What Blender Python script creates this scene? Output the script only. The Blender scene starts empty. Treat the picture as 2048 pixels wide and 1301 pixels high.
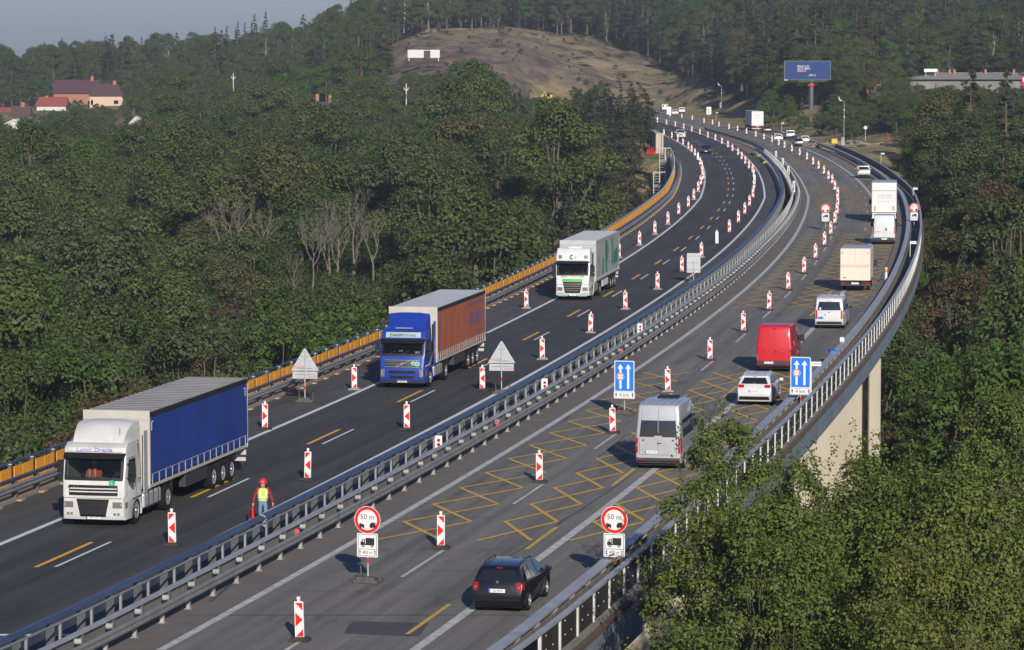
import bpy, bmesh, math, random
import numpy as np
from mathutils import Vector, Matrix
R = math.radians
random.seed(7); rng = np.random.default_rng(7)
SC = bpy.context.scene
COL = SC.collection
# ------------------------------------------------------------------ camera
FPX, HCAM, HY, CX, CY = 6900.0, 17.4, 95.0, 1024.0, 650.5
PITCH = math.atan((CY - HY) / FPX)
cam_d = bpy.data.cameras.new('camera'); cam = bpy.data.objects.new('camera', cam_d); COL.objects.link(cam)
cam.location = (0, 0, HCAM); cam.rotation_euler = (R(90) - PITCH, 0, 0)
cam_d.sensor_width = 36; cam_d.lens = 36 * FPX / 2048.0; cam_d.clip_start = 1; cam_d.clip_end = 9000
SC.camera = cam
# ------------------------------------------------------------------ light
SUN_EL, SUN_AZ = 21.0, 9.5            # sun behind the camera, a little to the right
sd = Vector((math.sin(R(SUN_AZ)) * math.cos(R(SUN_EL)), -math.cos(R(SUN_AZ)) * math.cos(R(SUN_EL)), math.sin(R(SUN_EL))))
sun_d = bpy.data.lights.new('sun', 'SUN'); sun_d.energy = 4.0; sun_d.angle = R(0.5); sun_d.color = (1, .93, .82)
sun = bpy.data.objects.new('sun', sun_d); COL.objects.link(sun)
sun.rotation_euler = (-sd).to_track_quat('-Z', 'Y').to_euler(); sun.location = (0, -50, 200)
w = bpy.data.worlds.new("World"); SC.world = w; w.use_nodes = True
nt = w.node_tree; sky = nt.nodes.new('ShaderNodeTexSky'); sky.sky_type = 'NISHITA'; sky.sun_disc = False
sky.sun_elevation = R(SUN_EL); sky.sun_rotation = R(180 - SUN_AZ); sky.dust_density = 1.0; sky.air_density = 1.0; sky.ozone_density = 2.0; sky.altitude = 300
bg = nt.nodes['Background']; bg.inputs[1].default_value = 0.058
mx = nt.nodes.new('ShaderNodeMix'); mx.data_type = 'RGBA'; mx.blend_type = 'MULTIPLY'; mx.inputs[0].default_value = 1; mx.inputs[7].default_value = (.60, .73, 1.10, 1); nt.links.new(sky.outputs[0], mx.inputs[6]); nt.links.new(mx.outputs[2], bg.inputs[0])
vs = SC.view_settings; vs.view_transform = 'Standard'; vs.look = 'None'; vs.exposure = 0.5; vs.gamma = 1.0
SC.cycles.max_bounces = 6; SC.cycles.transparent_max_bounces = 16; SC.cycles.volume_bounces = 0
SC.cycles.use_denoising = True

# ------------------------------------------------------------------ helpers
def G(x, y, z=0.0):
    "point of the plane z seen at photo pixel x, y (2048 wide)"
    u = x - CX; v = y - CY
    dy = FPX * math.cos(PITCH) - v * math.sin(PITCH); dz = -v * math.cos(PITCH) - FPX * math.sin(PITCH)
    t = (z - HCAM) / dz
    return u * t, dy * t
KN = [50, 100, 150, 200, 250, 300, 350, 400, 460, 520, 580, 640, 720, 800, 900, 1000, 1150, 1300]
VA = [-21.15, -9.9, 0.16, 9.15, 17.1, 23.9, 29.6, 34.39, 38.35, 41.36, 43.15, 43.42, 41.94, 38.68, 33.63, 26.79, 12, -8]
VB = [-26.2, -14.98, -5.02, 3.91, 11.79, 18.62, 24.44, 29.3, 33.21, 36.11, 37.96, 38.57, 37.69, 35.17, 31.01, 25.19, 11, -9]
VC = [-33.3, -22.09, -12.19, -3.2, 4.69, 11.41, 17.09, 21.86, 25.72, 28.53, 30.17, 30.58, 29.74, 27.66, 24.33, 18.76, 4, -16]
VR = [-13.73, -2.56, 7.5, 16.46, 24.3, 31.07, 36.91, 41.84, 45.82, 48.65, 50.2, 50.46, 49.2, 46.4, 41.8, 35.0, 20.5, .5]
def crv(V):
    def f(y):
        i = min(max(int(np.searchsorted(KN, y)) - 1, 0), len(KN) - 2); t = (y - KN[i]) / (KN[i + 1] - KN[i]); n = len(KN)
        a, b, c, d = V[max(i - 1, 0)], V[i], V[i + 1], V[min(i + 2, n - 1)]
        return .5 * (2 * b + (c - a) * t + (2 * a - 5 * b + 4 * c - d) * t * t + (-a + 3 * b - 3 * c + d) * t ** 3)
    return f
fA, fB, fC, fR = crv(VA), crv(VB), crv(VC), crv(VR)
def off(f, d): return lambda y: f(y) + d
fA2 = lambda y: fA(y) + .45 * sstep(280, 380, y)
def sstep(a, b, x):
    t = min(max((x - a) / (b - a), 0), 1); return t * t * (3 - 2 * t)
def slope(f, y): return (f(y + 1) - f(y - 1)) / 2
def heading(y, f=None): return math.atan2(1, slope(f or fA, y))

def link(o, parent=None):
    COL.objects.link(o)
    if parent is not None: o.parent = parent
    return o
def empty(name, loc=(0, 0, 0), rz=0.0):
    o = bpy.data.objects.new(name, None); o.empty_display_size = .5; link(o); o.location = loc; o.rotation_euler = (0, 0, rz); return o
def tag(o, label=None, cat=None, group=None, kind=None):
    if label: o['label'] = label
    if cat: o['category'] = cat
    if group: o['group'] = group
    if kind: o['kind'] = kind
    return o
def copy_tree(o, parent=None):
    c = o.copy(); COL.objects.link(c)
    c.parent = parent
    for ch in o.children: copy_tree(ch, c)
    return c

class MB:
    "collects faces; build() links them as one mesh object"
    def __init__(s): s.v = []; s.f = []; s.m = []; s.uv = None
    def face(s, pts, m=0):
        n = len(s.v); s.v.extend(tuple(p) for p in pts); s.f.append(tuple(range(n, n + len(pts)))); s.m.append(m); return s
    def add(s, vs, fs, m=0, M=None):
        n = len(s.v)
        s.v.extend(tuple(M @ Vector(p)) if M else tuple(p) for p in vs)
        s.f.extend(tuple(i + n for i in f) for f in fs); s.m.extend([m] * len(fs)); return s
    def box(s, a, b, m=0, M=None):
        x0, y0, z0 = a; x1, y1, z1 = b
        vs = [(x, y, z) for z in (z0, z1) for y in (y0, y1) for x in (x0, x1)]
        return s.add(vs, [(0, 2, 3, 1), (4, 5, 7, 6), (0, 1, 5, 4), (2, 6, 7, 3), (0, 4, 6, 2), (1, 3, 7, 5)], m, M)
    def cyl(s, p, q, r, r2=None, n=10, m=0, caps=True, M=None):
        p = Vector(p); q = Vector(q); r2 = r if r2 is None else r2; d = (q - p).normalized()
        a = d.orthogonal().normalized(); b = d.cross(a); vs = []
        for c, rr in ((p, r), (q, r2)):
            for i in range(n):
                t = 2 * math.pi * i / n; vs.append(c + a * (rr * math.cos(t)) + b * (rr * math.sin(t)))
        fs = [(i, (i + 1) % n, n + (i + 1) % n, n + i) for i in range(n)]
        if caps: fs += [tuple(range(n - 1, -1, -1)), tuple(range(n, 2 * n))]
        return s.add(vs, fs, m, M)
    def tube(s, pts, r, n=6, m=0):
        for a, b in zip(pts[:-1], pts[1:]): s.cyl(a, b, r, n=n, m=m)
        return s
    def lathe(s, prof, n=20, m=0, M=None):
        "profile (radius, y) turned about the y axis"
        vs = []
        for r, y in prof:
            for i in range(n):
                t = 2 * math.pi * i / n; vs.append((r * math.cos(t), y, r * math.sin(t)))
        fs = []
        for k in range(len(prof) - 1):
            for i in range(n):
                j = (i + 1) % n; fs.append((k * n + i, k * n + j, (k + 1) * n + j, (k + 1) * n + i))
        return s.add(vs, fs, m, M)
    def prism(s, poly, d, m=0, M=None):
        "poly in xz, extruded in y from 0 to d"
        n = len(poly); vs = [(x, 0, z) for x, z in poly] + [(x, d, z) for x, z in poly]
        fs = [tuple(range(n)), tuple(range(2 * n - 1, n - 1, -1))] + [(i, n + i, n + (i + 1) % n, (i + 1) % n) for i in range(n)]
        return s.add(vs, fs, m, M)
    def text(s, txt, size, M, m=0, width=None):
        cu = bpy.data.curves.new('t', 'FONT'); cu.body = txt; cu.size = size; cu.align_x = 'CENTER'; cu.align_y = 'CENTER'; cu.resolution_u = 2
        ob = bpy.data.objects.new('t', cu); me = bpy.data.meshes.new_from_object(ob)
        xs = [v.co.x for v in me.vertices]
        k = width / (max(xs) - min(xs)) if width and xs else 1
        s.add([(v.co.x * k, v.co.y, 0) for v in me.vertices], [tuple(p.vertices) for p in me.polygons], m, M)
        bpy.data.objects.remove(ob); bpy.data.curves.remove(cu); bpy.data.meshes.remove(me); return s
    def mesh(s, name, mats, smooth=None):
        me = bpy.data.meshes.new(name); me.from_pydata(s.v, [], s.f)
        for mt in (mats if isinstance(mats, (list, tuple)) else [mats]): me.materials.append(mt)
        me.polygons.foreach_set('material_index', s.m)
        if s.uv is not None:
            l = me.uv_layers.new(name='UVMap'); flat = []
            for p in me.polygons:
                for vi in p.vertices: flat.extend(s.uv[vi])
            l.data.foreach_set('uv', flat)
        if smooth is not None:
            bm = bmesh.new(); bm.from_mesh(me); bmesh.ops.remove_doubles(bm, verts=bm.verts, dist=.0004); bmesh.ops.recalc_face_normals(bm, faces=bm.faces); bm.to_mesh(me); bm.free()
            me.polygons.foreach_set('use_smooth', [True] * len(me.polygons)); me.set_sharp_from_angle(angle=R(smooth))
        me.update(); return me
    def build(s, name, mats, parent=None, loc=None, rz=None, smooth=None):
        o = bpy.data.objects.new(name, s.mesh(name, mats, smooth)); link(o, parent)
        if loc: o.location = loc
        if rz is not None: o.rotation_euler = (0, 0, rz)
        return o

# ------------------------------------------------------------------ materials
def mat(name, col, rough=.6, metal=0.0, noise=None, scale=4.0, bump=0.0, coat=0.0, spec=.5, stretch=None, detail=4, obj=False, rnd=0.0, uv=False):
    m = bpy.data.materials.new(name); m.use_nodes = True; n = m.node_tree; b = n.nodes['Principled BSDF']
    b.inputs['Base Color'].default_value = (*col, 1); b.inputs['Roughness'].default_value = rough; b.inputs['Metallic'].default_value = metal
    b.inputs['Coat Weight'].default_value = coat; b.inputs['Specular IOR Level'].default_value = spec
    if noise or bump:
        tc = n.nodes.new('ShaderNodeTexCoord'); mp = n.nodes.new('ShaderNodeMapping'); no = n.nodes.new('ShaderNodeTexNoise')
        no.inputs['Scale'].default_value = scale; no.inputs['Detail'].default_value = detail; no.inputs['Roughness'].default_value = .65
        n.links.new(tc.outputs['UV' if uv else 'Object'], mp.inputs[0]); n.links.new(mp.outputs[0], no.inputs['Vector'])
        if stretch: mp.inputs['Scale'].default_value = stretch
        if noise:
            r = n.nodes.new('ShaderNodeValToRGB'); r.color_ramp.elements[0].position = .3; r.color_ramp.elements[1].position = .7
            r.color_ramp.elements[0].color = (*noise, 1); r.color_ramp.elements[1].color = (*col, 1)
            n.links.new(no.outputs[0], r.inputs[0]); n.links.new(r.outputs[0], b.inputs['Base Color'])
        if bump:
            bp = n.nodes.new('ShaderNodeBump'); bp.inputs['Strength'].default_value = bump; bp.inputs['Distance'].default_value = .02
            n.links.new(no.outputs[0], bp.inputs['Height']); n.links.new(bp.outputs[0], b.inputs['Normal'])
    return m
def asphalt(name, dark, light, streak, tint=1.0):
    "uv.x = metres across, uv.y = metres along the road"
    m = bpy.data.materials.new(name); m.use_nodes = True; n = m.node_tree; L = n.links; b = n.nodes['Principled BSDF']
    b.inputs['Roughness'].default_value = .82; b.inputs['Specular IOR Level'].default_value = .35
    uv = n.nodes.new('ShaderNodeUVMap')
    def nz(sc, st, det=5, ro=.6):
        mp = n.nodes.new('ShaderNodeMapping'); mp.inputs['Scale'].default_value = st; t = n.nodes.new('ShaderNodeTexNoise')
        t.inputs['Scale'].default_value = sc; t.inputs['Detail'].default_value = det; t.inputs['Roughness'].default_value = ro
        L.new(uv.outputs[0], mp.inputs[0]); L.new(mp.outputs[0], t.inputs['Vector']); return t
    def ramp(src, a, c, p0=.3, p1=.7):
        r = n.nodes.new('ShaderNodeValToRGB'); r.color_ramp.elements[0].position = p0; r.color_ramp.elements[1].position = p1
        r.color_ramp.elements[0].color = (*a, 1); r.color_ramp.elements[1].color = (*c, 1); L.new(src, r.inputs[0]); return r
    def mix(a, b_, fac=1.0, mode='MULTIPLY'):
        x = n.nodes.new('ShaderNodeMix'); x.data_type = 'RGBA'; x.blend_type = mode; x.inputs[0].default_value = fac
        L.new(a, x.inputs[6]); L.new(b_, x.inputs[7]); return x
    big = ramp(nz(1.0, (.35, .03, 1)).outputs[0], dark, light)
    st = ramp(nz(1.0, (1.3, .012, 1), 4, .7).outputs[0], (streak,) * 3, (1, 1, 1), .35, .6)
    fine = ramp(nz(9, (1, 1, 1), 3, .9).outputs[0], (.8,) * 3, (1.16,) * 3, .25, .75)
    stain = ramp(nz(1.0, (.5, .09, 1), 6, .75).outputs[0], (.55, .54, .53), (1, 1, 1), .36, .46)
    x = mix(mix(mix(big.outputs[0], st.outputs[0]).outputs[2], fine.outputs[0]).outputs[2], stain.outputs[0], .75)
    L.new(x.outputs[2], b.inputs['Base Color']); return m
def leafmat(name, cols, seedrange=.5, trans=.25):
    "leaf colour varies from tree to tree and from leaf clump to leaf clump"
    m = bpy.data.materials.new(name); m.use_nodes = True; n = m.node_tree; L = n.links; b = n.nodes['Principled BSDF']
    b.inputs['Roughness'].default_value = .65; b.inputs['Specular IOR Level'].default_value = .25
    oi = n.nodes.new('ShaderNodeObjectInfo'); r = n.nodes.new('ShaderNodeValToRGB'); r.color_ramp.interpolation = 'LINEAR'
    els = r.color_ramp.elements; els[0].color = (*cols[0], 1); els[1].color = (*cols[-1], 1)
    for i, c in enumerate(cols[1:-1]): e = els.new((i + 1) / (len(cols) - 1)); e.color = (*c, 1)
    L.new(oi.outputs['Random'], r.inputs[0])
    g = n.nodes.new('ShaderNodeNewGeometry'); hr = n.nodes.new('ShaderNodeValToRGB')
    hr.color_ramp.elements[0].color = (.78, .78, .8, 1); hr.color_ramp.elements[1].color = (1.28, 1.25, 1.1, 1)
    L.new(g.outputs['Random Per Island'], hr.inputs[0])
    x = n.nodes.new('ShaderNodeMix'); x.data_type = 'RGBA'; x.blend_type = 'MULTIPLY'; x.inputs[0].default_value = 1
    L.new(r.outputs[0], x.inputs[6]); L.new(hr.outputs[0], x.inputs[7]); L.new(x.outputs[2], b.inputs['Base Color'])
    tr = n.nodes.new('ShaderNodeBsdfTranslucent'); L.new(x.outputs[2], tr.inputs[0]); ms = n.nodes.new('ShaderNodeMixShader'); ms.inputs[0].default_value = trans
    L.new(b.outputs[0], ms.inputs[1]); L.new(tr.outputs[0], ms.inputs[2]); L.new(ms.outputs[0], n.nodes['Material Output'].inputs[0])
    return m
M = {}
M['asph_old'] = asphalt('old_asphalt', (.155, .145, .128), (.222, .208, .186), .66)
M['asph_new'] = asphalt('new_asphalt', (.042, .041, .042), (.070, .068, .067), .66)
M['asph_sh'] = asphalt('shoulder_asphalt', (.062, .06, .058), (.1, .097, .093), .75)
M['patch'] = mat('patch', (.07, .07, .074), .8, noise=(.05, .05, .055), scale=2)
M['kerb'] = mat('kerb_concrete', (.2, .18, .16), .9, noise=(.11, .095, .085), scale=1.2, bump=.2)
M['white'] = mat('road_white', (.62, .62, .6), .7, noise=(.3, .29, .28), scale=2.5, detail=10)
M['whiten'] = mat('road_white_new', (.75, .75, .75), .6, noise=(.6, .6, .6), scale=3)
M['yellow'] = mat('road_yellow', (.72, .42, .03), .7, noise=(.42, .27, .06), scale=2.2, detail=10)
M['yellown'] = mat('road_yellow_new', (.8, .42, .02), .6, noise=(.65, .33, .02), scale=3)
M['conc'] = mat('concrete', (.42, .37, .3), .9, noise=(.32, .28, .225), scale=.5, bump=.3, stretch=(1, 1, .25), detail=8)
M['concd'] = mat('concrete_grey', (.25, .235, .22), .9, noise=(.17, .16, .15), scale=.8, bump=.2)
M['fascia'] = mat('fascia_steel', (.2, .26, .34), .6, noise=(.15, .17, .19), scale=.5, stretch=(1, 1, .5))
M['rust'] = mat('rust', (.13, .085, .07), .9, noise=(.075, .05, .042), scale=1.5)
M['galv'] = mat('galvanised_steel', (.32, .33, .34), .5, .4, noise=(.23, .235, .24), scale=1.5)
M['galvold'] = mat('weathered_steel', (.3, .3, .29), .55, .4, noise=(.2, .19, .18), scale=1.2)
M['railw'] = mat('pale_rail_paint', (.38, .4, .43), .5, .1, noise=(.28, .29, .31), scale=1)
M['blued'] = mat('dark_blue_steel', (.06, .085, .14), .4, .3, noise=(.04, .055, .09), scale=.7)
M['postd'] = mat('dark_grey_steel', (.10, .11, .12), .5, .3, noise=(.07, .075, .08), scale=2)
M['dark'] = mat('black_panel', (.016, .015, .014), .7, noise=(.03, .028, .024), scale=1.5, stretch=(1, 1, .2))
M['whitep'] = mat('white_paint', (.55, .55, .54), .5, noise=(.42, .42, .4), scale=3)
M['postw'] = mat('pale_post', (.34, .33, .31), .7, noise=(.2, .19, .17), scale=4)
M['orange'] = mat('orange_net', (.85, .37, .02), .8, noise=(.6, .25, .02), scale=3, stretch=(1, 1, .3), detail=6)
M['wood'] = mat('timber', (.5, .3, .17), .85, noise=(.38, .22, .13), scale=3)
M['red'] = mat('reflective_red', (.58, .015, .01), .6, spec=.2)
M['signw'] = mat('reflective_white', (.66, .66, .65), .5, noise=(.58, .58, .57), scale=2)
M['signg'] = mat('sign_back_aluminium', (.4, .42, .43), .5, .3, noise=(.33, .35, .36), scale=3)
M['signb'] = mat('reflective_blue', (.015, .15, .6), .5, spec=.3)
M['black'] = mat('black_print', (.015, .015, .015), .5)
M['rubber'] = mat('rubber', (.02, .02, .02), .85, noise=(.035, .033, .03), scale=6)
M['footc'] = mat('pale_rubber_foot', (.27, .255, .24), .9, noise=(.18, .17, .16), scale=5)
M['tyre'] = mat('tyre', (.009, .009, .009), .9, spec=.2)
M['offw'] = mat('off_white_frame', (.45, .42, .38), .6, noise=(.36, .335, .3), scale=1)
M['rim'] = mat('rim', (.5, .5, .51), .3, .7)
M['rimd'] = mat('rim_grey', (.2, .2, .21), .4, .6)
M['under'] = mat('underbody', (.012, .012, .013), .9)
M['plastic'] = mat('black_plastic', (.010, .010, .011), .5, spec=.3)
M['plasticg'] = mat('grey_plastic', (.035, .035, .038), .6, spec=.3)
M['glass'] = mat('tinted_glass', (.012, .016, .02), .04, 0, spec=.9)
M['lampr'] = mat('tail_lamp', (.34, .004, .004), .2, spec=.4)
M['lampw'] = mat('lamp_clear', (.3, .31, .33), .1, .6, coat=1)
M['lampo'] = mat('lamp_amber', (.8, .25, .02), .2, coat=1)
M['plate'] = mat('plate', (.6, .61, .62), .4)
M['plateb'] = mat('plate_blue', (.03, .1, .5), .4)
M['platec'] = mat('plate_print', (.12, .12, .13), .5)
M['chrome'] = mat('chrome', (.7, .7, .7), .15, 1)
def paint(name, c, metal=0.0, rough=.3): return mat(name, c, rough, metal, coat=.5, noise=tuple(x * .8 for x in c), scale=1.3, detail=8)
# clear windscreen: tinted glass one can look into
m = bpy.data.materials.new('windscreen_glass'); m.use_nodes = True; n = m.node_tree; b = n.nodes['Principled BSDF']
b.inputs['Base Color'].default_value = (.01, .015, .02, 1); b.inputs['Roughness'].default_value = .04
t = n.nodes.new('ShaderNodeBsdfTransparent'); t.inputs[0].default_value = (.6, .68, .68, 1); x = n.nodes.new('ShaderNodeMixShader'); x.inputs[0].default_value = .72
n.links.new(b.outputs[0], x.inputs[1]); n.links.new(t.outputs[0], x.inputs[2]); n.links.new(x.outputs[0], n.nodes['Material Output'].inputs[0]); M['screen'] = m
# ------------------------------------------------------------------ terrain
TCOL = [  # (photo column, [(distance, height) ...])
 (-700, [(60,-18),(130,-24),(250,-28),(400,-24),(560,-19),(740,-15),(950,-10),(1080,-4),(1200,-3),(1350,-3),(1700,-5),(2500,-30),(4000,-90)]),
 (0,    [(60,-18),(130,-24),(250,-28),(400,-25),(560,-19),(740,-15),(950,-10),(1080,-3),(1200,-2),(1350,-3),(1700,-4),(2500,-30),(4000,-90)]),
 (300,  [(60,-18),(130,-24),(250,-28),(400,-25),(560,-19),(740,-15),(950,-10),(1080,-3),(1200,-1),(1350,0),(1700,2),(2500,-30),(4000,-90)]),
 (600,  [(60,-18),(130,-24),(250,-28),(400,-24),(560,-18),(740,-14),(900,-10),(1000,-5),(1150,1),(1300,8),(1500,9),(2500,-30),(4000,-90)]),
 (720,  [(60,-18),(130,-24),(250,-28),(400,-23),(560,-17),(740,-13),(900,-8),(960,0),(1060,9),(1200,15.5),(1350,15),(1600,14),(2500,-10),(4000,-90)]),
 (860,  [(60,-18),(130,-24),(250,-28),(400,-22),(560,-16),(740,-13),(860,-8),(940,1),(1000,9),(1080,17.5),(1160,22.5),(1240,24),(1400,27),(2500,10),(4000,-60)]),
 (1020, [(60,-17),(130,-24),(250,-28),(400,-22),(500,-17),(620,-13),(740,-11),(860,-7),(940,1),(1020,9),(1100,18),(1180,23),(1260,25),(1400,30),(2500,20),(4000,-40)]),
 (1150, [(60,-17),(130,-24),(250,-28),(380,-24),(460,-18),(540,-11),(640,-7),(740,-6),(860,-4),(960,1),(1060,9),(1140,17),(1200,20.5),(1300,23),(1450,30),(2500,30),(4000,0)]),
 (1250, [(60,-17),(130,-24),(250,-28),(380,-26),(460,-20),(540,-9),(600,-4),(700,-2),(860,-.6),(960,-.3),(1040,4),(1130,13.8),(1250,21),(1400,29),(2500,40),(4000,10)]),
 (1330, [(60,-17),(130,-24),(250,-28),(400,-26),(480,-18),(545,-6),(575,-1.2),(620,-.5),(860,-.3),(980,-.3),(1030,2.5),(1090,9),(1180,16),(1400,30),(2500,45),(4000,10)]),
 (1420, [(60,-17),(130,-24),(250,-28),(400,-26),(500,-16),(560,-3),(590,-.4),(760,-.3),(860,-.3),(930,1),(1000,4),(1080,10),(1250,22),(1400,31),(2500,45),(4000,10)]),
 (1520, [(60,-17),(130,-24),(250,-28),(400,-25),(500,-14),(560,-2),(590,-.4),(700,-.3),(800,.6),(900,4),(1000,10),(1150,20),(1300,28),(2500,45),(4000,10)]),
 (1620, [(60,-17),(130,-24),(250,-28),(400,-24),(500,-12),(555,-1.5),(580,-.3),(640,.3),(700,2.5),(800,4.5),(900,8),(1000,13),(1150,21),(1300,29),(2500,45),(4000,10)]),
 (1740, [(60,-16),(130,-19),(250,-19),(330,-17),(400,-13),(480,-7),(530,-1),(560,.4),(620,1.2),(700,3),(850,4.5),(950,8),(1100,17),(1300,29),(2500,45),(4000,10)]),
 (1900, [(60,-16),(130,-18),(250,-18),(330,-16),(420,-12),(500,-7),(560,-3.5),(640,0),(720,2.5),(850,4.5),(950,8),(1100,17),(1300,29),(2500,45),(4000,10)]),
 (2100, [(60,-14),(130,-17),(250,-21),(330,-18),(420,-12),(500,-5),(560,-1),(640,1),(720,3),(850,4.5),(950,9),(1100,18),(1300,30),(2500,45),(4000,10)]),
 (2700, [(60,-8),(130,-12),(250,-16),(330,-14),(420,-9),(500,-3),(560,0),(640,2),(720,4),(850,6),(950,10),(1100,18),(1300,30),(2500,45),(4000,10)])]
TB = np.array([(c - CX) / FPX for c, _ in TCOL])
def sstep(a, b, x):
    t = min(max((x - a) / (b - a), 0), 1); return t * t * (3 - 2 * t)
def hnoise(x, y):
    return (math.sin(x * .071 + 1.3) * math.cos(y * .053 + .4) + .6 * math.sin(x * .17 + y * .11) + .4 * math.cos(x * .31 - y * .23 + 2))
def terr(x, y):
    yy = max(y, 60.0); b = x / yy
    i = min(max(int(np.searchsorted(TB, b)) - 1, 0), len(TB) - 2); t = min(max((b - TB[i]) / (TB[i + 1] - TB[i]), 0), 1); t = t * t * (3 - 2 * t)
    z = 0
    for k, wgt in ((i, 1 - t), (i + 1, t)):
        p = TCOL[k][1]; z += wgt * float(np.interp(yy, [q[0] for q in p], [q[1] for q in p]))
    amp = min(1.0, yy / 300) * (.55 if yy < 900 else 1.0)
    z += hnoise(x, y) * amp * .8
    if 920 < y < 1250 and 740 < CX + FPX * x / y < 1480: z += .55 * math.sin(x * .42 + y * .13) * math.sin(y * .31 - x * .2) + .35 * math.sin(x * .8 + 1) * math.cos(y * .55)
    if 500 < y < 1090:                                   # the road runs on the ground beyond the bridge
        l = fC(y) - 5.5; r = fR(y) + 5.0
        d = max(l - x, x - r, 0)
        k = (1 - sstep(3, 16, d)) * sstep(548, 566, y) * (1 - sstep(1010, 1060, y))
        z = z * (1 - k) + (-.14) * k
    d = math.hypot(x - 8, y + 10)                        # the knoll the photographer stands on
    return max(z, 15.6 - max(0, d - 6) * .95)
def hill_slope(px, y):
    "the bare hill side of the cutting: no trees"
    c = [745, 780, 900, 1020, 1150, 1250, 1320, 1400, 1500]; a = [1060, 985, 925, 925, 945, 985, 1000, 955, 830]; b = [1110, 1165, 1215, 1235, 1235, 1180, 1110, 1050, 880]
    return 745 < px < 1500 and np.interp(px, c, a) < y < np.interp(px, c, b)

M['soil'] = mat('forest_floor', (.028, .03, .014), .95, noise=(.016, .018, .009), scale=.2)
mm = bpy.data.materials.new('terrain'); mm.use_nodes = True; n = mm.node_tree; L = n.links; b = n.nodes['Principled BSDF']; b.inputs['Roughness'].default_value = .95; b.inputs['Specular IOR Level'].default_value = .1
tc = n.nodes.new('ShaderNodeTexCoord')
def tn(sc, det=6, ro=.65, st=(1, 1, 1)):
    mp = n.nodes.new('ShaderNodeMapping'); mp.inputs['Scale'].default_value = st; t = n.nodes.new('ShaderNodeTexNoise'); t.inputs['Scale'].default_value = sc; t.inputs['Detail'].default_value = det; t.inputs['Roughness'].default_value = ro
    L.new(tc.outputs['Object'], mp.inputs[0]); L.new(mp.outputs[0], t.inputs['Vector']); return t.outputs[0]
def tr_(src, a, c, p0, p1):
    r = n.nodes.new('ShaderNodeValToRGB'); r.color_ramp.elements[0].position = p0; r.color_ramp.elements[1].position = p1; r.color_ramp.elements[0].color = (*a, 1); r.color_ramp.elements[1].color = (*c, 1); L.new(src, r.inputs[0]); return r.outputs[0]
def tm(a, c, fac, mode='MIX'):
    x = n.nodes.new('ShaderNodeMix'); x.data_type = 'RGBA'; x.blend_type = mode; L.new(a, x.inputs[6]); L.new(c, x.inputs[7])
    if isinstance(fac, float): x.inputs[0].default_value = fac
    else: L.new(fac, x.inputs[0])
    return x.outputs[2]
at = n.nodes.new('ShaderNodeAttribute'); at.attribute_name = 'ground'
sep = n.nodes.new('ShaderNodeSeparateColor'); L.new(at.outputs['Color'], sep.inputs[0])
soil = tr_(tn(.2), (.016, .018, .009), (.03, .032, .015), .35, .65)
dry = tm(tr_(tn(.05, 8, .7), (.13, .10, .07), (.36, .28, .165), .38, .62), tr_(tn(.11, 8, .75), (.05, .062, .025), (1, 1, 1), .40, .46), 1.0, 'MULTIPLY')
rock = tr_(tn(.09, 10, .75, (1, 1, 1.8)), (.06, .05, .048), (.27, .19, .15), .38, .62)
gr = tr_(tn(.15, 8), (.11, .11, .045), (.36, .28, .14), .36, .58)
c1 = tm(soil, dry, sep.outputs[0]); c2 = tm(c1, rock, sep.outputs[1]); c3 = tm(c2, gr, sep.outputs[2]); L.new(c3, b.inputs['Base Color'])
bp = n.nodes.new('ShaderNodeBump'); bp.inputs['Distance'].default_value = 2.5; bp.inputs['Strength'].default_value = .8; L.new(tn(.25, 8, .7), bp.inputs['Height']); L.new(bp.outputs[0], b.inputs['Normal'])
M['terrain'] = mm
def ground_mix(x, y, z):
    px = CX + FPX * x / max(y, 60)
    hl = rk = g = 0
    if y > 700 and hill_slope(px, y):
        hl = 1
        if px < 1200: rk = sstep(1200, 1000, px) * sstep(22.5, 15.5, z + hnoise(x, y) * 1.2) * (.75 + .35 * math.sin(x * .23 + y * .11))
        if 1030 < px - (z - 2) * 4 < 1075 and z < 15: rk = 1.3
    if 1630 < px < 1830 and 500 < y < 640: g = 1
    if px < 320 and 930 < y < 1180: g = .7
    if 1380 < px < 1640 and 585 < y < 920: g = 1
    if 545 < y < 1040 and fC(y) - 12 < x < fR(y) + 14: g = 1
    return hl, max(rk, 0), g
xs_b = np.concatenate([np.linspace(-2.2, -.26, 14), np.linspace(-.24, .24, 190), np.linspace(.26, 2.2, 14)])
ys = np.concatenate([np.linspace(-60, 92, 39), np.linspace(96, 500, 90), np.linspace(503, 600, 40), np.linspace(604, 1300, 150), np.linspace(1320, 4000, 40)])
mb = MB(); cols = []
for y in ys:
    for bb in xs_b:
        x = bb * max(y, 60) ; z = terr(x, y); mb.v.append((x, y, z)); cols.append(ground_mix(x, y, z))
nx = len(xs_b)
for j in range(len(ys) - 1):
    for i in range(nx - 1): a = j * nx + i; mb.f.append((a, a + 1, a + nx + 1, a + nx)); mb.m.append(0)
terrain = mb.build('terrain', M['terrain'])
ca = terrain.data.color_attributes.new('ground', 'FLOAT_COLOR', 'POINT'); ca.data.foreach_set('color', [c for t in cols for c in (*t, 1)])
terrain.data.polygons.foreach_set('use_smooth', [True] * len(terrain.data.polygons)); tag(terrain, kind='structure')

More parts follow.
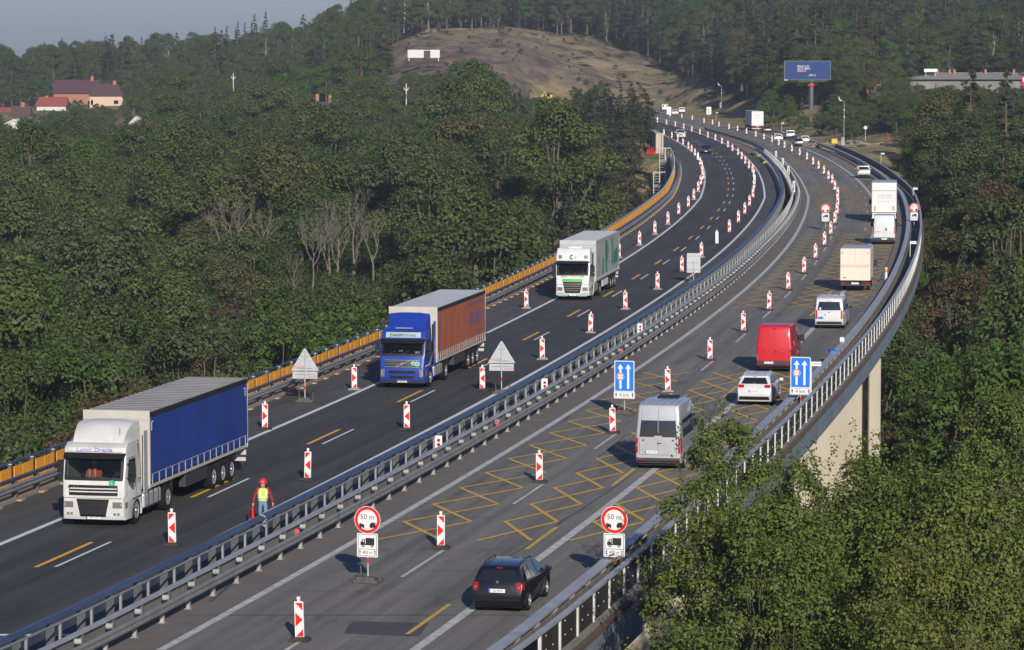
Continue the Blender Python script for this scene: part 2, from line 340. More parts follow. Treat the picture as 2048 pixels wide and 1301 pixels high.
# ------------------------------------------------------------------ bridge decks and roads
def ystep(y0, y1, k=.02):
    r = [y0]
    while r[-1] < y1 - 1e-6: r.append(min(y1, r[-1] + max(1.2, r[-1] * k)))
    return r
def ribbon(mb, fl, fr, y0, y1, z, m=0, uv=False, cols=1):
    if uv and mb.uv is None: mb.uv = []
    yy = ystep(y0, y1); n0 = len(mb.v)
    for y in yy:
        for k in range(cols + 1):
            x = fl(y) + (fr(y) - fl(y)) * k / cols; mb.v.append((x, y, z))
            if uv: mb.uv.append((x - fA(y), y))
    c = cols + 1
    for j in range(len(yy) - 1):
        for k in range(cols): a = n0 + j * c + k; mb.f.append((a, a + 1, a + c + 1, a + c)); mb.m.append(m)
def sweep(mb, f, prof, y0, y1, m=0, k=.02, caps=True):
    "profile (offset across, height) closed, swept along the curve"
    yy = ystep(y0, y1, k); n0 = len(mb.v); n = len(prof)
    for y in yy:
        for d, z in prof: mb.v.append((f(y) + d, y, z))
    for j in range(len(yy) - 1):
        for i in range(n): a = n0 + j * n + i; b_ = n0 + j * n + (i + 1) % n; mb.f.append((a, b_, b_ + n, a + n)); mb.m.append(m)
    if caps:
        mb.f.append(tuple(n0 + i for i in range(n))); mb.m.append(m); e = n0 + (len(yy) - 1) * n; mb.f.append(tuple(e + n - 1 - i for i in range(n))); mb.m.append(m)
def bar(d0, d1, z0, z1): return [(d0, z0), (d1, z0), (d1, z1), (d0, z1)]
def circ(d, z, r, n=8): return [(d + r * math.cos(2 * math.pi * i / n), z + r * math.sin(2 * math.pi * i / n)) for i in range(n)]
Y0 = 70.0; YL = 552.0; YR = 566.0
# left deck: concrete slab with steel edge
mb = MB(); sweep(mb, fC, bar(-4.5, -4.3 + 0, -1.3, .12), Y0, YL, 0); 
for y in [0]: pass
L_edge = off(fA, -3.05)
def slab(name, fl, fr, y0, y1, zt, zb, m):
    mb = MB(); yy = ystep(y0, y1); n0 = 0
    for y in yy: a, c = fl(y), fr(y); mb.v += [(a, y, zt), (c, y, zt), (c - 1.8, y, zb), (a + 1.8, y, zb)]
    for j in range(len(yy) - 1):
        for i in range(4): p = j * 4 + i; q = j * 4 + (i + 1) % 4; mb.f.append((p, q, q + 4, p + 4)); mb.m.append(0)
    mb.f.append((0, 1, 2, 3)); e = (len(yy) - 1) * 4; mb.f.append((e + 3, e + 2, e + 1, e)); mb.m += [0, 0]
    o = mb.build(name, m); return o
def gird(mb, f, y0, y1, z0, z1, w_=.25): sweep(mb, f, bar(0, w_, z0, z1), y0, y1)
bridge_l = empty('road_bridge', (fA(200) - 9, 200, 0)); tag(bridge_l, 'left carriageway bridge deck carrying the oncoming lorries', 'bridge', 'twin viaduct decks')
bridge_r = empty('road_bridge', (fA(200) + 4, 200, 0)); tag(bridge_r, 'right carriageway bridge deck with blue grey steel edge on concrete piers', 'bridge', 'twin viaduct decks')
def under(o, root):
    o.parent = root; o.matrix_parent_inverse = Matrix.Translation(-Vector(root.location)); return o
under(slab('deck', off(fC, -4.45), L_edge, Y0, YL, -.02, -1.6, M['concd']), bridge_l)
under(slab('deck', off(fA2, -2.35), off(fR, 4.58), Y0, YR, -.02, -1.7, M['concd']), bridge_r)
def part(mb, name, m, root, label=None, smooth=None, kind=None):
    o = mb.build(name, m, smooth=smooth); under(o, root)
    if label: o['label'] = label
    if kind: o['kind'] = kind
    return o
mb = MB(); gird(mb, off(fR, 4.6), Y0, YR, -1.05, -.1, .1); part(mb, 'steel_fascia', M['fascia'], bridge_r)
mb = MB(); gird(mb, off(fR, 4.56), Y0, YR, -.12, .02, .19); part(mb, 'edge_trim', M['rust'], bridge_r)
mb = MB(); gird(mb, off(fR, 4.34), Y0, 111, -1.5, .20, .2); gird(mb, off(fR, 4.35), 111.02, YR, .0, .1, .2); part(mb, 'edge_beam', M['concd'], bridge_r)
mb = MB(); gird(mb, off(fC, -4.56), Y0, YL, -1.1, .1, .1); part(mb, 'steel_fascia', M['fascia'], bridge_l)
mb = MB(); gird(mb, off(fA, -3.04), Y0, YL, -1.0, .06, .08); part(mb, 'edge_beam', M['concd'], bridge_l)
mb = MB(); gird(mb, off(fA2, -2.45), Y0, YR, -1.0, .08, .1); part(mb, 'edge_beam', M['concd'], bridge_r)
# piers: a broad wall with a slim column beside it
def pier(y, x0, x1, x2, x3, root):
    mb = MB(); mb.box((x0, y - 1.1, -34), (x1, y + 1.1, -1.71)); mb.box((x2, y - 1.6, -34), (x3, y - .5, -1.02)); mb.box((x1 - .02, y + .2, -34), (x2 + .02, y + .6, -1.72))
    o = part(mb, 'pier', M['conc'], root); md = o.modifiers.new('b', 'BEVEL'); md.width = .06; md.segments = 1
for y in (72, 134, 206, 280, 350, 420, 490):
    xr = fR(y) + (4.4 if y < 240 else -3.5)
    pier(y, xr - 5.0, xr - .95, xr - .62, xr + .1, bridge_r)
    mb = MB(); xl = fC(y); mb.box((xl - 2.5, y - 1.1, -34), (xl + 1.5, y + 1.1, -1.61)); mb.box((xl + 4, y - 1.1, -34), (xl + 7, y + 1.1, -1.6)); part(mb, 'pier', M['conc'], bridge_l)
# abutments
mb = MB(); mb.box((fC(YL) - 5, YL + .1, -16), (fA(YL) - 3.1, YL + 3, -.2)); part(mb, 'abutment', M['conc'], bridge_l)
mb = MB(); mb.box((fA(YR) - 2.3, YR + .1, -16), (fR(YR) + 4.4, YR + 3, -.2)); part(mb, 'abutment', M['conc'], bridge_r)

# road surfaces
def surf(name, mats, parts):
    mb = MB(); mb.uv = []
    for fl, fr, y0, y1, z, mi in parts: ribbon(mb, fl, fr, y0, y1, z, mi, True, 6)
    o = mb.build(name, mats); tag(o, kind='structure'); return o
YE = 1022
surf('road_oncoming', [M['asph_new'], M['asph_sh']], [(off(fC, -.1), off(fC, 3.75), Y0, YE, 0.004, 0), (off(fC, 3.75), off(fB, -.0), Y0, YE, 0.004, 0),
     (off(fC, -3.35), off(fC, -.1), Y0, YE, .004, 1), (fB, off(fA, -3.05), Y0, YL, .004, 1), (fB, off(fB, 1.2), YL, YE, .004, 1)])
surf('road', [M['asph_old']], [(off(fA2, -2.34), off(fR, 2.15), Y0, YR, 0.004, 0), (off(fA, -1.2), off(fR, 2.2), YR, YE, .004, 0)])
mb = MB(); ribbon(mb, off(fB, 1.2), off(fA, -1.2), YR, YE, .0); o = mb.build('median', mat('median_gravel', (.2, .15, .12), .95, noise=(.13, .1, .08), scale=1)); tag(o, kind='structure')
mb = MB(); gird(mb, off(fR, 2.16), Y0, YR, 0, .14, 2.17); o = mb.build('walkway_kerb', M['kerb']); tag(o, kind='structure')
mb = MB(); gird(mb, off(fC, -4.44), Y0, YL, 0, .12, 1.1); o = mb.build('outer_walkway_kerb', M['concd']); tag(o, kind='structure')
mb = MB(); ribbon(mb, off(fA2, -2.3), off(fA, -.12), Y0, 545, .008, 0); o = mb.build('median_strip', mat('brown_shoulder', (.16, .135, .12), .9, noise=(.115, .1, .09), scale=.8)); tag(o, kind='structure')
# dark walkway strip between the right guard rail and the parapet
mb = MB(); ribbon(mb, off(fR, 3.5), off(fR, 4.3), 225, YR, .146); o = mb.build('walkway', M['dark']); tag(o, kind='structure')

# markings
mk = MB()
ribbon(mk, off(fA, -.14), off(fA, .14), Y0, YE, .014); ribbon(mk, off(fR, -.16), off(fR, .16), Y0, YE, .012)
fR1 = lambda y: fA(y) + (3.63 if y < 170 else 3.63 - .2 * min(1, (y - 170) / 60))
for i in range(-3, 60):
    y0 = 112.6 + 18.17 * i
    if Y0 < y0 < YE - 6: ribbon(mk, off(fR1, -.07), off(fR1, .07), y0, y0 + 6, .014)
o = mk.build('road_marking', M['white']); tag(o, kind='structure')
mk = MB()
ribbon(mk, off(fC, -.12), off(fC, .12), Y0, YE, .014); ribbon(mk, off(fB, -.12), off(fB, .12), Y0, YE, .014)
for i in range(-2, 60):
    y0 = 114.8 + 18.0 * i
    ribbon(mk, off(fC, 3.64), off(fC, 3.76), y0, y0 + 5.9, .014)
for y in (101.2, 550.5): mk.box((fC(y) - 3.3, y, .0141), (fA(y) - 3.1, y + .3, .0142))
o = mk.build('road_marking_oncoming', M['whiten']); tag(o, kind='structure')
mk = MB()
for i in range(-2, 30):
    y0 = 114.7 + 18.0 * i
    ribbon(mk, off(fC, 2.98), off(fC, 3.16), y0, y0 + 5.9, .016)
o = mk.build('temporary_yellow_dash', M['yellown']); tag(o, kind='structure')
mk = MB()
for i in range(0, 24):
    y0 = 101.5 + 17.4 * i; ribbon(mk, off(fR, -.95), off(fR, -.8), y0, y0 + 5.6, .013)
def seg(mk, p, q, w_, z):
    d = Vector((q[0] - p[0], q[1] - p[1], 0)).normalized(); nrm = Vector((-d.y, d.x, 0)) * w_ / 2
    a = Vector((p[0], p[1], z)); c = Vector((q[0], q[1], z)); mk.face([a - nrm, c - nrm, c + nrm, a + nrm])
for y0, y1 in ((121.0, 186.5), (230, 325), (368, 441), (496, 545)):
    k = int((y1 - y0) / 4.87)
    for l, r in ((.58, 3.05), (4.3, 6.22), (7.55, 9.45)):
        for i in range(k):
            ya, yb = y0 + i * 4.87, y0 + (i + 1) * 4.87
            seg(mk, (fA(ya) + l, ya), (fA(yb) + r, yb), .17, .017); seg(mk, (fA(yb) + l, yb), (fA(ya) + r, ya), .17, .020)
o = mk.build('cross_hatching', M['yellow']); tag(o, kind='structure')
# repair patches, joints, tyre marks
mk = MB()
def gpoly(pts, z, m=0): mk.face([(*G(x, y), z) for x, y in pts], m)
gpoly([(707, 1243), (858, 1247), (838, 1274), (688, 1268)], .0085); gpoly([(700, 1248), (715, 1243), (735, 1256), (690, 1262)], .0088)
for y, x0, x1 in ((104.9, -1.2, 9.4), (553.5, -1, 9), (567, -1, 9)): mk.box((fA(y) + x0, y, .0084), (fA(y) + x1, y + .12, .0086))
def crack(pts, w_, z):
    for a, c in zip(pts[:-1], pts[1:]): seg(mk, G(*a), G(*c), w_, z)
crack([(1010, 1117), (1075, 1082), (1130, 1040), (1160, 1021), (1230, 975), (1270, 945)], .07, .0095); crack([(1098, 1066), (1125, 1040), (1170, 1018)], .06, .0096)
crack([(1190, 920), (1230, 890), (1250, 872), (1300, 852), (1340, 830), (1392, 800), (1432, 772), (1470, 756)], .08, .0092)
crack([(420, 1205), (530, 1112), (620, 1060)], .12, .0093)
for y, a, c in ((109.6, .5, 5), (114, 4, 7.2), (118.8, .5, 6), (121.0, 5, 7), (127, 1, 4), (141, 6, 9)): mk.box((fA(y) + a, y, .0083), (fA(y) + c, y + .05, .00845))
o = mk.build('asphalt_repair', M['patch']); tag(o, kind='structure')

# ------------------------------------------------------------------ barriers (each run is one thing with its posts, rails, panels)
def run_things(root, name, m, make, ys_, label=None):
    "one child per post or panel; past a hundred the rest is one stuff part"
    k = 0; rest = MB()
    proto = None
    for y in ys_:
        if k < 98:
            mb = MB(); make(mb, y); part(mb, name, m, root, label); k += 1
        else: make(rest, y)
    if rest.v: part(rest, name, m, root, kind='stuff')
def ypts(y0, y1, s):
    r = []; y = y0
    while y < y1: r.append(y); y += s / math.sqrt(1 + slope(fA, y) ** 2)
    return r
def pbox(mb, f, d, y, w_, t, z0, z1, m=0):
    M_ = Matrix.Translation((f(y) + d, y, 0)) @ Matrix.Rotation(heading(y, f), 4, 'Z'); mb.box((-t / 2, -w_ / 2, z0), (t / 2, w_ / 2, z1), m, M_)
wb = lambda d, z, s=1: [(d, z), (d + .05 * s, z + .05), (d + .05 * s, z + .11), (d, z + .155), (d + .05 * s, z + .2), (d + .05 * s, z + .26), (d, z + .31), (d - .02 * s, z + .31), (d - .02 * s, z + .155), (d - .02 * s, z)]
# 1 median guard rail of the right carriageway
def T(name, label, cat, y=110, d=0, group=None): return tag(empty(name, (fA(y) + d, y, 0)), label, cat, group)
g = T('guard_rail', 'steel guard rail with pale round blocks and white post feet beside the zigzag marked carriageway', 'guard rail', 110, -1.4)
YS = ypts(88, 545, 2.66)
run_things(g, 'post', M['postw'], lambda mb, y: (pbox(mb, fA2, -1.45, y, .12, .12, .008, .5), pbox(mb, fA2, -1.45, y, .2, .2, .008, .03)), YS)
mb = MB(); sweep(mb, fA2, wb(-1.26, .36), 86, 545); part(mb, 'beam', M['galvold'], g)
mb = MB(); sweep(mb, fA2, bar(-1.72, -1.6, .80, .90), 86, 545); part(mb, 'upper_rail', M['railw'], g)
mb = MB(); sweep(mb, fA2, bar(-1.78, -1.74, .36, .72), 86, 545); part(mb, 'back_beam', M['galvold'], g)
run_things(g, 'spacer', M['postw'], lambda mb, y: mb.cyl((fA2(y + .5) - 1.60, y + .5, .70), (fA2(y + .5) - 1.40, y + .5, .70), .085, n=10), YS)
run_things(g, 'bracket', M['postd'], lambda mb, y: pbox(mb, fA2, -1.66, y + 1.3, .12, .06, .3, .8), YS)
# 2 hand rail on the deck edge
g = T('hand_railing', 'thin pale grey hand railing standing between the two bridge decks', 'railing', 110, -2.25)
YS2 = ypts(89.2, 560, 2.66)
run_things(g, 'post', M['galv'], lambda mb, y: pbox(mb, fA2, -2.25, y, .07, .09, -.05, 1.1), YS2)
mb = MB(); sweep(mb, fA2, circ(-2.25, 1.12, .035, 6), 86, 560); part(mb, 'top_rail', M['galv'], g)
mb = MB(); sweep(mb, fA2, circ(-2.25, .62, .025, 6), 86, 560); part(mb, 'middle_rail', M['galv'], g)
# 3 barrier of the oncoming carriageway
g = T('guard_rail', 'tall dark blue tube guard rail on wide dark posts beside the fresh black asphalt', 'guard rail', 110, -2.95)
YS3 = ypts(90.1, 565, 2.66)
run_things(g, 'post', M['postd'], lambda mb, y: pbox(mb, fA, -2.86, y, .26, .07, .03, .93), YS3)
mb = MB(); sweep(mb, fA, [(-3.1, .98), (-3.0, .93), (-2.86, .93), (-2.78, .98), (-2.8, 1.06), (-2.88, 1.1), (-3.02, 1.1), (-3.1, 1.06)], 86, 568); o = part(mb, 'top_rail', M['blued'], g, smooth=60)
mb = MB(); sweep(mb, fA, wb(-3.02, .5, -1), 86, 568); part(mb, 'beam', M['blued'], g)
# 4 outer guard rail of the oncoming carriageway
g = tag(empty('guard_rail', (fC(130) - 3.4, 130, 0)), 'steel guard rail with dark posts on timber blocks below the orange netting', 'guard rail')
YS4 = ypts(96, 548, 2.62)
run_things(g, 'post', M['postd'], lambda mb, y: pbox(mb, fC, -3.5, y, .2, .14, .06, .72), YS4)
run_things(g, 'timber_block', M['wood'], lambda mb, y: pbox(mb, fC, -3.4, y, .5, .45, .008, .06), YS4)
mb = MB(); sweep(mb, fC, wb(-3.28, .42), 90, 560); part(mb, 'beam', M['galv'], g)
mb = MB(); sweep(mb, fC, bar(-3.6, -3.42, .76, .88), 90, 560); part(mb, 'upper_rail', M['blued'], g)
# 5 outer parapet with orange nets
g = tag(empty('bridge_parapet', (fC(130) - 4.3, 130, 0)), 'dark parapet hung with orange safety netting along the forest side of the bridge', 'parapet')
YS5 = ypts(95, 550, 2.62)
run_things(g, 'post', M['postd'], lambda mb, y: pbox(mb, fC, -4.2, y, .16, .12, .1, 1.2), YS5)
run_things(g, 'post_cap', M['whitep'], lambda mb, y: pbox(mb, fC, -4.2, y, .14, .14, 1.2, 1.23), YS5)
run_things(g, 'safety_net', M['orange'], lambda mb, y: [mb.box((0, -.02, .22), (2.25, .01, 1.1), 0, Matrix.Translation((fC(y + .2) - 4.12, y + .2, 0)) @ Matrix.Rotation(heading(y + 1, fC), 4, 'Z')), mb.box((1.0, -.03, .28), (1.3, -.02, 1.05), 0, Matrix.Translation((fC(y + .2) - 4.12, y + .2, 0)) @ Matrix.Rotation(heading(y + 1, fC), 4, 'Z'))], [y for y in YS5 if y < 470])
mb = MB(); sweep(mb, fC, bar(-4.36, -4.24, 1.17, 1.26), 90, 560); part(mb, 'top_rail', M['blued'], g)
mb = MB(); sweep(mb, fC, bar(-4.3, -4.27, .7, .74), 90, 560); sweep(mb, fC, bar(-4.3, -4.27, .25, .29), 90, 560); part(mb, 'middle_rail', M['postd'], g)
# 6 right guard rail
g = tag(empty('guard_rail', (fR(115) + 3.3, 115, 0)), 'pale box beam guard rail along the right kerb in front of the black parapet', 'guard rail')
YS6 = ypts(92, 700, 2.7)
run_things(g, 'post', M['concd'], lambda mb, y: pbox(mb, fR, 3.32, y, .16, .14, .1, .66), YS6)
mb = MB(); sweep(mb, fR, bar(3.08, 3.26, .3, .68), 86, 700); part(mb, 'beam', M['galvold'], g)
mb = MB(); sweep(mb, fR, bar(3.06, 3.44, .69, .76), 86, 700); part(mb, 'top_plate', M['railw'], g)
mb = MB(); sweep(mb, fR, bar(3.5, 3.55, .38, .66), 86, 566); part(mb, 'back_beam', M['kerb'], g)
# 7 right parapet with black panels
g = tag(empty('bridge_parapet', (fR(115) + 4.2, 115, 0)), 'white railed parapet filled with black panels on the steel blue bridge edge', 'parapet')
YS7 = ypts(95, 585, 2.6)
run_things(g, 'post', M['whitep'], lambda mb, y: pbox(mb, fR, 4.46, y, .09, .12, .1, 1.12), YS7)
run_things(g, 'black_panel', M['dark'], lambda mb, y: mb.box((.08, -.015, .16), (2.5, .015, 1.03), 0, Matrix.Translation((fR(y) + 4.44, y, 0)) @ Matrix.Rotation(heading(y + 1.3, fR), 4, 'Z')), YS7)
mb = MB(); sweep(mb, fR, bar(4.37, 4.55, 1.12, 1.2), 88, 588); part(mb, 'top_rail', M['railw'], g)
mb = MB()
for y in YS7[:70]:
    for s, z in ((.8, .55), (1.7, .55), (.8, .95)):
        mb.box((s - .02, -.03, z - .02), (s + .02, -.016, z + .02), 0, Matrix.Translation((fR(y) + 4.44, y, 0)) @ Matrix.Rotation(heading(y + 1.3, fR), 4, 'Z'))
part(mb, 'bolts', M['signw'], g)
# 8 median rail beyond the bridge
g = tag(empty('guard_rail', (34, 640, 0)), 'dark curved guard rail with pale posts starting in the far median', 'guard rail')
fm = lambda y: fA(y) - 1.4 - .8 * sstep(600, 700, y)
mb = MB(); sweep(mb, fm, wb(0, .5), 566, 715); sweep(mb, fm, bar(-.2, 0, .8, .86), 566, 715); part(mb, 'beam', M['postd'], g)
run_things(g, 'post', M['conc'], lambda mb, y: pbox(mb, fm, -.15, y, .14, .12, 0, .8), ypts(570, 712, 3.2))
# ------------------------------------------------------------------ trees
M['leaf'] = leafmat('broad_leaves', [(.048, .08, .018), (.072, .10, .026), (.04, .066, .02), (.08, .105, .028), (.058, .08, .028), (.062, .115, .022), (.045, .082, .018), (.088, .088, .032), (.06, .108, .022), (.065, .084, .034), (.07, .1, .026)])
M['needle'] = leafmat('needles', [(.036, .052, .028), (.042, .058, .032), (.03, .044, .027), (.055, .066, .034), (.042, .056, .036)], trans=.1)
M['leafn'] = leafmat('near_leaves', [(.115, .15, .034), (.095, .135, .031), (.135, .155, .038), (.10, .14, .034)], trans=.3)
M['leafb'] = leafmat('birch_leaves', [(.085, .115, .032), (.095, .12, .035), (.08, .105, .032)])
M['leafr'] = leafmat('brown_leaves', [(.085, .06, .028), (.075, .055, .028), (.1, .06, .028)])
M['bark'] = mat('bark', (.12, .1, .08), .9, noise=(.07, .06, .05), scale=3, stretch=(1, 1, .2))
M['pinebark'] = mat('pine_bark', (.13, .075, .05), .9, noise=(.07, .05, .04), scale=2, stretch=(1, 1, .2))
M['birchbark'] = mat('birch_bark', (.4, .39, .36), .7, noise=(.2, .19, .17), scale=2.5, stretch=(1, 1, 2))
M['deadbark'] = mat('bare_bark', (.17, .145, .115), .9, noise=(.11, .095, .075), scale=2)

def leaf_mesh(name, P, N, S, m, up=.35, aspect=.6):
    "rhombic leaf clumps at points P facing N with size S"
    n = len(P); N = N + rng.normal(0, .4, (n, 3)); N[:, 2] += up; N /= np.linalg.norm(N, axis=1)[:, None] + 1e-9
    a = np.cross(N, rng.normal(0, 1, (n, 3))); a /= np.linalg.norm(a, axis=1)[:, None] + 1e-9; b_ = np.cross(N, a)
    S = S[:, None]; V = np.stack([P + a * S, P + b_ * S * aspect + N * S * .12, P - a * S, P - b_ * S * aspect + N * S * .12], 1).reshape(-1, 3)
    me = bpy.data.meshes.new(name); me.vertices.add(4 * n); me.vertices.foreach_set('co', V.ravel().astype(np.float32))
    me.loops.add(4 * n); me.loops.foreach_set('vertex_index', np.arange(4 * n, dtype=np.int32)); me.polygons.add(n); me.polygons.foreach_set('loop_start', np.arange(0, 4 * n, 4, dtype=np.int32))
    me.materials.append(m); me.update(); me.validate(); return me
def limb(mb, p, q, r0, r1, seg_=3, wob=.2, n=6):
    p = Vector(p); q = Vector(q); prev = p; pr = r0; pts = [p]
    for i in range(1, seg_ + 1):
        t = i / seg_; c = p.lerp(q, t) + Vector([random.uniform(-wob, wob) * (1 if i < seg_ else 0) for _ in range(3)]); r = r0 + (r1 - r0) * t
        mb.cyl(prev, c, pr, r, n=n, caps=False); prev = c; pr = r; pts.append(c)
    return pts
def clump_pts(C, Rr, per, el=.75):
    "leaves on the upper and outer skin of clumps C (n,3) with radii Rr"
    P = []; N = []
    for c, r in zip(C, Rr):
        k = int(per * r * r); d = rng.normal(0, 1, (k, 3)); d /= np.linalg.norm(d, axis=1)[:, None]; d[:, 2] = np.where(d[:, 2] < -.35, -d[:, 2], d[:, 2])
        rad = r * (rng.uniform(.55, 1.08, (k, 1))); P.append(c + d * rad * np.array([1, 1, el])); N.append(d)
    return np.concatenate(P), np.concatenate(N)
def broad_mesh(name, h=12, rw=3.6, nc=46, per=170, s=.165, cb=.3, m='leaf', low=.1, rm=1.0, lr=1.0, el=.75, shoots=0):
    "crown of clumps over an uneven egg; returns crown mesh, trunk mesh"
    C = []; Rr = []
    for i in range(nc):
        u = rng.uniform(low, 1); a = rng.uniform(0, 2 * math.pi); z = h * (cb + (1 - cb) * u); prof = math.sin(math.pi * min(1, .12 + u * .83)) ** .7
        rr = rw * prof * rng.uniform(.45, 1.0); r = rng.uniform(.7, 1.35) * rw / 3.6 * rm
        C.append((math.cos(a) * rr, math.sin(a) * rr, z - r * .6)); Rr.append(r)
    C = np.array(C); Rr = np.array(Rr); P, N = clump_pts(C, Rr, per, el)
    for i in range(shoots):
        c = C[rng.integers(0, len(C))]; r0 = rng.uniform(0, 1, 26)[:, None]; q = c + np.array([rng.normal(0, .35), rng.normal(0, .35), rng.uniform(.1, .5)]) + r0 * np.array([rng.normal(0, .25), rng.normal(0, .25), rng.uniform(.5, 1.3)]) + rng.normal(0, .07, (26, 3)); P = np.concatenate([P, q]); N = np.concatenate([N, rng.normal(0, 1, (26, 3))])
    me = leaf_mesh(name, P, N, rng.uniform(.65, 1.25, len(P)) * s, M[m])
    mb = MB(); limb(mb, (0, 0, 0), (rng.uniform(-.3, .3), 0, h * .75), h * .022 * lr, h * .008 * lr, 4, .15)
    for c in C[::3]: limb(mb, (0, 0, h * rng.uniform(cb * .7, .6)), c, h * .006 * lr, h * .002 * lr, 3, .25, 5)
    return me, mb.mesh(name + '_t', M['bark'])
def pine_mesh(name, h=14, rw=2.6, tiers=15, per=330, s=.17, start=.3, droop=.25, spruce=False):
    P = []; N = []; mb = MB(); limb(mb, (0, 0, 0), (0, 0, h), h * .013, h * .002, 5, .06)
    for t in range(tiers):
        u = t / (tiers - 1); z = h * (start + (1 - start) * u); rr = rw * ((1 - u) ** .8 * .95 + .07 if spruce else math.sin(math.pi * min(1, .25 + .72 * u)) ** .8 * .95) 
        nb = 7 if spruce else 6
        for k in range(nb):
            a = rng.uniform(0, 2 * math.pi); L_ = rr * rng.uniform(.65, 1.1); d = np.array([math.cos(a), math.sin(a), 0]); z2 = z + rng.uniform(-.25, .25)
            mb.cyl((0, 0, z2), tuple(d * L_ * .9 + np.array([0, 0, z2 - droop * L_ * .4])), .035, .012, n=4, caps=False)
            q = int(per * L_ / rw / nb * 1.6) + 5; f = rng.uniform(.15, 1, q) ** .7; w_ = (.12 + .32 * f) * L_ * .8; side = rng.uniform(-1, 1, q) * w_
            perp = np.array([-d[1], d[0], 0]); lift = rng.uniform(-.05, .3, q) * (1.0 if not spruce else .4)
            pp = d[None] * (f * L_)[:, None] + perp[None] * side[:, None]; pp[:, 2] = z2 - droop * f * L_ + lift; P.append(pp); N.append(np.tile([0, 0, 1.0], (q, 1)) + d[None] * .5)
    P = np.concatenate(P); N = np.concatenate(N)
    return leaf_mesh(name, P, N, rng.uniform(.6, 1.3, len(P)) * s, M['needle'], .2, .45), mb.mesh(name + '_t', M['pinebark'])
def birch_mesh(name, h=14):
    C = []; Rr = []; mb = MB(); top = Vector((rng.uniform(-1.2, 1.2), 0, h * .93)); pts = limb(mb, (0, 0, 0), top, .13, .03, 6, .25)
    for i in range(26):
        u = rng.uniform(.35, 1); a = rng.uniform(0, 6.28); rr = 1.9 * math.sin(math.pi * min(1, .15 + u * .8)) * rng.uniform(.3, 1); c = top * u + Vector((math.cos(a) * rr, math.sin(a) * rr, 0)); C.append(c); Rr.append(rng.uniform(.5, .9))
        limb(mb, top * (u * .85), c, .045, .012, 2, .15, 4)
    P, N = clump_pts(np.array([tuple(c) for c in C]), Rr, 75); P[:, 2] -= rng.uniform(0, .9, len(P))
    return leaf_mesh(name, P, N, rng.uniform(.6, 1.2, len(P)) * .17, M['leafb']), mb.mesh(name + '_t', M['birchbark'])
def dead_mesh(name, h=12, seed=1, spread=.16, ext=0):
    rd = random.Random(seed); mb = MB()
    if ext > .1: mb.cyl((0, 0, -ext), (0, 0, .05), h * .02, h * .0152, n=7, caps=False)
    def grow(p, d, L_, r, lv):
        q = p + d * L_; mid = p.lerp(q, .5) + Vector([rd.uniform(-.08, .08) * L_ for _ in range(3)])
        mb.cyl(p, mid, r, r * .8, n=5, caps=False); mb.cyl(mid, q, r * .8, r * .6, n=5, caps=False)
        if lv == 0: return
        for i in range(rd.choice((2, 3, 3))):
            a = rd.uniform(0, 6.28); o = d.orthogonal(); o.rotate(Matrix.Rotation(a, 3, d)); nd = (d + o * rd.uniform(.35, .95) * (spread + .4) + Vector((0, 0, .3))).normalized()
            grow(p.lerp(q, rd.uniform(.55, 1)), nd, L_ * rd.uniform(.55, .82), r * .56, lv - 1)
    grow(Vector((0, 0, 0)), Vector((rd.uniform(-.1, .1), 0, 1)).normalized(), h * .33, h * .012, 6)
    return mb.mesh(name, M['deadbark'])
KIND = {}
KIND['broadleaf_tree'] = [broad_mesh('crown', 12, 3.9, 30, 330, .11, rm=1.2), broad_mesh('crown', 10.5, 4.3, 38, 330, .11, rm=1.05), broad_mesh('crown', 13, 3.5, 34, 330, .11, rm=1.1), broad_mesh('crown', 9, 3.3, 24, 350, .11, cb=.2, rm=1.2), broad_mesh('crown', 12, 3.9, 70, 330, .105, rm=.8, shoots=60), broad_mesh('crown', 13, 3.4, 80, 330, .105, rm=.75, shoots=60)]
KIND['pine_tree'] = [pine_mesh('crown', 14, 2.7), pine_mesh('crown', 12, 3.0, 12, start=.4), pine_mesh('crown', 15, 2.3, 20, 380, .15, .12, .35, True), pine_mesh('crown', 13, 2.2, 18, 380, .15, .1, .35, True)]
KIND['birch_tree'] = [birch_mesh('crown'), birch_mesh('crown', 12)]

def tree(kind, v, x, y, z, s, label, cat, group, leafm=None):
    r = empty(kind, (x, y, z), rng.uniform(0, 6.28)); r.scale = (s * rng.uniform(.9, 1.12), s * rng.uniform(.9, 1.12), s); tag(r, label, cat, group)
    cm, tm_ = KIND[kind][v]; o = bpy.data.objects.new('crown', cm); link(o, r)
    if leafm: o.material_slots[0].link = 'OBJECT'; o.material_slots[0].material = leafm
    o = bpy.data.objects.new('trunk', tm_); link(o, r); return r

# where no tree may stand: roads, bare slope, meadows, houses
HOUSES = [(-166, 1180, 26), (-135, 1110, 20), (-128, 1140, 16), (-158, 1085, 17), (-176, 1090, 22), (-136, 1035, 14), (-62, 1010, 14), (118, 850, 30), (132, 850, 22), (100, 850, 14)]
def free(x, y, px, dense):
    if y < 570:
        if fC(y) - 7 < x < fR(y) + 6: return 212 < y < 470 and x > fR(y) - 7
    elif y < 1040 and fC(y) - 8 < x < fR(y) + (9 if y < 620 else 7): return False
    if hill_slope(px, y): return False
    if 1640 < px < 1800 and 505 < y < 628: return False
    if 1400 < px < 1600 and 600 < y < 860 and x < fR(y) + 34 and y < 700 + (1600 - px) * .75: return False
    if abs(y - 770) < 6 and abs(x - 66.7) < 3.5: return False
    for hx, hy, hr in HOUSES:
        if math.hypot(x - hx, (y - hy) * .8) < hr * .55: return False
    if 1215 < px < 1510 and y > 800 and y < np.interp(px, [1215, 1320, 1400, 1500], [1130, 1080, 1035, 880]): return False
    return True
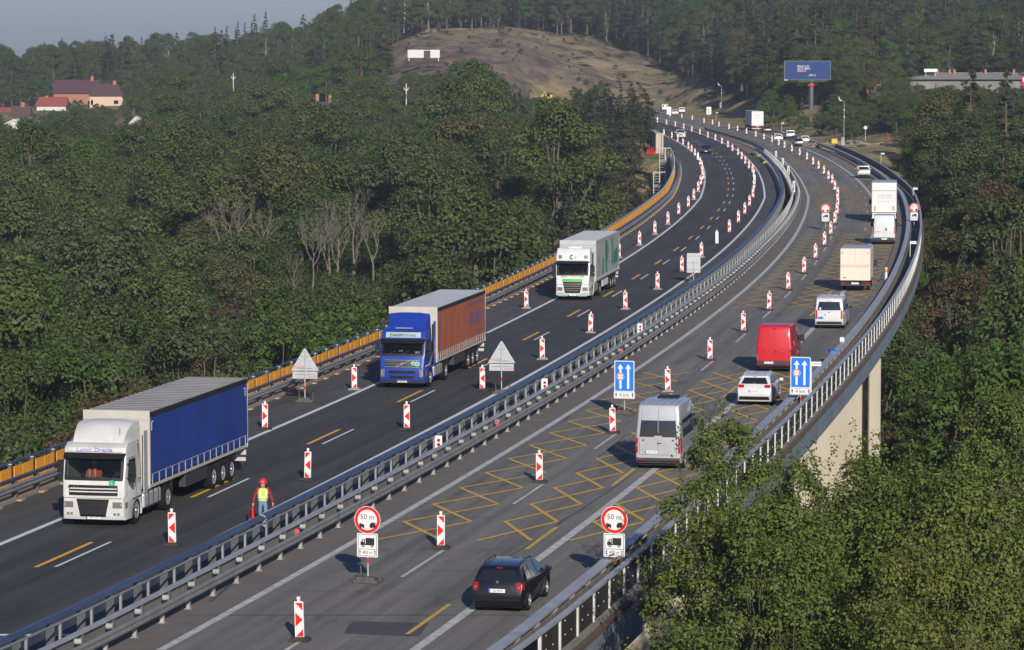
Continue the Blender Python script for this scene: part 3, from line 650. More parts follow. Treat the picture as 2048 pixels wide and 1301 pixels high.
# clear views: (column from, to, lowest visible row, distance)
VIEWS = [(440, 535, 470, 424), (625, 765, 510, 424), (560, 620, 540, 405), (1757, 1842, 640, 206), (1585, 1757, 935, 206), (100, 205, 186, 1180), (178, 252, 206, 1115), (70, 138, 211, 1090), (-30, 45, 219, 1090), (20, 65, 226, 1075), (258, 290, 242, 985), (8, 50, 246, 960), (612, 665, 206, 1010), (814, 884, 109, 1010), (462, 474, 176, 1050), (806, 820, 202, 900), (1086, 1110, 190, 930),
         (1560, 1668, 168, 770), (1604, 1640, 216, 770), (1820, 2060, 156, 850), (1730, 1756, 187, 760), (1640, 1800, 266, 606), (1680, 1694, 270, 570), (1434, 1450, 212, 890)]
def blocked(px, rowtop, y, hw):
    for a, b, row, d in VIEWS:
        if y < d and a - hw < px < b + hw and rowtop < row: return True
    if 745 < px < 1420 and y < 965 and rowtop < np.interp(px, [745, 860, 960, 1030, 1100, 1200, 1300, 1420], [150, 118, 126, 158, 176, 168, 172, 215]): return True
    return False
cands = []
y = 118.0
while y < 1560:
    st = (7.2 if y > 240 else 6.2) if y < 500 else (7.8 if y < 900 else 8.5); half = .158 * y + 8
    nxx = int(2 * half / st)
    for i in range(nxx):
        x = -half + (i + rng.uniform(-.1, 1.1)) * st; yy = y + rng.uniform(-.5, .5) * st; px = CX + FPX * x / yy
        if not free(x, yy, px, 1): continue
        z = terr(x, yy)
        if yy < 240 and x < 0: continue
        if x > 0 and yy < 135: continue
        if x < fC(min(yy, 1200)) and yy < 560:
            ztop = z + 12; row = HY + (HCAM - ztop) / yy * FPX
            # hidden behind the deck as seen from anywhere near: leave out
            if yy < 200: continue
        # nothing shows over the nearer crest
        cands.append((x, yy, z, px))
    y += st * .92
def pick(x, y, px):
    r = rng.uniform()
    nz_ = math.sin(x * .045 + 2) + math.sin(y * .03 + x * .02)
    if x < fC(min(y, 1200)):
        if px > 1120 and 470 < y < 760: return 'pine_tree', rng.choice([0, 1])
        if y < 700: pc = .05 + (.22 if 900 < px else 0)
        elif y < 1000: pc = .2
        else: pc = .25 if nz_ > 0 else .12
        if r < pc: return 'pine_tree', rng.integers(0, 4)
        if y > 1150 and r > .93: return 'birch_tree', rng.integers(0, 2)
        return 'broadleaf_tree', rng.integers(0, 4)
    if y > 820:
        if r < .62: return 'pine_tree', rng.integers(0, 4)
        if r > .92: return 'birch_tree', rng.integers(0, 2)
        return 'broadleaf_tree', rng.integers(0, 4)
    if y > 600: 
        return ('broadleaf_tree', rng.choice([1, 3])) if r < .8 else ('pine_tree', rng.integers(0, 4))
    if y < 440 and r < .45 : return 'pine_tree', rng.integers(0, 4)
    if r > .93: return 'birch_tree', rng.integers(0, 2)
    return 'broadleaf_tree', rng.integers(0, 4)
lists = {'broadleaf_tree': [], 'pine_tree': [], 'birch_tree': []}
for x, y, z, px in cands:
    k, v = pick(x, y, px); s = 1.3 * rng.uniform(.62, 1.22)
    if k == 'broadleaf_tree' and x < fC(min(y, 1200)): s *= rng.choice([.85, 1.1, 1.4]) * (1.08 if y < 800 else (1 if y < 950 else .78))
    right = x > fR(min(y, 1200))
    if right and 560 < y < 800: s *= .5 if y < 760 else .7
    if right and y > 860: s *= 1.1
    if right and 500 < y <= 560: s *= .7
    if 690 < y < 860 and abs(x - 61 * y / 695) < 5 * y / 695 and y < 700: s *= .45
    if k == 'birch_tree': s *= .95
    hk = 15 if k != 'broadleaf_tree' else 12.5; h = hk * s; rowtop = HY + (HCAM - z - h) / y * FPX
    if right and y < 440: s *= 1.15
    if right and y < 330 and k == 'broadleaf_tree': v = 4 + v % 2
    if not right and y < 330 and k == 'broadleaf_tree': v = 4 + v % 2
    hw = 3.2 * s / y * FPX * .8
    if y < 566 and fC(y) - 5 - 3.9 * s < x < fR(y) + 5.2 + 3.9 * s and z + h > -2.6:
        s = (-2.6 - z) / hk; h = hk * s; rowtop = HY + (HCAM - z - h) / y * FPX; hw = 3.2 * s / y * FPX * .8
        if s < .35: continue
    if blocked(px, rowtop, y, hw):
        s *= .55; hk = 15 if k != 'broadleaf_tree' else 12.5; h = hk * s; rowtop = HY + (HCAM - z - h) / y * FPX
        if blocked(px, rowtop, y, hw * .5):
            s *= .5; h = hk * s; rowtop = HY + (HCAM - z - h) / y * FPX
            if blocked(px, rowtop, y, hw * .2): continue
    if rowtop > 1400 or abs(px - 1024) > 1180: continue
    lists[k].append((y, x, z, s, int(v)))
LBL = {'broadleaf_tree': {0: ('leafy green broadleaf tree in the wooded valley left of the bridge', 'broadleaf trees of the left valley'), 1: ('leafy green broadleaf tree on the slope right of the bridge', 'broadleaf trees of the right slope')},
       'pine_tree': {0: ('dark green conifer among the broadleaf trees left of the road', 'conifers left of the road'), 1: ('dark green conifer in the woods right of the road', 'conifers right of the road')},
       'birch_tree': {0: ('slim white stemmed birch in the woods left of the road', 'birches left of the road'), 1: ('slim white stemmed birch in the woods right of the road', 'birches right of the road')}}
for k, Ls in lists.items():
    Ls.sort(); nind = 290 if k != 'birch_tree' else 200
    for (y, x, z, s, v) in Ls[:nind]:
        side = 1 if x > fA(min(y, 1200)) else 0; lb, gp = LBL[k][side]; lm = M['leafr'] if k == 'broadleaf_tree' and rng.uniform() < (.2 if side else .03) else None; lb, gp = (lb.replace('leafy green', 'brown leaved autumn'), 'brown ' + gp) if lm else (lb, gp); tree(k, v, x, y, z - .2, s, lb, k.split('_')[0] + ' tree' if k != 'broadleaf_tree' else 'tree', gp, lm)
    rest = Ls[nind:]
    for v in range(len(KIND[k])):
        pts = [t for t in rest if t[4] == v]
        if not pts: continue
        me = bpy.data.meshes.new('far_wood'); me.from_pydata([(t[1], t[0], t[2] - .2) for t in pts], [], [])
        a = me.attributes.new('sc', 'FLOAT', 'POINT'); a.data.foreach_set('value', [t[3] for t in pts]); a = me.attributes.new('rz', 'FLOAT', 'POINT'); a.data.foreach_set('value', list(rng.uniform(0, 6.28, len(pts))))
        o = bpy.data.objects.new('far_wood', me); link(o); tag(o, {'broadleaf_tree': 'far broadleaf woodland covering the hills', 'pine_tree': 'far dark conifers standing in the hill forest', 'birch_tree': 'far pale stemmed birches in the hill forest'}[k], 'forest', None, 'stuff')
        # geometry nodes: crown and trunk instanced on the points
        src = [ob for ob in bpy.data.objects if ob.data in KIND[k][v]][:0]
        cr = next((ob for ob in COL.objects if ob.data == KIND[k][v][0]), None); tk = next((ob for ob in COL.objects if ob.data == KIND[k][v][1]), None)
        ng = bpy.data.node_groups.new('wood', 'GeometryNodeTree'); ng.interface.new_socket('Geometry', in_out='INPUT', socket_type='NodeSocketGeometry'); ng.interface.new_socket('Geometry', in_out='OUTPUT', socket_type='NodeSocketGeometry')
        N_ = ng.nodes; gi = N_.new('NodeGroupInput'); go = N_.new('NodeGroupOutput'); jo = N_.new('GeometryNodeJoinGeometry')
        sa = N_.new('GeometryNodeInputNamedAttribute'); sa.data_type = 'FLOAT'; sa.inputs[0].default_value = 'sc'; ra = N_.new('GeometryNodeInputNamedAttribute'); ra.data_type = 'FLOAT'; ra.inputs[0].default_value = 'rz'
        cx_ = N_.new('ShaderNodeCombineXYZ'); ng.links.new(ra.outputs[0], cx_.inputs[2])
        for so in (cr, tk):
            oi = N_.new('GeometryNodeObjectInfo'); oi.inputs['Object'].default_value = so; oi.transform_space = 'ORIGINAL'; oi.inputs['As Instance'].default_value = True
            ip = N_.new('GeometryNodeInstanceOnPoints'); ng.links.new(gi.outputs[0], ip.inputs['Points']); ng.links.new(oi.outputs['Geometry'], ip.inputs['Instance']); ng.links.new(sa.outputs[0], ip.inputs['Scale']); ng.links.new(cx_.outputs[0], ip.inputs['Rotation']); ng.links.new(ip.outputs[0], jo.inputs[0])
        ng.links.new(jo.outputs[0], go.inputs[0]); md = o.modifiers.new('wood', 'NODES'); md.node_group = ng
print('TREES', {k: len(v) for k, v in lists.items()})

for i, (px, row, y, v) in enumerate([(1262, 172, 600, 0), (1288, 182, 597, 1), (1240, 168, 612, 2), (1214, 172, 622, 0), (1303, 214, 592, 3), (1272, 196, 584, 1), (1250, 205, 590, 0), (1225, 190, 640, 1), (1190, 176, 640, 0), (1296, 200, 606, 0), (1160, 182, 660, 1)]):
    x = (px - CX) / FPX * y; z = min(terr(x, y), -.5) - 1.5; hh = HCAM - (row - HY) / FPX * y - z; tree('pine_tree', v, x, y, z, hh / (14, 12, 15, 13)[v], 'tall pine crowding the left end of the bridge', 'pine tree', 'pines at the left bridge head')
# scrub on the bare hill side
ns = 0
for i in range(1800):
    px = rng.uniform(760, 1480); y = rng.uniform(930, 1230)
    if not hill_slope(px, y) or ns >= 170: continue
    if rng.uniform() < .45 and px < 1000: continue
    x = (px - CX) / FPX * y; s = rng.uniform(.07, .24); r = tree('broadleaf_tree', int(rng.integers(0, 4)), x, y, terr(x, y) - 1.0 * s, s, 'low green shrub scattered on the dry bare hill side', 'shrub', 'shrubs on the bare hill side'); r.name = 'shrub'; r.scale.z *= .8; ns += 1
# bare trees with their own places
def bare(px, row_top, y, h, seed, label, grp=None, m=None):
    x = (px - CX) / FPX * y; z = HCAM - (row_top - HY) / FPX * y - h
    o = bpy.data.objects.new('bare_tree', dead_mesh('bare_tree', h, seed, ext=max(0, z - terr(x, y) + .5))); link(o); o.location = (x, y, z); tag(o, label, 'tree', grp)
    if m: o.data.materials[0] = m
    return o
bare(470, 335, 415, 14, 3, 'bare grey tree with forked limbs, left of the two groups of dead trees')
bare(520, 360, 418, 12, 4, 'bare grey tree with thin upright twigs beside the forked dead tree')
bare(655, 352, 410, 14, 5, 'bare pale tree with a straight smooth trunk in the left forest')
bare(702, 345, 412, 15, 6, 'widest bare tree with many spreading grey branches in the left forest')
bare(745, 375, 410, 12, 12, 'small bare tree at the right edge of the dead trees')
bare(450, 360, 421, 12, 31, 'leftmost bare grey tree of the left dead group')
bare(680, 395, 404, 11, 32, 'thin bare tree between the straight and the widest dead tree')
bare(625, 420, 406, 9, 33, 'short twiggy bare tree left of the straight dead trunk')
bare(590, 500, 400, 8, 8, 'low leaning bare tree with broken boughs under the green crown')
bare(170, 235, 780, 14, 9, 'bare brushy tree below the white gabled roof')
bare(245, 225, 780, 13, 10, 'bare spreading tree in front of the white gabled roof')
bare(385, 640, 330, 6, 11, 'small bare shrub tree behind the orange netting')
bare(1612, 25, 1000, 14, 14, 'tall pale bare tree with wide fork above the billboard', m=M['birchbark'])
bare(1576, 25, 1000, 15, 15, 'tall thin white bare tree left above the billboard', m=M['birchbark'])
# ------------------------------------------------------------------ vehicles
class Body:
    """shell from a rear profile and a front profile (lists of (x, z) bottom to top), wheel arches and a half width law"""
    def __init__(s, rear, front, w, belt, tumble, top, arches=(), arch_r=.37, zb=.22, taper=.10, tl=.6, bulge=.04, low=.04):
        s.rear, s.front, s.w, s.belt, s.tumble, s.top, s.arches, s.ar, s.zb, s.taper, s.tl, s.bulge, s.low = rear, front, w, belt, tumble, top, arches, arch_r, zb, taper, tl, bulge, low
        s.L = max(p[0] for p in front); s.x0 = min(p[0] for p in rear)
    def W(s, x, z):
        w_ = s.w
        if z > s.belt: w_ -= s.tumble * (z - s.belt) / max(s.top - s.belt, .01)
        elif z < s.belt * .6: w_ -= s.low * (s.belt * .6 - z) / (s.belt * .6)
        d = min(x - s.x0, s.L - x)
        if d < s.tl: w_ -= s.taper * (1 - max(d, 0) / s.tl) ** 2
        return w_
    def rx(s, z): return float(np.interp(z, [p[1] for p in s.rear], [p[0] for p in s.rear]))
    def fx(s, z): return float(np.interp(z, [p[1] for p in s.front], [p[0] for p in s.front]))
    def shell(s, name, mats, parent, hole=None, rnd=.05, sharp=38):
        sil = [(p, -1) for p in s.rear] + [(p, 1) for p in reversed(s.front)]
        bot = []
        for xc in sorted(s.arches, reverse=True):
            for i in range(9):
                a = math.pi * i / 8; zz = .02 + s.ar * math.sin(a) * 1.0 + 0
                bot.append(((xc + s.ar * math.cos(a), max(s.zb, .33 + (s.ar) * math.sin(a)) if 0 < i < 8 else s.zb), 0))
        sil += bot; n = len(sil); K = [-1, -.86, -.6, -.3, 0, .3, .6, .86, 1]; bm = bmesh.new(); G_ = []
        for (x, z), sd_ in sil:
            row = []
            for k in K:
                bl = s.bulge * (1 - k * k); xx = x + (sd_ * bl if sd_ else 0); row.append(bm.verts.new((xx, k * s.W(x, z), z)))
            G_.append(row)
        for i in range(n):
            j = (i + 1) % n
            for k in range(len(K) - 1):
                if hole and hole(sil[i][0], sil[j][0]) and 0 < k < len(K) - 2: continue
                bm.faces.new((G_[i][k], G_[i][k + 1], G_[j][k + 1], G_[j][k]))
        sides = [bm.faces.new([G_[i][0] for i in range(n)]), bm.faces.new([G_[i][-1] for i in reversed(range(n))])]
        for axis, vals in (('z', [s.zb + .15, s.belt * .6, s.belt, (s.belt + s.top) / 2]), ('x', [s.x0 + .2, s.x0 + .4, s.x0 + s.tl, s.L - s.tl, s.L - .4, s.L - .2])):
            for v in vals:
                fs = [f for f in bm.faces if abs(f.normal.y) > .9 or True]; fs = [f for f in bm.faces if all(abs(abs(vv.co.y) - s.W(vv.co.x, vv.co.z)) < .02 for vv in f.verts) and len({round(vv.co.y > 0) for vv in f.verts}) == 1]
                ge = list({e for f in fs for e in f.edges} | {vv for f in fs for vv in f.verts}) + fs
                bmesh.ops.bisect_plane(bm, geom=ge, plane_co=(v, 0, v), plane_no=(1, 0, 0) if axis == 'x' else (0, 0, 1), dist=1e-4)
                for f in bm.faces: f.normal_update()
        bm.normal_update()
        for v in bm.verts:
            if abs(v.co.y) > .8 * s.W(v.co.x, v.co.z) + .1 * s.w and abs(abs(v.co.y) - s.W(v.co.x, v.co.z)) < .06: v.co.y = math.copysign(s.W(v.co.x, v.co.z), v.co.y)
        bmesh.ops.recalc_face_normals(bm, faces=bm.faces)
        es = [e for e in bm.edges if len(e.link_faces) == 2 and all(abs(abs(v.co.y) - s.W(v.co.x, v.co.z)) < .02 for v in e.verts) and e.calc_face_angle(0) > R(55) and not (e.verts[0].co.z < s.zb + .02 and e.verts[1].co.z < s.zb + .02)]
        try: bmesh.ops.bevel(bm, geom=es, offset=rnd, segments=3, affect='EDGES', profile=.5, clamp_overlap=True)
        except Exception: pass
        me = bpy.data.meshes.new(name); bm.to_mesh(me); bm.free(); me.materials.append(mats)
        me.polygons.foreach_set('use_smooth', [True] * len(me.polygons)); me.set_sharp_from_angle(angle=R(sharp))
        o = bpy.data.objects.new(name, me); link(o, parent); return o
    def end(s, mb, front, z0, z1, k0, k1, off_=.012, m=0, kt0=None, kt1=None, cols=6):
        "patch lying on the rear or front face between heights z0, z1 and lateral fractions"
        prof = s.front if front else s.rear; X = s.fx if front else s.rx; sg = 1 if front else -1
        kt0 = k0 if kt0 is None else kt0; kt1 = k1 if kt1 is None else kt1
        zs = sorted({z0, z1} | {p[1] for p in prof if z0 < p[1] < z1}); n0 = len(mb.v)
        for z in zs:
            t = (z - z0) / (z1 - z0); a = k0 + (kt0 - k0) * t; c = k1 + (kt1 - k1) * t; x = X(z); dz = .02; sl = (X(z + dz) - X(z - dz)) / (2 * dz); nx = sg / math.sqrt(1 + sl * sl); nzz = -sl * nx
            for i in range(cols + 1):
                k = a + (c - a) * i / cols; mb.v.append((x + sg * s.bulge * (1 - k * k) + nx * off_, k * s.W(x, z), z + nzz * off_))
        for j in range(len(zs) - 1):
            for i in range(cols): q = n0 + j * (cols + 1) + i; mb.f.append((q, q + 1, q + cols + 2, q + cols + 1)); mb.m.append(m)
        return mb
    def side(s, mb, sg, poly, off_=.008, m=0):
        mb.face([(x, sg * (s.W(x, z) + off_), z) for x, z in poly], m); return mb

def wheel_mesh(r, wd, dual=False):
    t = MB(); t.lathe([(r * .6, -wd / 2), (r * .93, -wd / 2), (r, -wd / 2 + .03), (r, wd / 2 - .03), (r * .93, wd / 2), (r * .6, wd / 2)], 28)
    return t.mesh('tyre', M['tyre'], smooth=40)
def rim_mesh(r, wd, m, spokes=5, deep=False):
    t = MB(); e = wd / 2
    t.lathe([(r * .62, e - .005), (r * .6, e + .006), (r * .55, e - .03 if not deep else e - .09), (.0001, e - .05 if not deep else e - .03)], 28, 1)
    t.lathe([(r * .62, e + .004), (r * .57, e + .010), (r * .54, e - .01)], 28, 0)
    for i in range(spokes):
        a = 2 * math.pi * i / spokes; Mx = Matrix.Rotation(a, 4, 'Y'); t.box((-.035, e - .035, 0), (.035, e - .008, r * .58), 0, Mx)
    t.lathe([(r * .17, e - .03), (r * .15, e + .005), (.0001, e + .008)], 14, 0)
    return t.mesh('rim', [m, M['rimd'] if not deep else M['rimd']], smooth=40)
WH = {}
def wheel(root, x, yc, r=.32, wd=.21, style='car', side_=1):
    key = (r, wd, style)
    if key not in WH: WH[key] = (wheel_mesh(r, wd), rim_mesh(r, wd, M['rim'], 5 if style == 'car' else 10, style == 'truck') if style != 'steel' else rim_mesh(r, wd, M['rimd'], 8))
    o = bpy.data.objects.new('wheel', WH[key][0]); link(o, root); o.location = (x, yc, r); o.rotation_euler = (0, 0, 0 if side_ > 0 else math.pi)
    c = bpy.data.objects.new('rim', WH[key][1]); link(c, o); return o
def plate(b, root, front, z, k=0.0, w_=.52, txt='', blue=True):
    x = (b.fx(z) + b.bulge + .022) if front else (b.rx(z) - b.bulge - .022); sg = 1 if front else -1; mb = MB(); hw = w_ / 2; y0 = k * b.w
    mb.box((x - .008, y0 - hw, z - .057), (x + .008, y0 + hw, z + .057), 0)
    sy = sg       # reader's left is +y on the front, -y... seen from outside
    L_ = y0 - hw if front else y0 + hw
    e = x + sg * .0095; a, c = (L_, L_ + .05) if front else (L_ - .05, L_)
    if blue: mb.face([(e, a, z - .055), (e, c, z - .055), (e, c, z + .055), (e, a, z + .055)], 1)
    if txt:
        Mt = Matrix.Translation((x + sg * .011, y0 + (.03 if front else -.03), z)) @ (Matrix(((0, 0, 1, 0), (1, 0, 0, 0), (0, 1, 0, 0), (0, 0, 0, 1))) if front else Matrix(((0, 0, -1, 0), (-1, 0, 0, 0), (0, 1, 0, 0), (0, 0, 0, 1))))
        mb.text(txt, .095, Mt, 2)
    return mb.build('number_plate', [M['plate'], M['plateb'], M['platec']], root)
FM = Matrix(((0, 0, 1, 0), (1, 0, 0, 0), (0, 1, 0, 0), (0, 0, 0, 1)))     # text read from the front
RM = Matrix(((0, 0, -1, 0), (-1, 0, 0, 0), (0, 1, 0, 0), (0, 0, 0, 1)))   # text read from behind
SMR = Matrix(((1, 0, 0, 0), (0, 0, -1, 0), (0, 1, 0, 0), (0, 0, 0, 1)))   # text read on the -y side
SML = Matrix(((-1, 0, 0, 0), (0, 0, 1, 0), (0, 1, 0, 0), (0, 0, 0, 1)))   # text read on the +y side
def T3(x, y, z): return Matrix.Translation((x, y, z))

CARP = {
 'estate': dict(L=4.55, w=.865, top=1.43, belt=.90, rear=[(.16,.22),(.02,.42),(.0,.58),(.05,.80),(.10,.97),(.36,1.30),(.42,1.37),(.62,1.42)], front=[(4.42,.22),(4.53,.38),(4.55,.55),(4.46,.70),(4.25,.80),(3.40,.97),(2.72,1.35),(2.35,1.43),(1.5,1.44)], tum=.27, rw=(1.00,1.32,.84,.74), lamp=(.72,.96,.78,.97), sides=[[(.62,1.0),(.85,1.36),(1.28,1.39),(1.28,.97)],[(1.36,.97),(1.36,1.395),(2.12,1.40),(2.16,.97)],[(2.24,.97),(2.2,1.40),(2.6,1.36),(3.2,1.0)]]),
 'hatch': dict(L=4.5, w=.89, top=1.49, belt=.93, rear=[(.14,.22),(.0,.42),(.0,.62),(.06,.86),(.16,1.02),(.48,1.34),(.50,1.42),(.8,1.47)], front=[(4.36,.22),(4.48,.38),(4.5,.55),(4.4,.72),(4.15,.84),(3.42,1.0),(2.75,1.40),(2.35,1.49),(1.5,1.50)], tum=.28, rw=(1.06,1.34,.84,.76), lamp=(.88,1.02,.62,.97), sides=[[(.72,1.12),(.95,1.37),(1.3,1.40),(1.3,1.02)],[(1.38,1.01),(1.38,1.41),(2.12,1.42),(2.16,.98)],[(2.24,.98),(2.2,1.42),(2.62,1.38),(3.2,1.02)]]),
 'suv': dict(L=4.5, w=.92, top=1.65, belt=1.05, rear=[(.12,.28),(.0,.5),(.0,.75),(.05,.98),(.12,1.12),(.36,1.48),(.38,1.58),(.6,1.62)], front=[(4.38,.28),(4.5,.5),(4.5,.75),(4.42,.93),(4.2,1.02),(3.4,1.12),(2.8,1.55),(2.4,1.64),(1.5,1.66)], tum=.17, rw=(1.14,1.5,.8,.72), lamp=(.86,1.12,.72,.97), sides=[[(.62,1.15),(.85,1.52),(1.28,1.55),(1.28,1.1)],[(1.36,1.1),(1.36,1.555),(2.12,1.56),(2.16,1.1)],[(2.24,1.1),(2.2,1.56),(2.65,1.52),(3.2,1.15)]]),
 'sedan': dict(L=4.6, w=.88, top=1.44, belt=.92, rear=[(.12,.22),(.0,.42),(.0,.62),(.05,.88),(.18,.98),(.55,1.02),(1.05,1.34),(1.3,1.41)], front=[(4.46,.22),(4.58,.38),(4.6,.55),(4.5,.70),(4.3,.79),(3.4,.95),(2.8,1.34),(2.45,1.43),(1.8,1.445)], tum=.2, rw=(1.04,1.32,.78,.68), lamp=(.70,.90,.6,.97), sides=[[(1.0,1.02),(1.25,1.32),(1.5,1.37),(1.5,.97)],[(1.58,.97),(1.58,1.37),(2.2,1.38),(2.24,.95)],[(2.32,.95),(2.28,1.38),(2.7,1.33),(3.2,.99)]]),
 'van': dict(L=4.9, w=.95, top=1.95, belt=1.02, rear=[(.12,.26),(.0,.42),(.0,.62),(.03,1.1),(.12,1.65),(.2,1.86),(.34,1.92)], front=[(4.75,.26),(4.88,.4),(4.9,.7),(4.82,.95),(4.65,1.05),(4.1,1.2),(3.35,1.82),(3.0,1.93),(1.5,1.96)], tum=.14, rw=(1.16,1.68,.86,.8), lamp=(.62,1.16,.86,.98), sides=[[(.4,1.12),(.5,1.66),(1.5,1.68),(1.5,1.1)],[(1.6,1.1),(1.6,1.68),(2.75,1.68),(2.75,1.1)],[(2.85,1.08),(2.85,1.68),(3.25,1.66),(3.95,1.15)]]),
}
def place(root, px, py, ref_front, L, f=None, turn=0.0):
    "near end of the vehicle stands at photo pixel px, py on the road"
    x, y = G(px, py); h = heading(y + 3, f) + R(turn)
    if ref_front: h2 = h + math.pi; root.location = (x + math.cos(h) * L, y + math.sin(h) * L, .014); root.rotation_euler = (0, 0, h2)
    else: root.location = (x, y, .014); root.rotation_euler = (0, 0, h)
def car(kind, name, label, px, py, color, ref_front=False, plate_txt='', detail=True, group=None, wheels='car', f=None, glass='glass', bumper=None, cat='car', turn=0, rails=False):
    c = CARP[kind]; root = empty(name); tag(root, label, cat, group); place(root, px, py, ref_front, c['L'], f, turn)
    rr = .32 if kind in ('estate', 'hatch', 'sedan') else .34
    b = Body(c['rear'], c['front'], c['w'], c['belt'], c['tum'], c['top'], arches=(.88, c['L'] - .92), arch_r=rr + .05, zb=.22 if kind != 'suv' else .28)
    b.shell('body', color, root, rnd=.085)
    z0, z1, k0, kt = c['rw']; mb = MB(); b.end(mb, False, z0, z1, -k0, k0, .006, 0, -kt, kt); mb.build('rear_window', M[glass], root, smooth=30)
    fz = [p for p in c['front']]; zb_, zt_ = fz[-4][1] + .03, fz[-3][1] - .01
    mb = MB(); b.end(mb, True, zb_, zt_, -.86, .86, .006, 0, -.8, .8); mb.build('windscreen', M[glass], root, smooth=30)
    for sg in (1, -1):
        for p in c['sides']: mb = MB(); b.side(mb, sg, p); mb.build('side_window', M[glass], root)
        l0, l1, ka, kb = c['lamp']
        mb = MB(); b.end(mb, False, l0, l1, sg * ka, sg * kb, .014, 0, cols=3)
        xr = b.rx((l0 + l1) / 2); b.side(mb, sg, [(b.rx(l0) + .03, l0), (b.rx(l1) + .03, l1), (xr + .2, l1 - .02), (xr + .14, l0 + .03)], .01, 0); mb.build('tail_lamp', M['lampr'], root)
        if kind in ('estate',) and detail: mb = MB(); b.end(mb, False, (l0 + l1) / 2 - .04, (l0 + l1) / 2 - .0, sg * (ka + .04), sg * (kb - .05), .02, 0, cols=2); mb.build('reversing_lamp', M['lampw'], root)
        zf = c['front'][3][1]; mb = MB(); b.end(mb, True, zf - .14, zf, sg * .52, sg * .97, .014, 0, cols=3); mb.build('headlight', M['lampw'], root)
        mb = MB(); xm = c['front'][-4][0] - .12; zm = c['belt'] + .06; w_ = b.W(xm, zm); mb.box((-.09, 0, -.07), (.07, .2, .08), 0, T3(xm, sg * (w_ + .03) - (.2 if sg < 0 else 0), zm + .02)); o = mb.build('wing_mirror', color if kind != 'van' else M['plastic'], root); md = o.modifiers.new('b', 'BEVEL'); md.width = .035; md.segments = 2
        for xw in (.88, c['L'] - .92): wheel(root, xw, sg * (c['w'] - .12), rr, .2, wheels, sg)
    mb = MB(); mb.box((.25, -c['w'] + .14, .16), (c['L'] - .25, c['w'] - .14, .5)); mb.build('underbody', M['under'], root)
    plate(b, root, False, .72 if kind not in ('suv', 'van') else .9, 0, txt=plate_txt)
    plate(b, root, True, .42)
    mb = MB(); b.end(mb, False, .30, .47, -.93, .93, .012, 0); mb.build('rear_bumper', bumper or M['plastic'], root)
    mb = MB(); b.end(mb, True, .45 if kind != 'suv' else .6, .62 if kind != 'suv' else .8, -.5, .5, .012, 0); mb.build('grille', M['plastic'], root)
    mb = MB(); b.end(mb, False, c['rw'][1] + .03, c['rw'][1] + .055, -.15, .15, .014, 0); mb.build('brake_light', M['lampr'], root)
    if detail:
        mb = MB(); mb.cyl((.85, 0, c['top'] - .02), (.70, 0, c['top'] + .30), .006, .003, 5); mb.build('aerial', M['plastic'], root)
        mb = MB(); zb = (c['lamp'][0] + c['lamp'][1]) / 2 + .14; mb.cyl((b.rx(zb) - b.bulge - .002, 0, zb), (b.rx(zb) - b.bulge - .02, 0, zb), .045, n=12); mb.build('badge', M['chrome'], root)
        mb = MB(); b.side(mb, -1, [(1.28, .35), (1.30, .35), (1.30, 1.0), (1.28, 1.0)], .006); b.side(mb, -1, [(2.18, .35), (2.2, .35), (2.2, 1.0), (2.18, 1.0)], .006); b.side(mb, -1, [(3.22, .4), (3.24, .4), (3.24, .95), (3.22, .95)], .006)
        mb.build('door_gap', M['under'], root)
        mb = MB()
        for xh in (1.4, 2.3): b.side(mb, -1, [(xh, .84), (xh + .18, .84), (xh + .18, .87), (xh, .87)], .03)
        mb.build('door_handle', M['plastic'], root)
    if rails:
        for sg in (1, -1):
            mb = MB(); w_ = .56; z = c['top'] + .055; mb.tube([(.75, sg * w_, z - .07), (.9, sg * w_, z), (2.3, sg * w_, z), (2.45, sg * w_, z - .07)], .018, 6); mb.build('roof_rail', rails, root)
    return root, b
P_black = paint('black_car_paint', (.006, .007, .011)); P_white = paint('white_car_paint', (.58, .58, .58)); P_silver = paint('silver_paint', (.42, .43, .45), .2); P_red = paint('red_van_paint', (.5, .006, .010)); P_grey = paint('grey_car_paint', (.09, .1, .11), .4)
P_navy = paint('dark_blue_car_paint', (.02, .028, .05), .3); P_brown = paint('brown_car_paint', (.06, .045, .04), .3); P_green = paint('dark_green_grey_paint', (.06, .07, .07), .3)

r, b = car('estate', 'estate_car', 'black estate car with roof rails driving over the solid line in the foreground', 994, 1229, P_black, plate_txt='5J6 8806', rails=M['plastic'])
mb = MB(); mb.text('TDI', .07, T3(b.rx(.9) - b.bulge + .0, -.58, .92) @ RM, 0); mb.build('badge_lettering', M['chrome'], r)
r, b = car('hatch', 'estate_car', 'white rounded estate car between the silver minibus and the red van', 1508, 813, P_white, plate_txt='8AH 4471', rails=P_white)

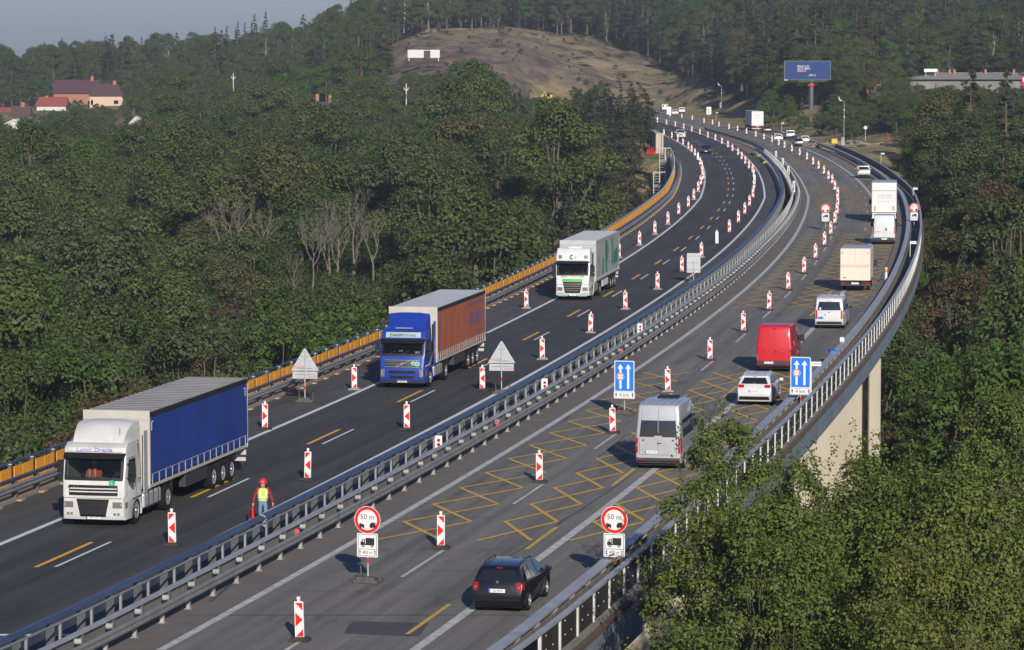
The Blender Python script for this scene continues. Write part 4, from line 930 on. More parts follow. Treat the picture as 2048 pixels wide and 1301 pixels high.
def big_van(name, label, px, py, color, L=5.9, w=.99, H=2.65, windows=False, ref_front=False, lampcol='lampr', dark_bumper=True, txt='', side_logo=None, roofbox=False, cat='van', wheels='steel', plate_k=0):
    root = empty(name); tag(root, label, cat); place(root, px, py, ref_front, L)
    rear = [(.12, .3), (.0, .42), (.0, .62), (.02, 1.2), (.06, H * .72), (.14, H - .16), (.2, H - .05), (.36, H)]
    front = [(L - .12, .3), (L, .45), (L, .8), (L - .1, 1.05), (L - .3, 1.2), (L - 1.0, 1.38), (L - 1.75, 2.1), (L - 2.2, H - .1), (L - 2.7, H - .01), (L / 2, H)]
    b = Body(rear, front, w, 1.3, .13, H, arches=(1.05, L - 1.0), arch_r=.4, zb=.3, bulge=.035, taper=.06); b.shell('body', color, root, rnd=.07)
    mb = MB(); mb.box((.3, -w + .14, .18), (L - .3, w - .14, .6)); mb.build('underbody', M['under'], root)
    mb = MB(); b.end(mb, True, 1.42, 2.05, -.84, .84, .008, 0, -.76, .76); mb.build('windscreen', M['glass'], root, smooth=30)
    mb = MB(); b.end(mb, True, .62, .95, -.5, .5, .012); mb.build('grille', M['plastic'], root)
    for sg in (1, -1):
        mb = MB(); b.end(mb, True, .8, 1.05, sg * .6, sg * .96, .014, cols=3); mb.build('headlight', M['lampw'], root)
        mb = MB(); b.side(mb, sg, [(L - 2.35, 1.42), (L - 2.35, 2.0), (L - 1.75, 1.98), (L - 1.12, 1.46)]); mb.build('side_window', M['glass'], root)
        for xw in (1.05, L - 1.0): wheel(root, xw, sg * (w - .13), .34, .22, wheels, sg)
        mb = MB(); xm = L - 1.35; mb.box((-.06, 0, -.16), (.06, .24, .2), 0, T3(xm, sg * (b.W(xm, 1.5) + .04) - (.24 if sg < 0 else 0), 1.52)); mb.box((-.02, -.02, -.03), (.02, .08, .03), 0, T3(xm, sg * b.W(xm, 1.5), 1.45)); o = mb.build('wing_mirror', M['plastic'], root); md = o.modifiers.new('b', 'BEVEL'); md.width = .03; md.segments = 2
        b_ = MB(); b.side(b_, sg, [(1.6, .38), (L - 1.6, .38), (L - 1.6, .52), (1.6, .52)], .012); b_.build('side_moulding', M['plastic'], root)
        mb = MB(); b.side(mb, sg, [(2.45, .6), (2.465, .6), (2.465, 2.2), (2.45, 2.2)], .006); b.side(mb, sg, [(3.62, .6), (3.635, .6), (3.635, 2.2), (3.62, 2.2)], .006); mb.build('door_gap', M['under'], root)
    mb = MB()
    if dark_bumper: b.end(mb, False, .34, .62, -.99, .99, .02)
    else: b.end(mb, False, .34, .52, -.99, .99, .02)
    mb.build('rear_bumper', M['plasticg'], root)
    mb = MB(); b.end(mb, False, .64, H - .2, -.006, .006, .008); b.end(mb, False, .64, .65, -.86, .86, .007); b.end(mb, False, .66, H - .18, -.845, -.835, .007, 0, -.80, -.79); b.end(mb, False, .66, H - .18, .835, .845, .007, 0, .79, .80); mb.build('rear_door_gap', M['under'], root)
    return root, b
# silver minibus
r, b = big_van('minibus', 'silver minibus with tinted windows and spare roof hatch driving away beside the trees', 1316, 942, P_silver, L=5.95, w=.99, H=2.72, cat='minibus', wheels='car', dark_bumper=False)
for s0, s1 in ((-.84, -.02), (.02, .84)):
    mb = MB(); b.end(mb, False, 1.38, 2.06, s0, s1, .012, 0, s0 * .97, s1 * .97, cols=5); mb.build('rear_window', M['glass'], r, smooth=30)
for sg in (1, -1):
    mb = MB(); b.end(mb, False, .72, 1.34, sg * .9, sg * 1.0, .02, 0, cols=2); b.side(mb, sg, [(.02, .72), (.02, 1.34), (.16, 1.3), (.14, .75)], .014); mb.build('tail_lamp', M['lampr'], r)
    mb = MB(); b.end(mb, False, .98, 1.08, sg * .905, sg * .995, .026, 0, cols=2); mb.build('reversing_lamp', M['lampw'], r)
    for p in ([(.45, 1.35), (.5, 2.05), (1.9, 2.07), (1.9, 1.35)], [(2.0, 1.35), (2.0, 2.07), (3.45, 2.07), (3.45, 1.35)]): mb = MB(); b.side(mb, sg, p); mb.build('side_window', M['glass'], r)
    mb = MB(); b.end(mb, False, .44, .5, sg * .72, sg * .92, .03, 0, cols=2); mb.build('rear_reflector', M['lampr'], r)
plate(b, r, False, .76, .28, txt='2SM 5137')
mb = MB(); mb.box((-.16, -.16, 0), (.02, .16, .02), 0, T3(b.rx(1.5) - .04, 0, 1.42) @ Matrix.Rotation(R(-90), 4, 'Y')); mb.build('camera_housing', P_silver, r)
mb = MB(); mb.cyl((b.rx(1.5) - .075, 0, 1.5), (b.rx(1.5) - .06, 0, 1.5), .055, n=14); mb.cyl((b.rx(1.1) - .06, -.14, 1.12), (b.rx(1.1) - .06, .02, 1.12), .018, n=6); mb.cyl((b.rx(1.1) - .055, .62, 1.25), (b.rx(1.1) - .04, .62, 1.25), .035, n=10); mb.cyl((b.rx(1.1) - .055, -.62, 1.25), (b.rx(1.1) - .04, -.62, 1.25), .035, n=10); mb.build('door_handle', M['plastic'], r)
mb = MB(); mb.box((2.6, -.42, 2.70), (3.5, .42, 2.80)); o = mb.build('roof_hatch', M['plastic'], r); md = o.modifiers.new('b', 'BEVEL'); md.width = .03
mb = MB()
for k in (-.6, -.3, 0, .3, .6): mb.box((.6, k - .03, 2.70), (4.2, k + .03, 2.735))
mb.build('roof_ribs', P_silver, r)
# red van
r, b = big_van('panel_van', 'bright red panel van without rear windows driving ahead of the white estate car', 1548, 746, P_red, L=5.5, w=.99, H=2.5)
for sg in (1, -1):
    mb = MB(); b.end(mb, False, .62, 1.25, sg * .93, sg * 1.0, .02, 0, cols=2); b.side(mb, sg, [(.02, .62), (.02, 1.25), (.12, 1.2), (.1, .65)], .014); mb.build('tail_lamp', M['lampr'], r)
    mb = MB(); b.end(mb, False, .7, .95, sg * .935, sg * .998, .026, 0, cols=2); mb.build('reversing_lamp', M['lampw'], r)
    mb = MB(); b.end(mb, False, .40, .45, sg * .66, sg * .84, .03, 0, cols=2); mb.build('rear_reflector', M['lampr'], r)
    mb = MB(); b.end(mb, False, 1.3, 2.2, sg * .08, sg * .78, .022, 0, sg * .08, sg * .74, cols=5); mb.build('pressed_panel', P_red, r, smooth=30)
mb = MB(); b.end(mb, False, 2.32, 2.36, -.12, .12, .02); mb.build('brake_light', M['lampr'], r)
mb = MB(); mb.box((-.03, -.13, -.025), (0, .03, .025), 0, T3(b.rx(1.1) - .035, -.05, 1.12)); mb.build('door_handle', M['plastic'], r)
plate(b, r, False, .53, .3, txt='1AX 2951')
# white transporter van
r, b = car('van', 'passenger_van', 'white low roofed van with large dark rear window behind the box truck', 1658, 659, P_white, wheels='steel', cat='van', bumper=M['plasticg'], plate_txt='')
mb = MB(); b.end(mb, False, .62, .76, .42, .82, .016); mb.build('blue_sticker', M['signb'], r)
mb = MB(); b.end(mb, False, 1.2, 1.32, .60, .72, .012); mb.build('window_sticker', M['signw'], r)
# white panel van between the lorries
r, b = big_van('panel_van', 'white high roofed panel van close behind the tall white lorry', 1768, 490, P_white, L=5.9, w=1.0, H=2.6)
for sg in (1, -1):
    mb = MB(); b.end(mb, False, .95, 1.6, sg * .93, sg * 1.0, .02, 0, cols=2); mb.build('tail_lamp', M['lampr'], r)
mb = MB(); mb.box((-.04, -.06, -.12), (0, .06, .12), 0, T3(b.rx(1.3) - .03, -.18, 1.35)); mb.build('door_handle', M['plastic'], r)
mb = MB(); b.end(mb, False, 1.1, 1.14, .35, .85, .012); mb.build('model_lettering', M['plastic'], r)
plate(b, r, False, .5, 0)

# far cars
N_FAR = 'small cars far away where the road leaves the bridge'
car('suv', 'estate_car', 'pale car with red corner lamps passing the tall white lorry', 1727.5, 357, paint('pale_gold_paint', (.5, .49, .46), .3), detail=False)
car('sedan', 'saloon_car', 'dark bronze car right behind the far grey lorry', 1535, 267.5, P_brown, detail=False)
car('hatch', 'hatchback', 'white car in the left lane just beyond the beacons, far end', 1557, 284, P_white, detail=False)
car('suv', 'off_road_car', 'silver grey car beside the dark crash rail at the far end', 1581, 278.5, P_silver, detail=False)
car('sedan', 'saloon_car', 'dark green grey saloon nearest to the far beacons', 1597, 294, P_green, detail=False)
car('hatch', 'hatchback', 'white car hugging the right hand crash rail at the far end', 1610.5, 288.5, P_white, detail=False)
car('suv', 'off_road_car', 'white oncoming off road car between the far beacon rows', 1362, 277.5, P_white, ref_front=True, detail=False, f=fC)
car('sedan', 'saloon_car', 'dark blue oncoming saloon on the fresh asphalt', 1412, 308, P_navy, ref_front=True, detail=False, f=fC)
car('van', 'passenger_van', 'white van farthest away beside the back of a white sign', 1330, 223, P_white, detail=False, cat='van')
car('hatch', 'hatchback', 'left one of two white cars at the very end of the road', 1350.5, 231.5, P_white, detail=False)
car('suv', 'off_road_car', 'right one of two white cars at the very end of the road', 1364, 228, P_white, detail=False)
# ------------------------------------------------------------------ lorries
def person_torso(root, x, y, z, vest, name='person'):
    "seated driver: torso, head, arms in one mesh"
    mb = MB()
    mb.lathe([(.0001, -.05), (.17, 0), (.21, .2), (.23, .42), (.16, .54), (.07, .58), (.06, .64), (.10, .70), (.115, .78), (.09, .88), (.0001, .92)], 14, 0, T3(x, y, z) @ Matrix.Rotation(R(90), 4, 'X') @ Matrix.Scale(1, 4))
    for sg in (1, -1): mb.cyl((x, y + sg * .24, z + .45), (x + .15, y + sg * .28, z + .2), .06, .05, 8); mb.cyl((x + .15, y + sg * .28, z + .2), (x + .42, y + sg * .12, z + .25), .05, .04, 8)
    return mb.build(name, vest, root, smooth=60)
def semi(px, py, kind, label, cabp, curtain, roofm, f=fC):
    root = empty('semi_trailer_truck'); tag(root, label, 'lorry'); L = 16.4; place(root, px, py, True, L, f)
    dk = M['plastic']; H = 2.62 + .0; daf = kind != 'b'
    # cab: front at x = 16.4
    F = L
    cabtop = 3.05 if kind == 'a' else (3.0 if kind == 'b' else 3.55)
    rear = [(F - 2.3, .95), (F - 2.3, 1.6), (F - 2.3, 2.4), (F - 2.3, cabtop)]
    if kind == 'a': front = [(F - .12, .3), (F - .02, .5), (F, 1.15), (F - .05, 1.16), (F - .05, 1.55), (F - .10, 1.78), (F - .30, 2.62), (F - .26, 2.66), (F - .3, 2.9), (F - .55, cabtop)]
    elif kind == 'b': front = [(F - .10, .3), (F - .02, .5), (F, 1.0), (F - .02, 1.1), (F - .08, 1.5), (F - .12, 1.74), (F - .34, 2.5), (F - .38, 2.55), (F - .48, 2.85), (F - .7, cabtop)]
    else: front = [(F - .10, .35), (F - .02, .5), (F, 1.0), (F - .02, 1.3), (F - .05, 1.55), (F - .08, 1.78), (F - .28, 2.62), (F - .24, 2.68), (F - .35, 3.2), (F - .75, cabtop)]
    b = Body(rear, front, 1.22, 1.75, .07, cabtop, arches=(F - 1.42,), arch_r=.58, zb=.3, taper=.10, tl=.3, bulge=.07, low=.0)
    wz0, wz1 = front[5][1], front[6][1]
    hole = lambda p, q: {round(p[1], 3), round(q[1], 3)} == {round(wz0, 3), round(wz1, 3)} and p[0] > F - 1
    b.shell('cab', cabp, root, hole=hole, rnd=.09)
    mb = MB(); b.end(mb, True, wz0 + .0, wz1 - .0, -.88, .88, .012); mb.build('windscreen', M['screen'], root, smooth=30)
    # interior
    mb = MB(); mb.box((F - 1.0, -1.05, 1.45), (F - .32, 1.05, 1.72)); mb.box((F - 2.0, -1.1, 1.2), (F - 1.95, 1.1, 2.9)); mb.box((F - 1.0, .35, 1.66), (F - .5, .7, 1.8)); mb.build('dashboard', M['plastic'], root)
    for sy in (.55, -.55): mb = MB(); mb.box((F - 1.75, sy - .24, 1.25), (F - 1.6, sy + .24, 2.15)); mb.box((F - 1.65, sy - .24, 1.2), (F - 1.2, sy + .24, 1.35)); o = mb.build('seat', M['plasticg'], root)
    # mask of black around the screen, visor
    mb = MB(); b.end(mb, True, wz0 - .06, wz0 + .05, -.94, .94, .018); b.end(mb, True, wz1 - .04, wz1 + .03, -.93, .93, .02); b.end(mb, True, wz0, wz1, -.95, -.87, .016, cols=2); b.end(mb, True, wz0, wz1, .87, .95, .016, cols=2)
    mb.build('screen_seal', dk, root)
    mb = MB()
    n0 = 12; top = wz1 + (.10 if kind != 'b' else .04); xo = b.fx(wz1)
    for i in range(n0):
        k0, k1 = -1 + 2 * i / n0, -1 + 2 * (i + 1) / n0; bl = lambda k: .10 * (1 - k * k)
        p = [(xo + .02 + bl(k0), k0 * 1.17, top), (xo + .02 + bl(k1), k1 * 1.17, top), (xo + .24 + bl(k1), k1 * 1.14, top - .19), (xo + .24 + bl(k0), k0 * 1.14, top - .19)]
        mb.face(p); mb.face([(q[0] - .02, q[1], q[2] - .02) for q in reversed(p)])
    mb.build('sun_visor', dk if kind != 'c' else M['glass'], root, smooth=40)
    for sg in (1, -1):
        mb = MB(); b.side(mb, sg, [(F - 1.3, 1.72), (F - 1.3, 2.45), (F - .52, 2.45), (F - .34, 1.9), (F - .3, 1.72)]); mb.build('side_window', M['glass'], root)
        mb = MB(); b.side(mb, sg, [(F - 1.36, .95), (F - 1.345, .95), (F - 1.345, 2.5), (F - 1.36, 2.5)], .006); b.side(mb, sg, [(F - .22, 1.2), (F - .205, 1.2), (F - .205, 1.7), (F - .22, 1.7)], .006); b.side(mb, sg, [(F - 1.36, 2.5), (F - 1.36, 2.515), (F - .42, 2.515), (F - .42, 2.5)], .006); mb.build('door_gap', M['under'], root)
        mb = MB(); y = sg * 1.36; mb.box((F - .38, y - .09, 1.95), (F - .26, y + .13 * 1, 2.42)); mb.box((F - .38, y - .09, 1.66), (F - .26, y + .13, 1.9)); mb.box((F - .34, min(sg * 1.15, y), 2.3), (F - .31, max(sg * 1.15, y), 2.34)); mb.box((F - .34, min(sg * 1.15, y), 1.78), (F - .31, max(sg * 1.15, y), 1.82))
        o = mb.build('wing_mirror', dk, root); md = o.modifiers.new('b', 'BEVEL'); md.width = .04; md.segments = 2
        wheel(root, F - 1.42, sg * 1.04, .5, .3, 'truck', sg)
        wheel(root, F - 5.2, sg * .97, .5, .56, 'truck', sg)
        for xw in (2.6, 3.9, 5.2): wheel(root, xw - .35 + (0), sg * 1.04, .48, .36, 'truck', sg)
        mb = MB(); mb.box((F - 4.5, min(sg * .55, sg * 1.2), .42), (F - 2.35, max(sg * .55, sg * 1.2), 1.0)); o = mb.build('fuel_tank', mat('tank', (.5, .5, .5), .35, .4) if sg > 0 else bpy.data.materials['tank'], root); md = o.modifiers.new('b', 'BEVEL'); md.width = .09; md.segments = 3
        mb = MB()
        for xs in (F - 4.1, F - 3.5, F - 2.9): mb.box((xs, min(sg * .6, sg * 1.215), .4), (xs + .05, max(sg * .6, sg * 1.215), 1.02))
        mb.build('tank_strap', dk, root)
        # mudguards, side skirts and toolbox of the trailer
        mb = MB(); mb.box((F - 5.85, min(sg * .65, sg * 1.22), 1.05), (F - 4.6, max(sg * .65, sg * 1.22), 1.1)); mb.box((F - 5.9, min(sg * .65, sg * 1.22), .45), (F - 5.85, max(sg * .65, sg * 1.22), 1.1)); mb.build('mudguard', dk, root)
        mb = MB(); mb.box((5.7, min(sg * .9, sg * 1.18), .55), (8.6, max(sg * .9, sg * 1.18), 1.05)) if kind != 'c' else mb.box((5.9, sg * 1.16 - .02, .5), (9.3, sg * 1.16 + .02, .95)); mb.build('pallet_box', M['plasticg'] if kind != 'c' else M['signw'], root)
    mb = MB(); mb.box((.3, -.5, .75), (F - 1.0, .5, 1.12)); mb.box((1.2, -1.1, .8), (5.6, 1.1, 1.1)); mb.box((F - 5.6, -.8, .35), (F - 4.6, .8, .8)); mb.build('chassis', M['under'], root)
    # bumper and face
    if kind == 'a':
        mb = MB(); b.end(mb, True, 1.18, 1.56, -.80, .80, .014); mb.build('grille', dk, root)
        mb = MB()
        for z in (1.30, 1.42 - .005): b.end(mb, True, z, z + .045, -.78, .78, .03)
        mb.build('grille_bar', cabp, root)
        mb = MB(); b.end(mb, True, .42, 1.06, -.42, .42, .02, 0, -.55, .55); mb.build('lower_grille', dk, root)
        mb = MB()
        for i in range(6): z = .52 + i * .085; b.end(mb, True, z, z + .02, -.42 - i * .018, .42 + i * .018, .034)
        mb.build('grille_slats', M['plasticg'], root)
        mb = MB(); mb.text('DAF', .13, T3(b.fx(1.5) + .10, -.74, 1.50) @ FM, 0, .38); mb.text('XF', .12, T3(b.fx(1.5) + .10, .78, 1.50) @ FM, 0, .26); mb.build('maker_lettering', M['chrome'], root)
        mb = MB(); mb.text('Lumír Drejda', .2, T3(b.fx(2.8) + .085, 0, 2.83) @ FM, 0, 1.35); mb.build('owner_lettering', M['plateb'], root)
        mb = MB(); b.end(mb, True, 2.715, 2.725, -.62, .62, .014); mb.build('red_underline', M['red'], root)
        mb = MB(); mb.cyl((b.fx(1.62) + .05, .72, 1.66), (b.fx(1.62) + .11, .72, 1.655), .11, n=20); mb.build('round_sticker', mat('sticker_green', (.02, .35, .14), .5), root)
        mb = MB(); mb.text('L', .16, T3(b.fx(1.62) + .118, .72, 1.66) @ FM, 0); mb.build('sticker_letter', M['signw'], root)
        hl = (.74, .96, .66, .97); fog = True
    elif kind == 'b':
        mb = MB(); b.end(mb, True, 1.14, 1.46, -.76, .76, .014); mb.build('grille', dk, root)
        mb = MB(); b.end(mb, True, 1.12, 1.14, -.78, .78, .02); b.end(mb, True, 1.46, 1.48, -.78, .78, .02)
        mb.add([(b.fx(1.15) + .09, -.35, 1.15), (b.fx(1.15) + .09, -.28, 1.15), (b.fx(1.45) + .09, .42, 1.45), (b.fx(1.45) + .09, .35, 1.45)], [(0, 1, 2, 3)]); mb.cyl((b.fx(1.3) + .07, 0, 1.3), (b.fx(1.3) + .11, 0, 1.3), .06, n=14)
        for z in (1.22, 1.30, 1.38): b.end(mb, True, z, z + .012, -.74, .74, .02)
        mb.build('grille_bar', M['galv'], root)
        mb = MB(); b.end(mb, True, .80, .94, -.62, .62, .016); b.end(mb, True, .52, .68, -.55, .55, .016); mb.build('lower_grille', dk, root)
        mb = MB(); b.end(mb, True, .31, .46, -1, 1, .03); mb.build('bumper_lip', M['plasticg'], root)
        mb = MB(); b.end(mb, True, 2.6, 2.86, -.78, .78, .02); mb.build('light_box', mat('light_box', (.3, .38, .38), .3), root)
        mb = MB(); mb.text('DAGMI', .2, T3(b.fx(2.7) + .14, -.32, 2.73) @ FM, 0, .66); mb.build('company_lettering', M['black'], root)
        mb = MB(); mb.text('TRANS', .2, T3(b.fx(2.7) + .14, .36, 2.73) @ FM, 0, .62); mb.build('company_lettering', M['galvold'], root)
        mb = MB(); mb.text('VOLVO', .08, T3(b.fx(1.6) + .10, -.76, 1.56) @ FM, 0, .42); mb.build('maker_lettering', M['chrome'], root)
        for yy, t in ((.58, 'L'), (.80, 'S')):
            mb = MB(); mb.cyl((b.fx(1.3) + .06, yy, 1.3), (b.fx(1.3) + .075, yy, 1.3), .12, n=20); mb.build('round_sticker', M['signw'], root)
            mb = MB(); mb.cyl((b.fx(1.3) + .07, yy, 1.3), (b.fx(1.3) + .08, yy, 1.3), .095, n=20); mb.build('round_sticker', bpy.data.materials['sticker_green'], root)
            mb = MB(); mb.text(t, .14, T3(b.fx(1.3) + .084, yy, 1.3) @ FM, 0); mb.build('sticker_letter', M['signw'], root)
        hl = (.62, 1.0, .80, .97); fog = False
    else:
        gm = mat('bright_green', (.06, .38, .05), .4)
        mb = MB(); b.end(mb, True, 1.32, 1.5, -.62, .62, .02); mb.build('green_panel', gm, root)
        mb = MB(); b.end(mb, True, .52, 1.30, -.46, .46, .016, 0, -.60, .60); mb.build('grille', dk, root)
        mb = MB()
        for i in range(4): z = .68 + i * .15; b.end(mb, True, z, z + .03, -.40 - i * .04, .40 + i * .04, .034)
        mb.build('grille_bar', M['galv'], root)
        for sg in (1, -1):
            mb = MB(); b.end(mb, True, .46, .52, sg * .55, sg * .92, .02); b.end(mb, True, .30, .36, sg * .3, sg * .85, .05); mb.build('green_trim', mat('pale_green', (.2, .45, .25), .4) if sg > 0 else bpy.data.materials['pale_green'], root)
            mb = MB(); b.end(mb, True, 2.88, 3.1, sg * .66, sg * .86, .02, cols=2); mb.build('roof_lamp', M['lampw'], root)
            mb = MB()
            for j, mm_ in enumerate((0, 1, 1)):
                y0 = sg * (.80 - j * .12); e = b.fx(1.66) + .09
                mb.face([(e, y0, 1.59), (e, y0 - sg * .04, 1.59), (e + .01, y0 - sg * .10, 1.66), (e, y0 - sg * .04, 1.73), (e, y0, 1.73), (e + .01, y0 - sg * .06, 1.66)], mm_)
            mb.build('arrow_marks', [M['black'], bpy.data.materials.get('dark_green') or mat('dark_green', (.01, .2, .12), .4)], root)
        dg = bpy.data.materials['dark_green']
        mb = MB()
        for i in range(9):
            a0, a1 = R(60 + i * 26), R(60 + (i + 1) * 26); e = b.fx(3.0) + .17; yc, zc = -.06, 3.0
            mb.face([(e, yc + math.cos(a0) * .16, zc + math.sin(a0) * .16), (e, yc + math.cos(a1) * .16, zc + math.sin(a1) * .16), (e, yc + math.cos(a1) * .09, zc + math.sin(a1) * .09), (e, yc + math.cos(a0) * .09, zc + math.sin(a0) * .09)])
        mb.build('round_emblem', dg, root)
        mb = MB(); mb.text('3', .22, T3(b.fx(3.0) + .17, .2, 2.97) @ FM, 0); mb.build('emblem_digit', gm, root)
        mb = MB(); mb.text('www.cdl-spedition.cz', .1, T3(b.fx(1.66) + .11, 0, 1.66) @ FM, 0, .95); mb.build('web_lettering', M['galvold'], root)
        hl = (.68, .92, .62, .95); fog = False
    for sg in (1, -1):
        mb = MB(); b.end(mb, True, hl[0], hl[1], sg * hl[2], sg * hl[3], .02, cols=3); b.side(mb, sg, [(F - .1, hl[0]), (F - .1, hl[1]), (F - .28, hl[1] - .03), (F - .24, hl[0] + .02)], .01); mb.build('headlight', M['lampw'], root)
        mb = MB(); b.end(mb, True, hl[0] + .08, hl[1] - .06, sg * (hl[3] - .05), sg * (hl[3] - .02), .028, cols=1); mb.build('indicator', M['lampo'], root)
        if fog: mb = MB(); b.end(mb, True, .48, .56, sg * .68, sg * .76, .02, cols=1); b.end(mb, True, .48, .56, sg * .80, sg * .88, .02, cols=1); mb.build('fog_lamp', M['lampw'], root)
    plate(b, root, True, .38 if kind != 'b' else .40, 0, .54, txt='3SB 1044')
    mb = MB(); b.end(mb, True, 1.085, 1.10, -.97, .97, .016)
    if kind != 'b': b.end(mb, True, wz1 + .13, wz1 + .14, -.9, .9, .016) if wz1 + .14 < cabtop else None
    mb.build('panel_gap', M['under'], root)
    mb = MB()
    for yy in (-.75, -.05, .6):
        xo = b.fx(wz0); mb.cyl((xo + .10, yy, wz0 + .0), (b.fx(wz0 + .28) + .10, yy + .42, wz0 + .22), .012, n=5)
    mb.build('wiper', M['black'], root)
    mb = MB(); b.side(mb, 1, [(F - 1.22, 1.5), (F - 1.05, 1.5), (F - 1.05, 1.55), (F - 1.22, 1.55)], .03); b.side(mb, 1, [(F - 2.2, .95), (F - .85, .95), (F - .85, 1.0), (F - 2.2, 1.0)], .012); b.side(mb, 1, [(F - 1.9, 1.62), (F - 1.5, 1.62), (F - 1.5, 1.66), (F - 1.9, 1.66)], .012); mb.build('door_handle', dk, root)
    # roof deflector
    if kind in 'ab':
        mb = MB(); X0 = F - (.62 if kind == 'a' else .95); zt = 3.78; nn = 10; sec = []
        for j in range(9):
            t = j / 8
            if kind == 'a': x = X0 - 1.55 * t; z = cabtop + (zt - cabtop) * math.sin(math.pi / 2 * min(1, t * 1.35)) ** .8; hw = .98 + .14 * t
            else: x = X0 - .95 * t; z = cabtop + .0 + (zt - cabtop) * t ** .9; hw = .92 + .2 * t
            sec.append([(x, k * hw, (cabtop - .04) if abs(k) > .99 else z - .10 * abs(k) ** 4 * (z - cabtop) / .7) for k in [-1, -.97, -.85, -.5, 0, .5, .85, .97, 1]])
        for j in range(8):
            for i in range(8): mb.face([sec[j][i], sec[j][i + 1], sec[j + 1][i + 1], sec[j + 1][i]])
        mb.build('roof_deflector', cabp, root, smooth=50)
        if kind == 'b': mb = MB(); mb.cyl((X0 + .12, -.5, cabtop + .05), (X0 + .12, .4, cabtop + .05), .03, n=6); mb.build('roof_horn', M['galv'], root)
        else: mb = MB(); mb.cyl((F - .8, .78, 3.3), (F - .8, .78, 3.62), .008, n=5); mb.build('aerial', dk, root)
    else:
        mb = MB(); mb.box((F - 1.7, -.5, 3.52), (F - 1.2, .5, 3.66)); o = mb.build('roof_deflector', cabp, root); md = o.modifiers.new('b', 'BEVEL'); md.width = .05
    # side fairings behind the cab
    for sg in (1, -1): mb = MB(); mb.box((F - 2.75, sg * 1.2 - .02, 1.0), (F - 2.3, sg * 1.2 + .02, 3.3)); mb.build('side_fairing', cabp if kind != 'a' else M['signg'], root)
    # trailer
    TF = F - 2.85; mb = MB(); mb.box((0, -1.25, 1.16), (.06, 1.25, 3.95)); mb.box((TF - .06, -1.25, 1.1), (TF, 1.25, 3.95)); mb.box((0, -1.255, 1.12), (TF, 1.255, 1.22)); mb.box((TF - .02, -1.28, 3.66), (TF + .03, 1.28, 4.0)); mb.build('trailer_frame', M['offw'] if kind != 'c' else M['signg'], root)
    mb = MB(); mb.box((TF, -.5, 1.9), (TF + .02, .5, 3.2)); mb.build('front_panel', M['signg'], root)
    for sg in (1, -1):
        mb = MB(); nx_ = 60; zz = [1.30, 1.36, 1.9, 2.6, 3.3, 3.74]; n0 = len(mb.v)
        for i in range(nx_ + 1):
            x = .05 + (TF - .1) * i / nx_
            for z in zz: mb.v.append((x, sg * (1.262 + (.013 * math.sin(i * .83 + z) + .006 * math.sin(i * 2.3)) * (1 if 1.4 < z < 3.6 else .3)), z))
        for i in range(nx_):
            for j in range(len(zz) - 1): q = n0 + i * len(zz) + j; mb.f.append((q, q + 1, q + len(zz) + 1, q + len(zz))); mb.m.append(0)
        cu = mb.build('curtain', curtain, root, smooth=60)
        mb = MB(); mb.box((0, sg * 1.26 - .012, 1.60), (TF, sg * 1.26 + .014, 1.63)) if kind != 'c' else mb.box((0, sg * 1.26 - .012, 1.3), (TF, sg * 1.26 + .014, 1.32))
        for i in range(16 if kind == 'a' else 24):
            x = .35 + (TF - .7) * i / (15 if kind == 'a' else 23); mb.box((x, sg * 1.27 - .012, 1.22), (x + .035, sg * 1.27 + .012, 1.60 if kind != 'c' else 1.36))
        mb.build('curtain_strap', M['signg'], root)
        mb = MB(); mb.box((0, sg * 1.265 - .014, 3.745), (TF, sg * 1.265 + .014, 3.93)); mb.build('top_rail', dk if kind != 'c' else M['signg'], root)
        mb = MB(); mb.box((TF - .10, sg * 1.255 - .02, 1.12), (TF + .02, sg * 1.255 + .022, 3.74)); mb.box((-.02, sg * 1.255 - .02, 1.12), (.06, sg * 1.255 + .022, 3.95)); mb.build('corner_post', M['offw'], root)
        if kind in 'ab':
            mb = MB()
            for x in ((TF - .35, .5) if kind == 'a' else ()): mb.box((x - .14, sg * 1.275 - .004, 3.55), (x + .1, sg * 1.275 + .004, 3.59)); mb.box((x - .14 + (.0 if x < 5 else .2), sg * 1.275 - .004, 3.25), (x - .1 + (.0 if x < 5 else .2), sg * 1.275 + .004, 3.58))
            if mb.v: mb.build('contour_mark', M['signw'], root)
    mb = MB(); nn = 44
    for i in range(nn):
        x0, x1 = TF * i / nn, TF * (i + 1) / nn; zc = 3.955 + (.012 if i % 2 else 0)
        mb.box((x0, -1.24, 3.90), (x1, 1.24, zc))
    mb.build('trailer_roof', roofm, root)
    mb = MB(); mb.box((.05, -1.2, .55), (.12, 1.2, .7)); mb.box((.0, -1.2, .8), (.06, 1.2, 1.0)); mb.build('rear_bumper', M['offw'], root)
    for sg in (1, -1): mb = MB(); mb.box((-.03, sg * 1.0 - .2, .8), (0, sg * 1.0 + .2, .95)); mb.build('tail_lamp', M['lampr'], root)
    if kind == 'b':
        sm = mat('faded_blue_print', (.10, .14, .42), .6)
        mb = MB(); mb.text('Cartrans', 1.25, T3(2.9, 1.285, 2.75) @ SML, 0, 4.0); mb.build('company_lettering', sm, root)
        mb = MB(); mb.text('spedition logistics transport', .3, T3(3.0, 1.285, 3.5) @ SML, 0, 4.6); mb.text('www.cartrans.cz', .3, T3(2.3, 1.285, 1.95) @ SML, 0, 2.4); mb.build('small_lettering', sm, root)
        mb = MB(); mb.text('INTERNATIONAL', .3, T3(TF - .7, 1.285, 2.6) @ SML @ Matrix.Rotation(R(90), 4, 'Z'), 0, 2.2); mb.build('upright_lettering', sm, root)
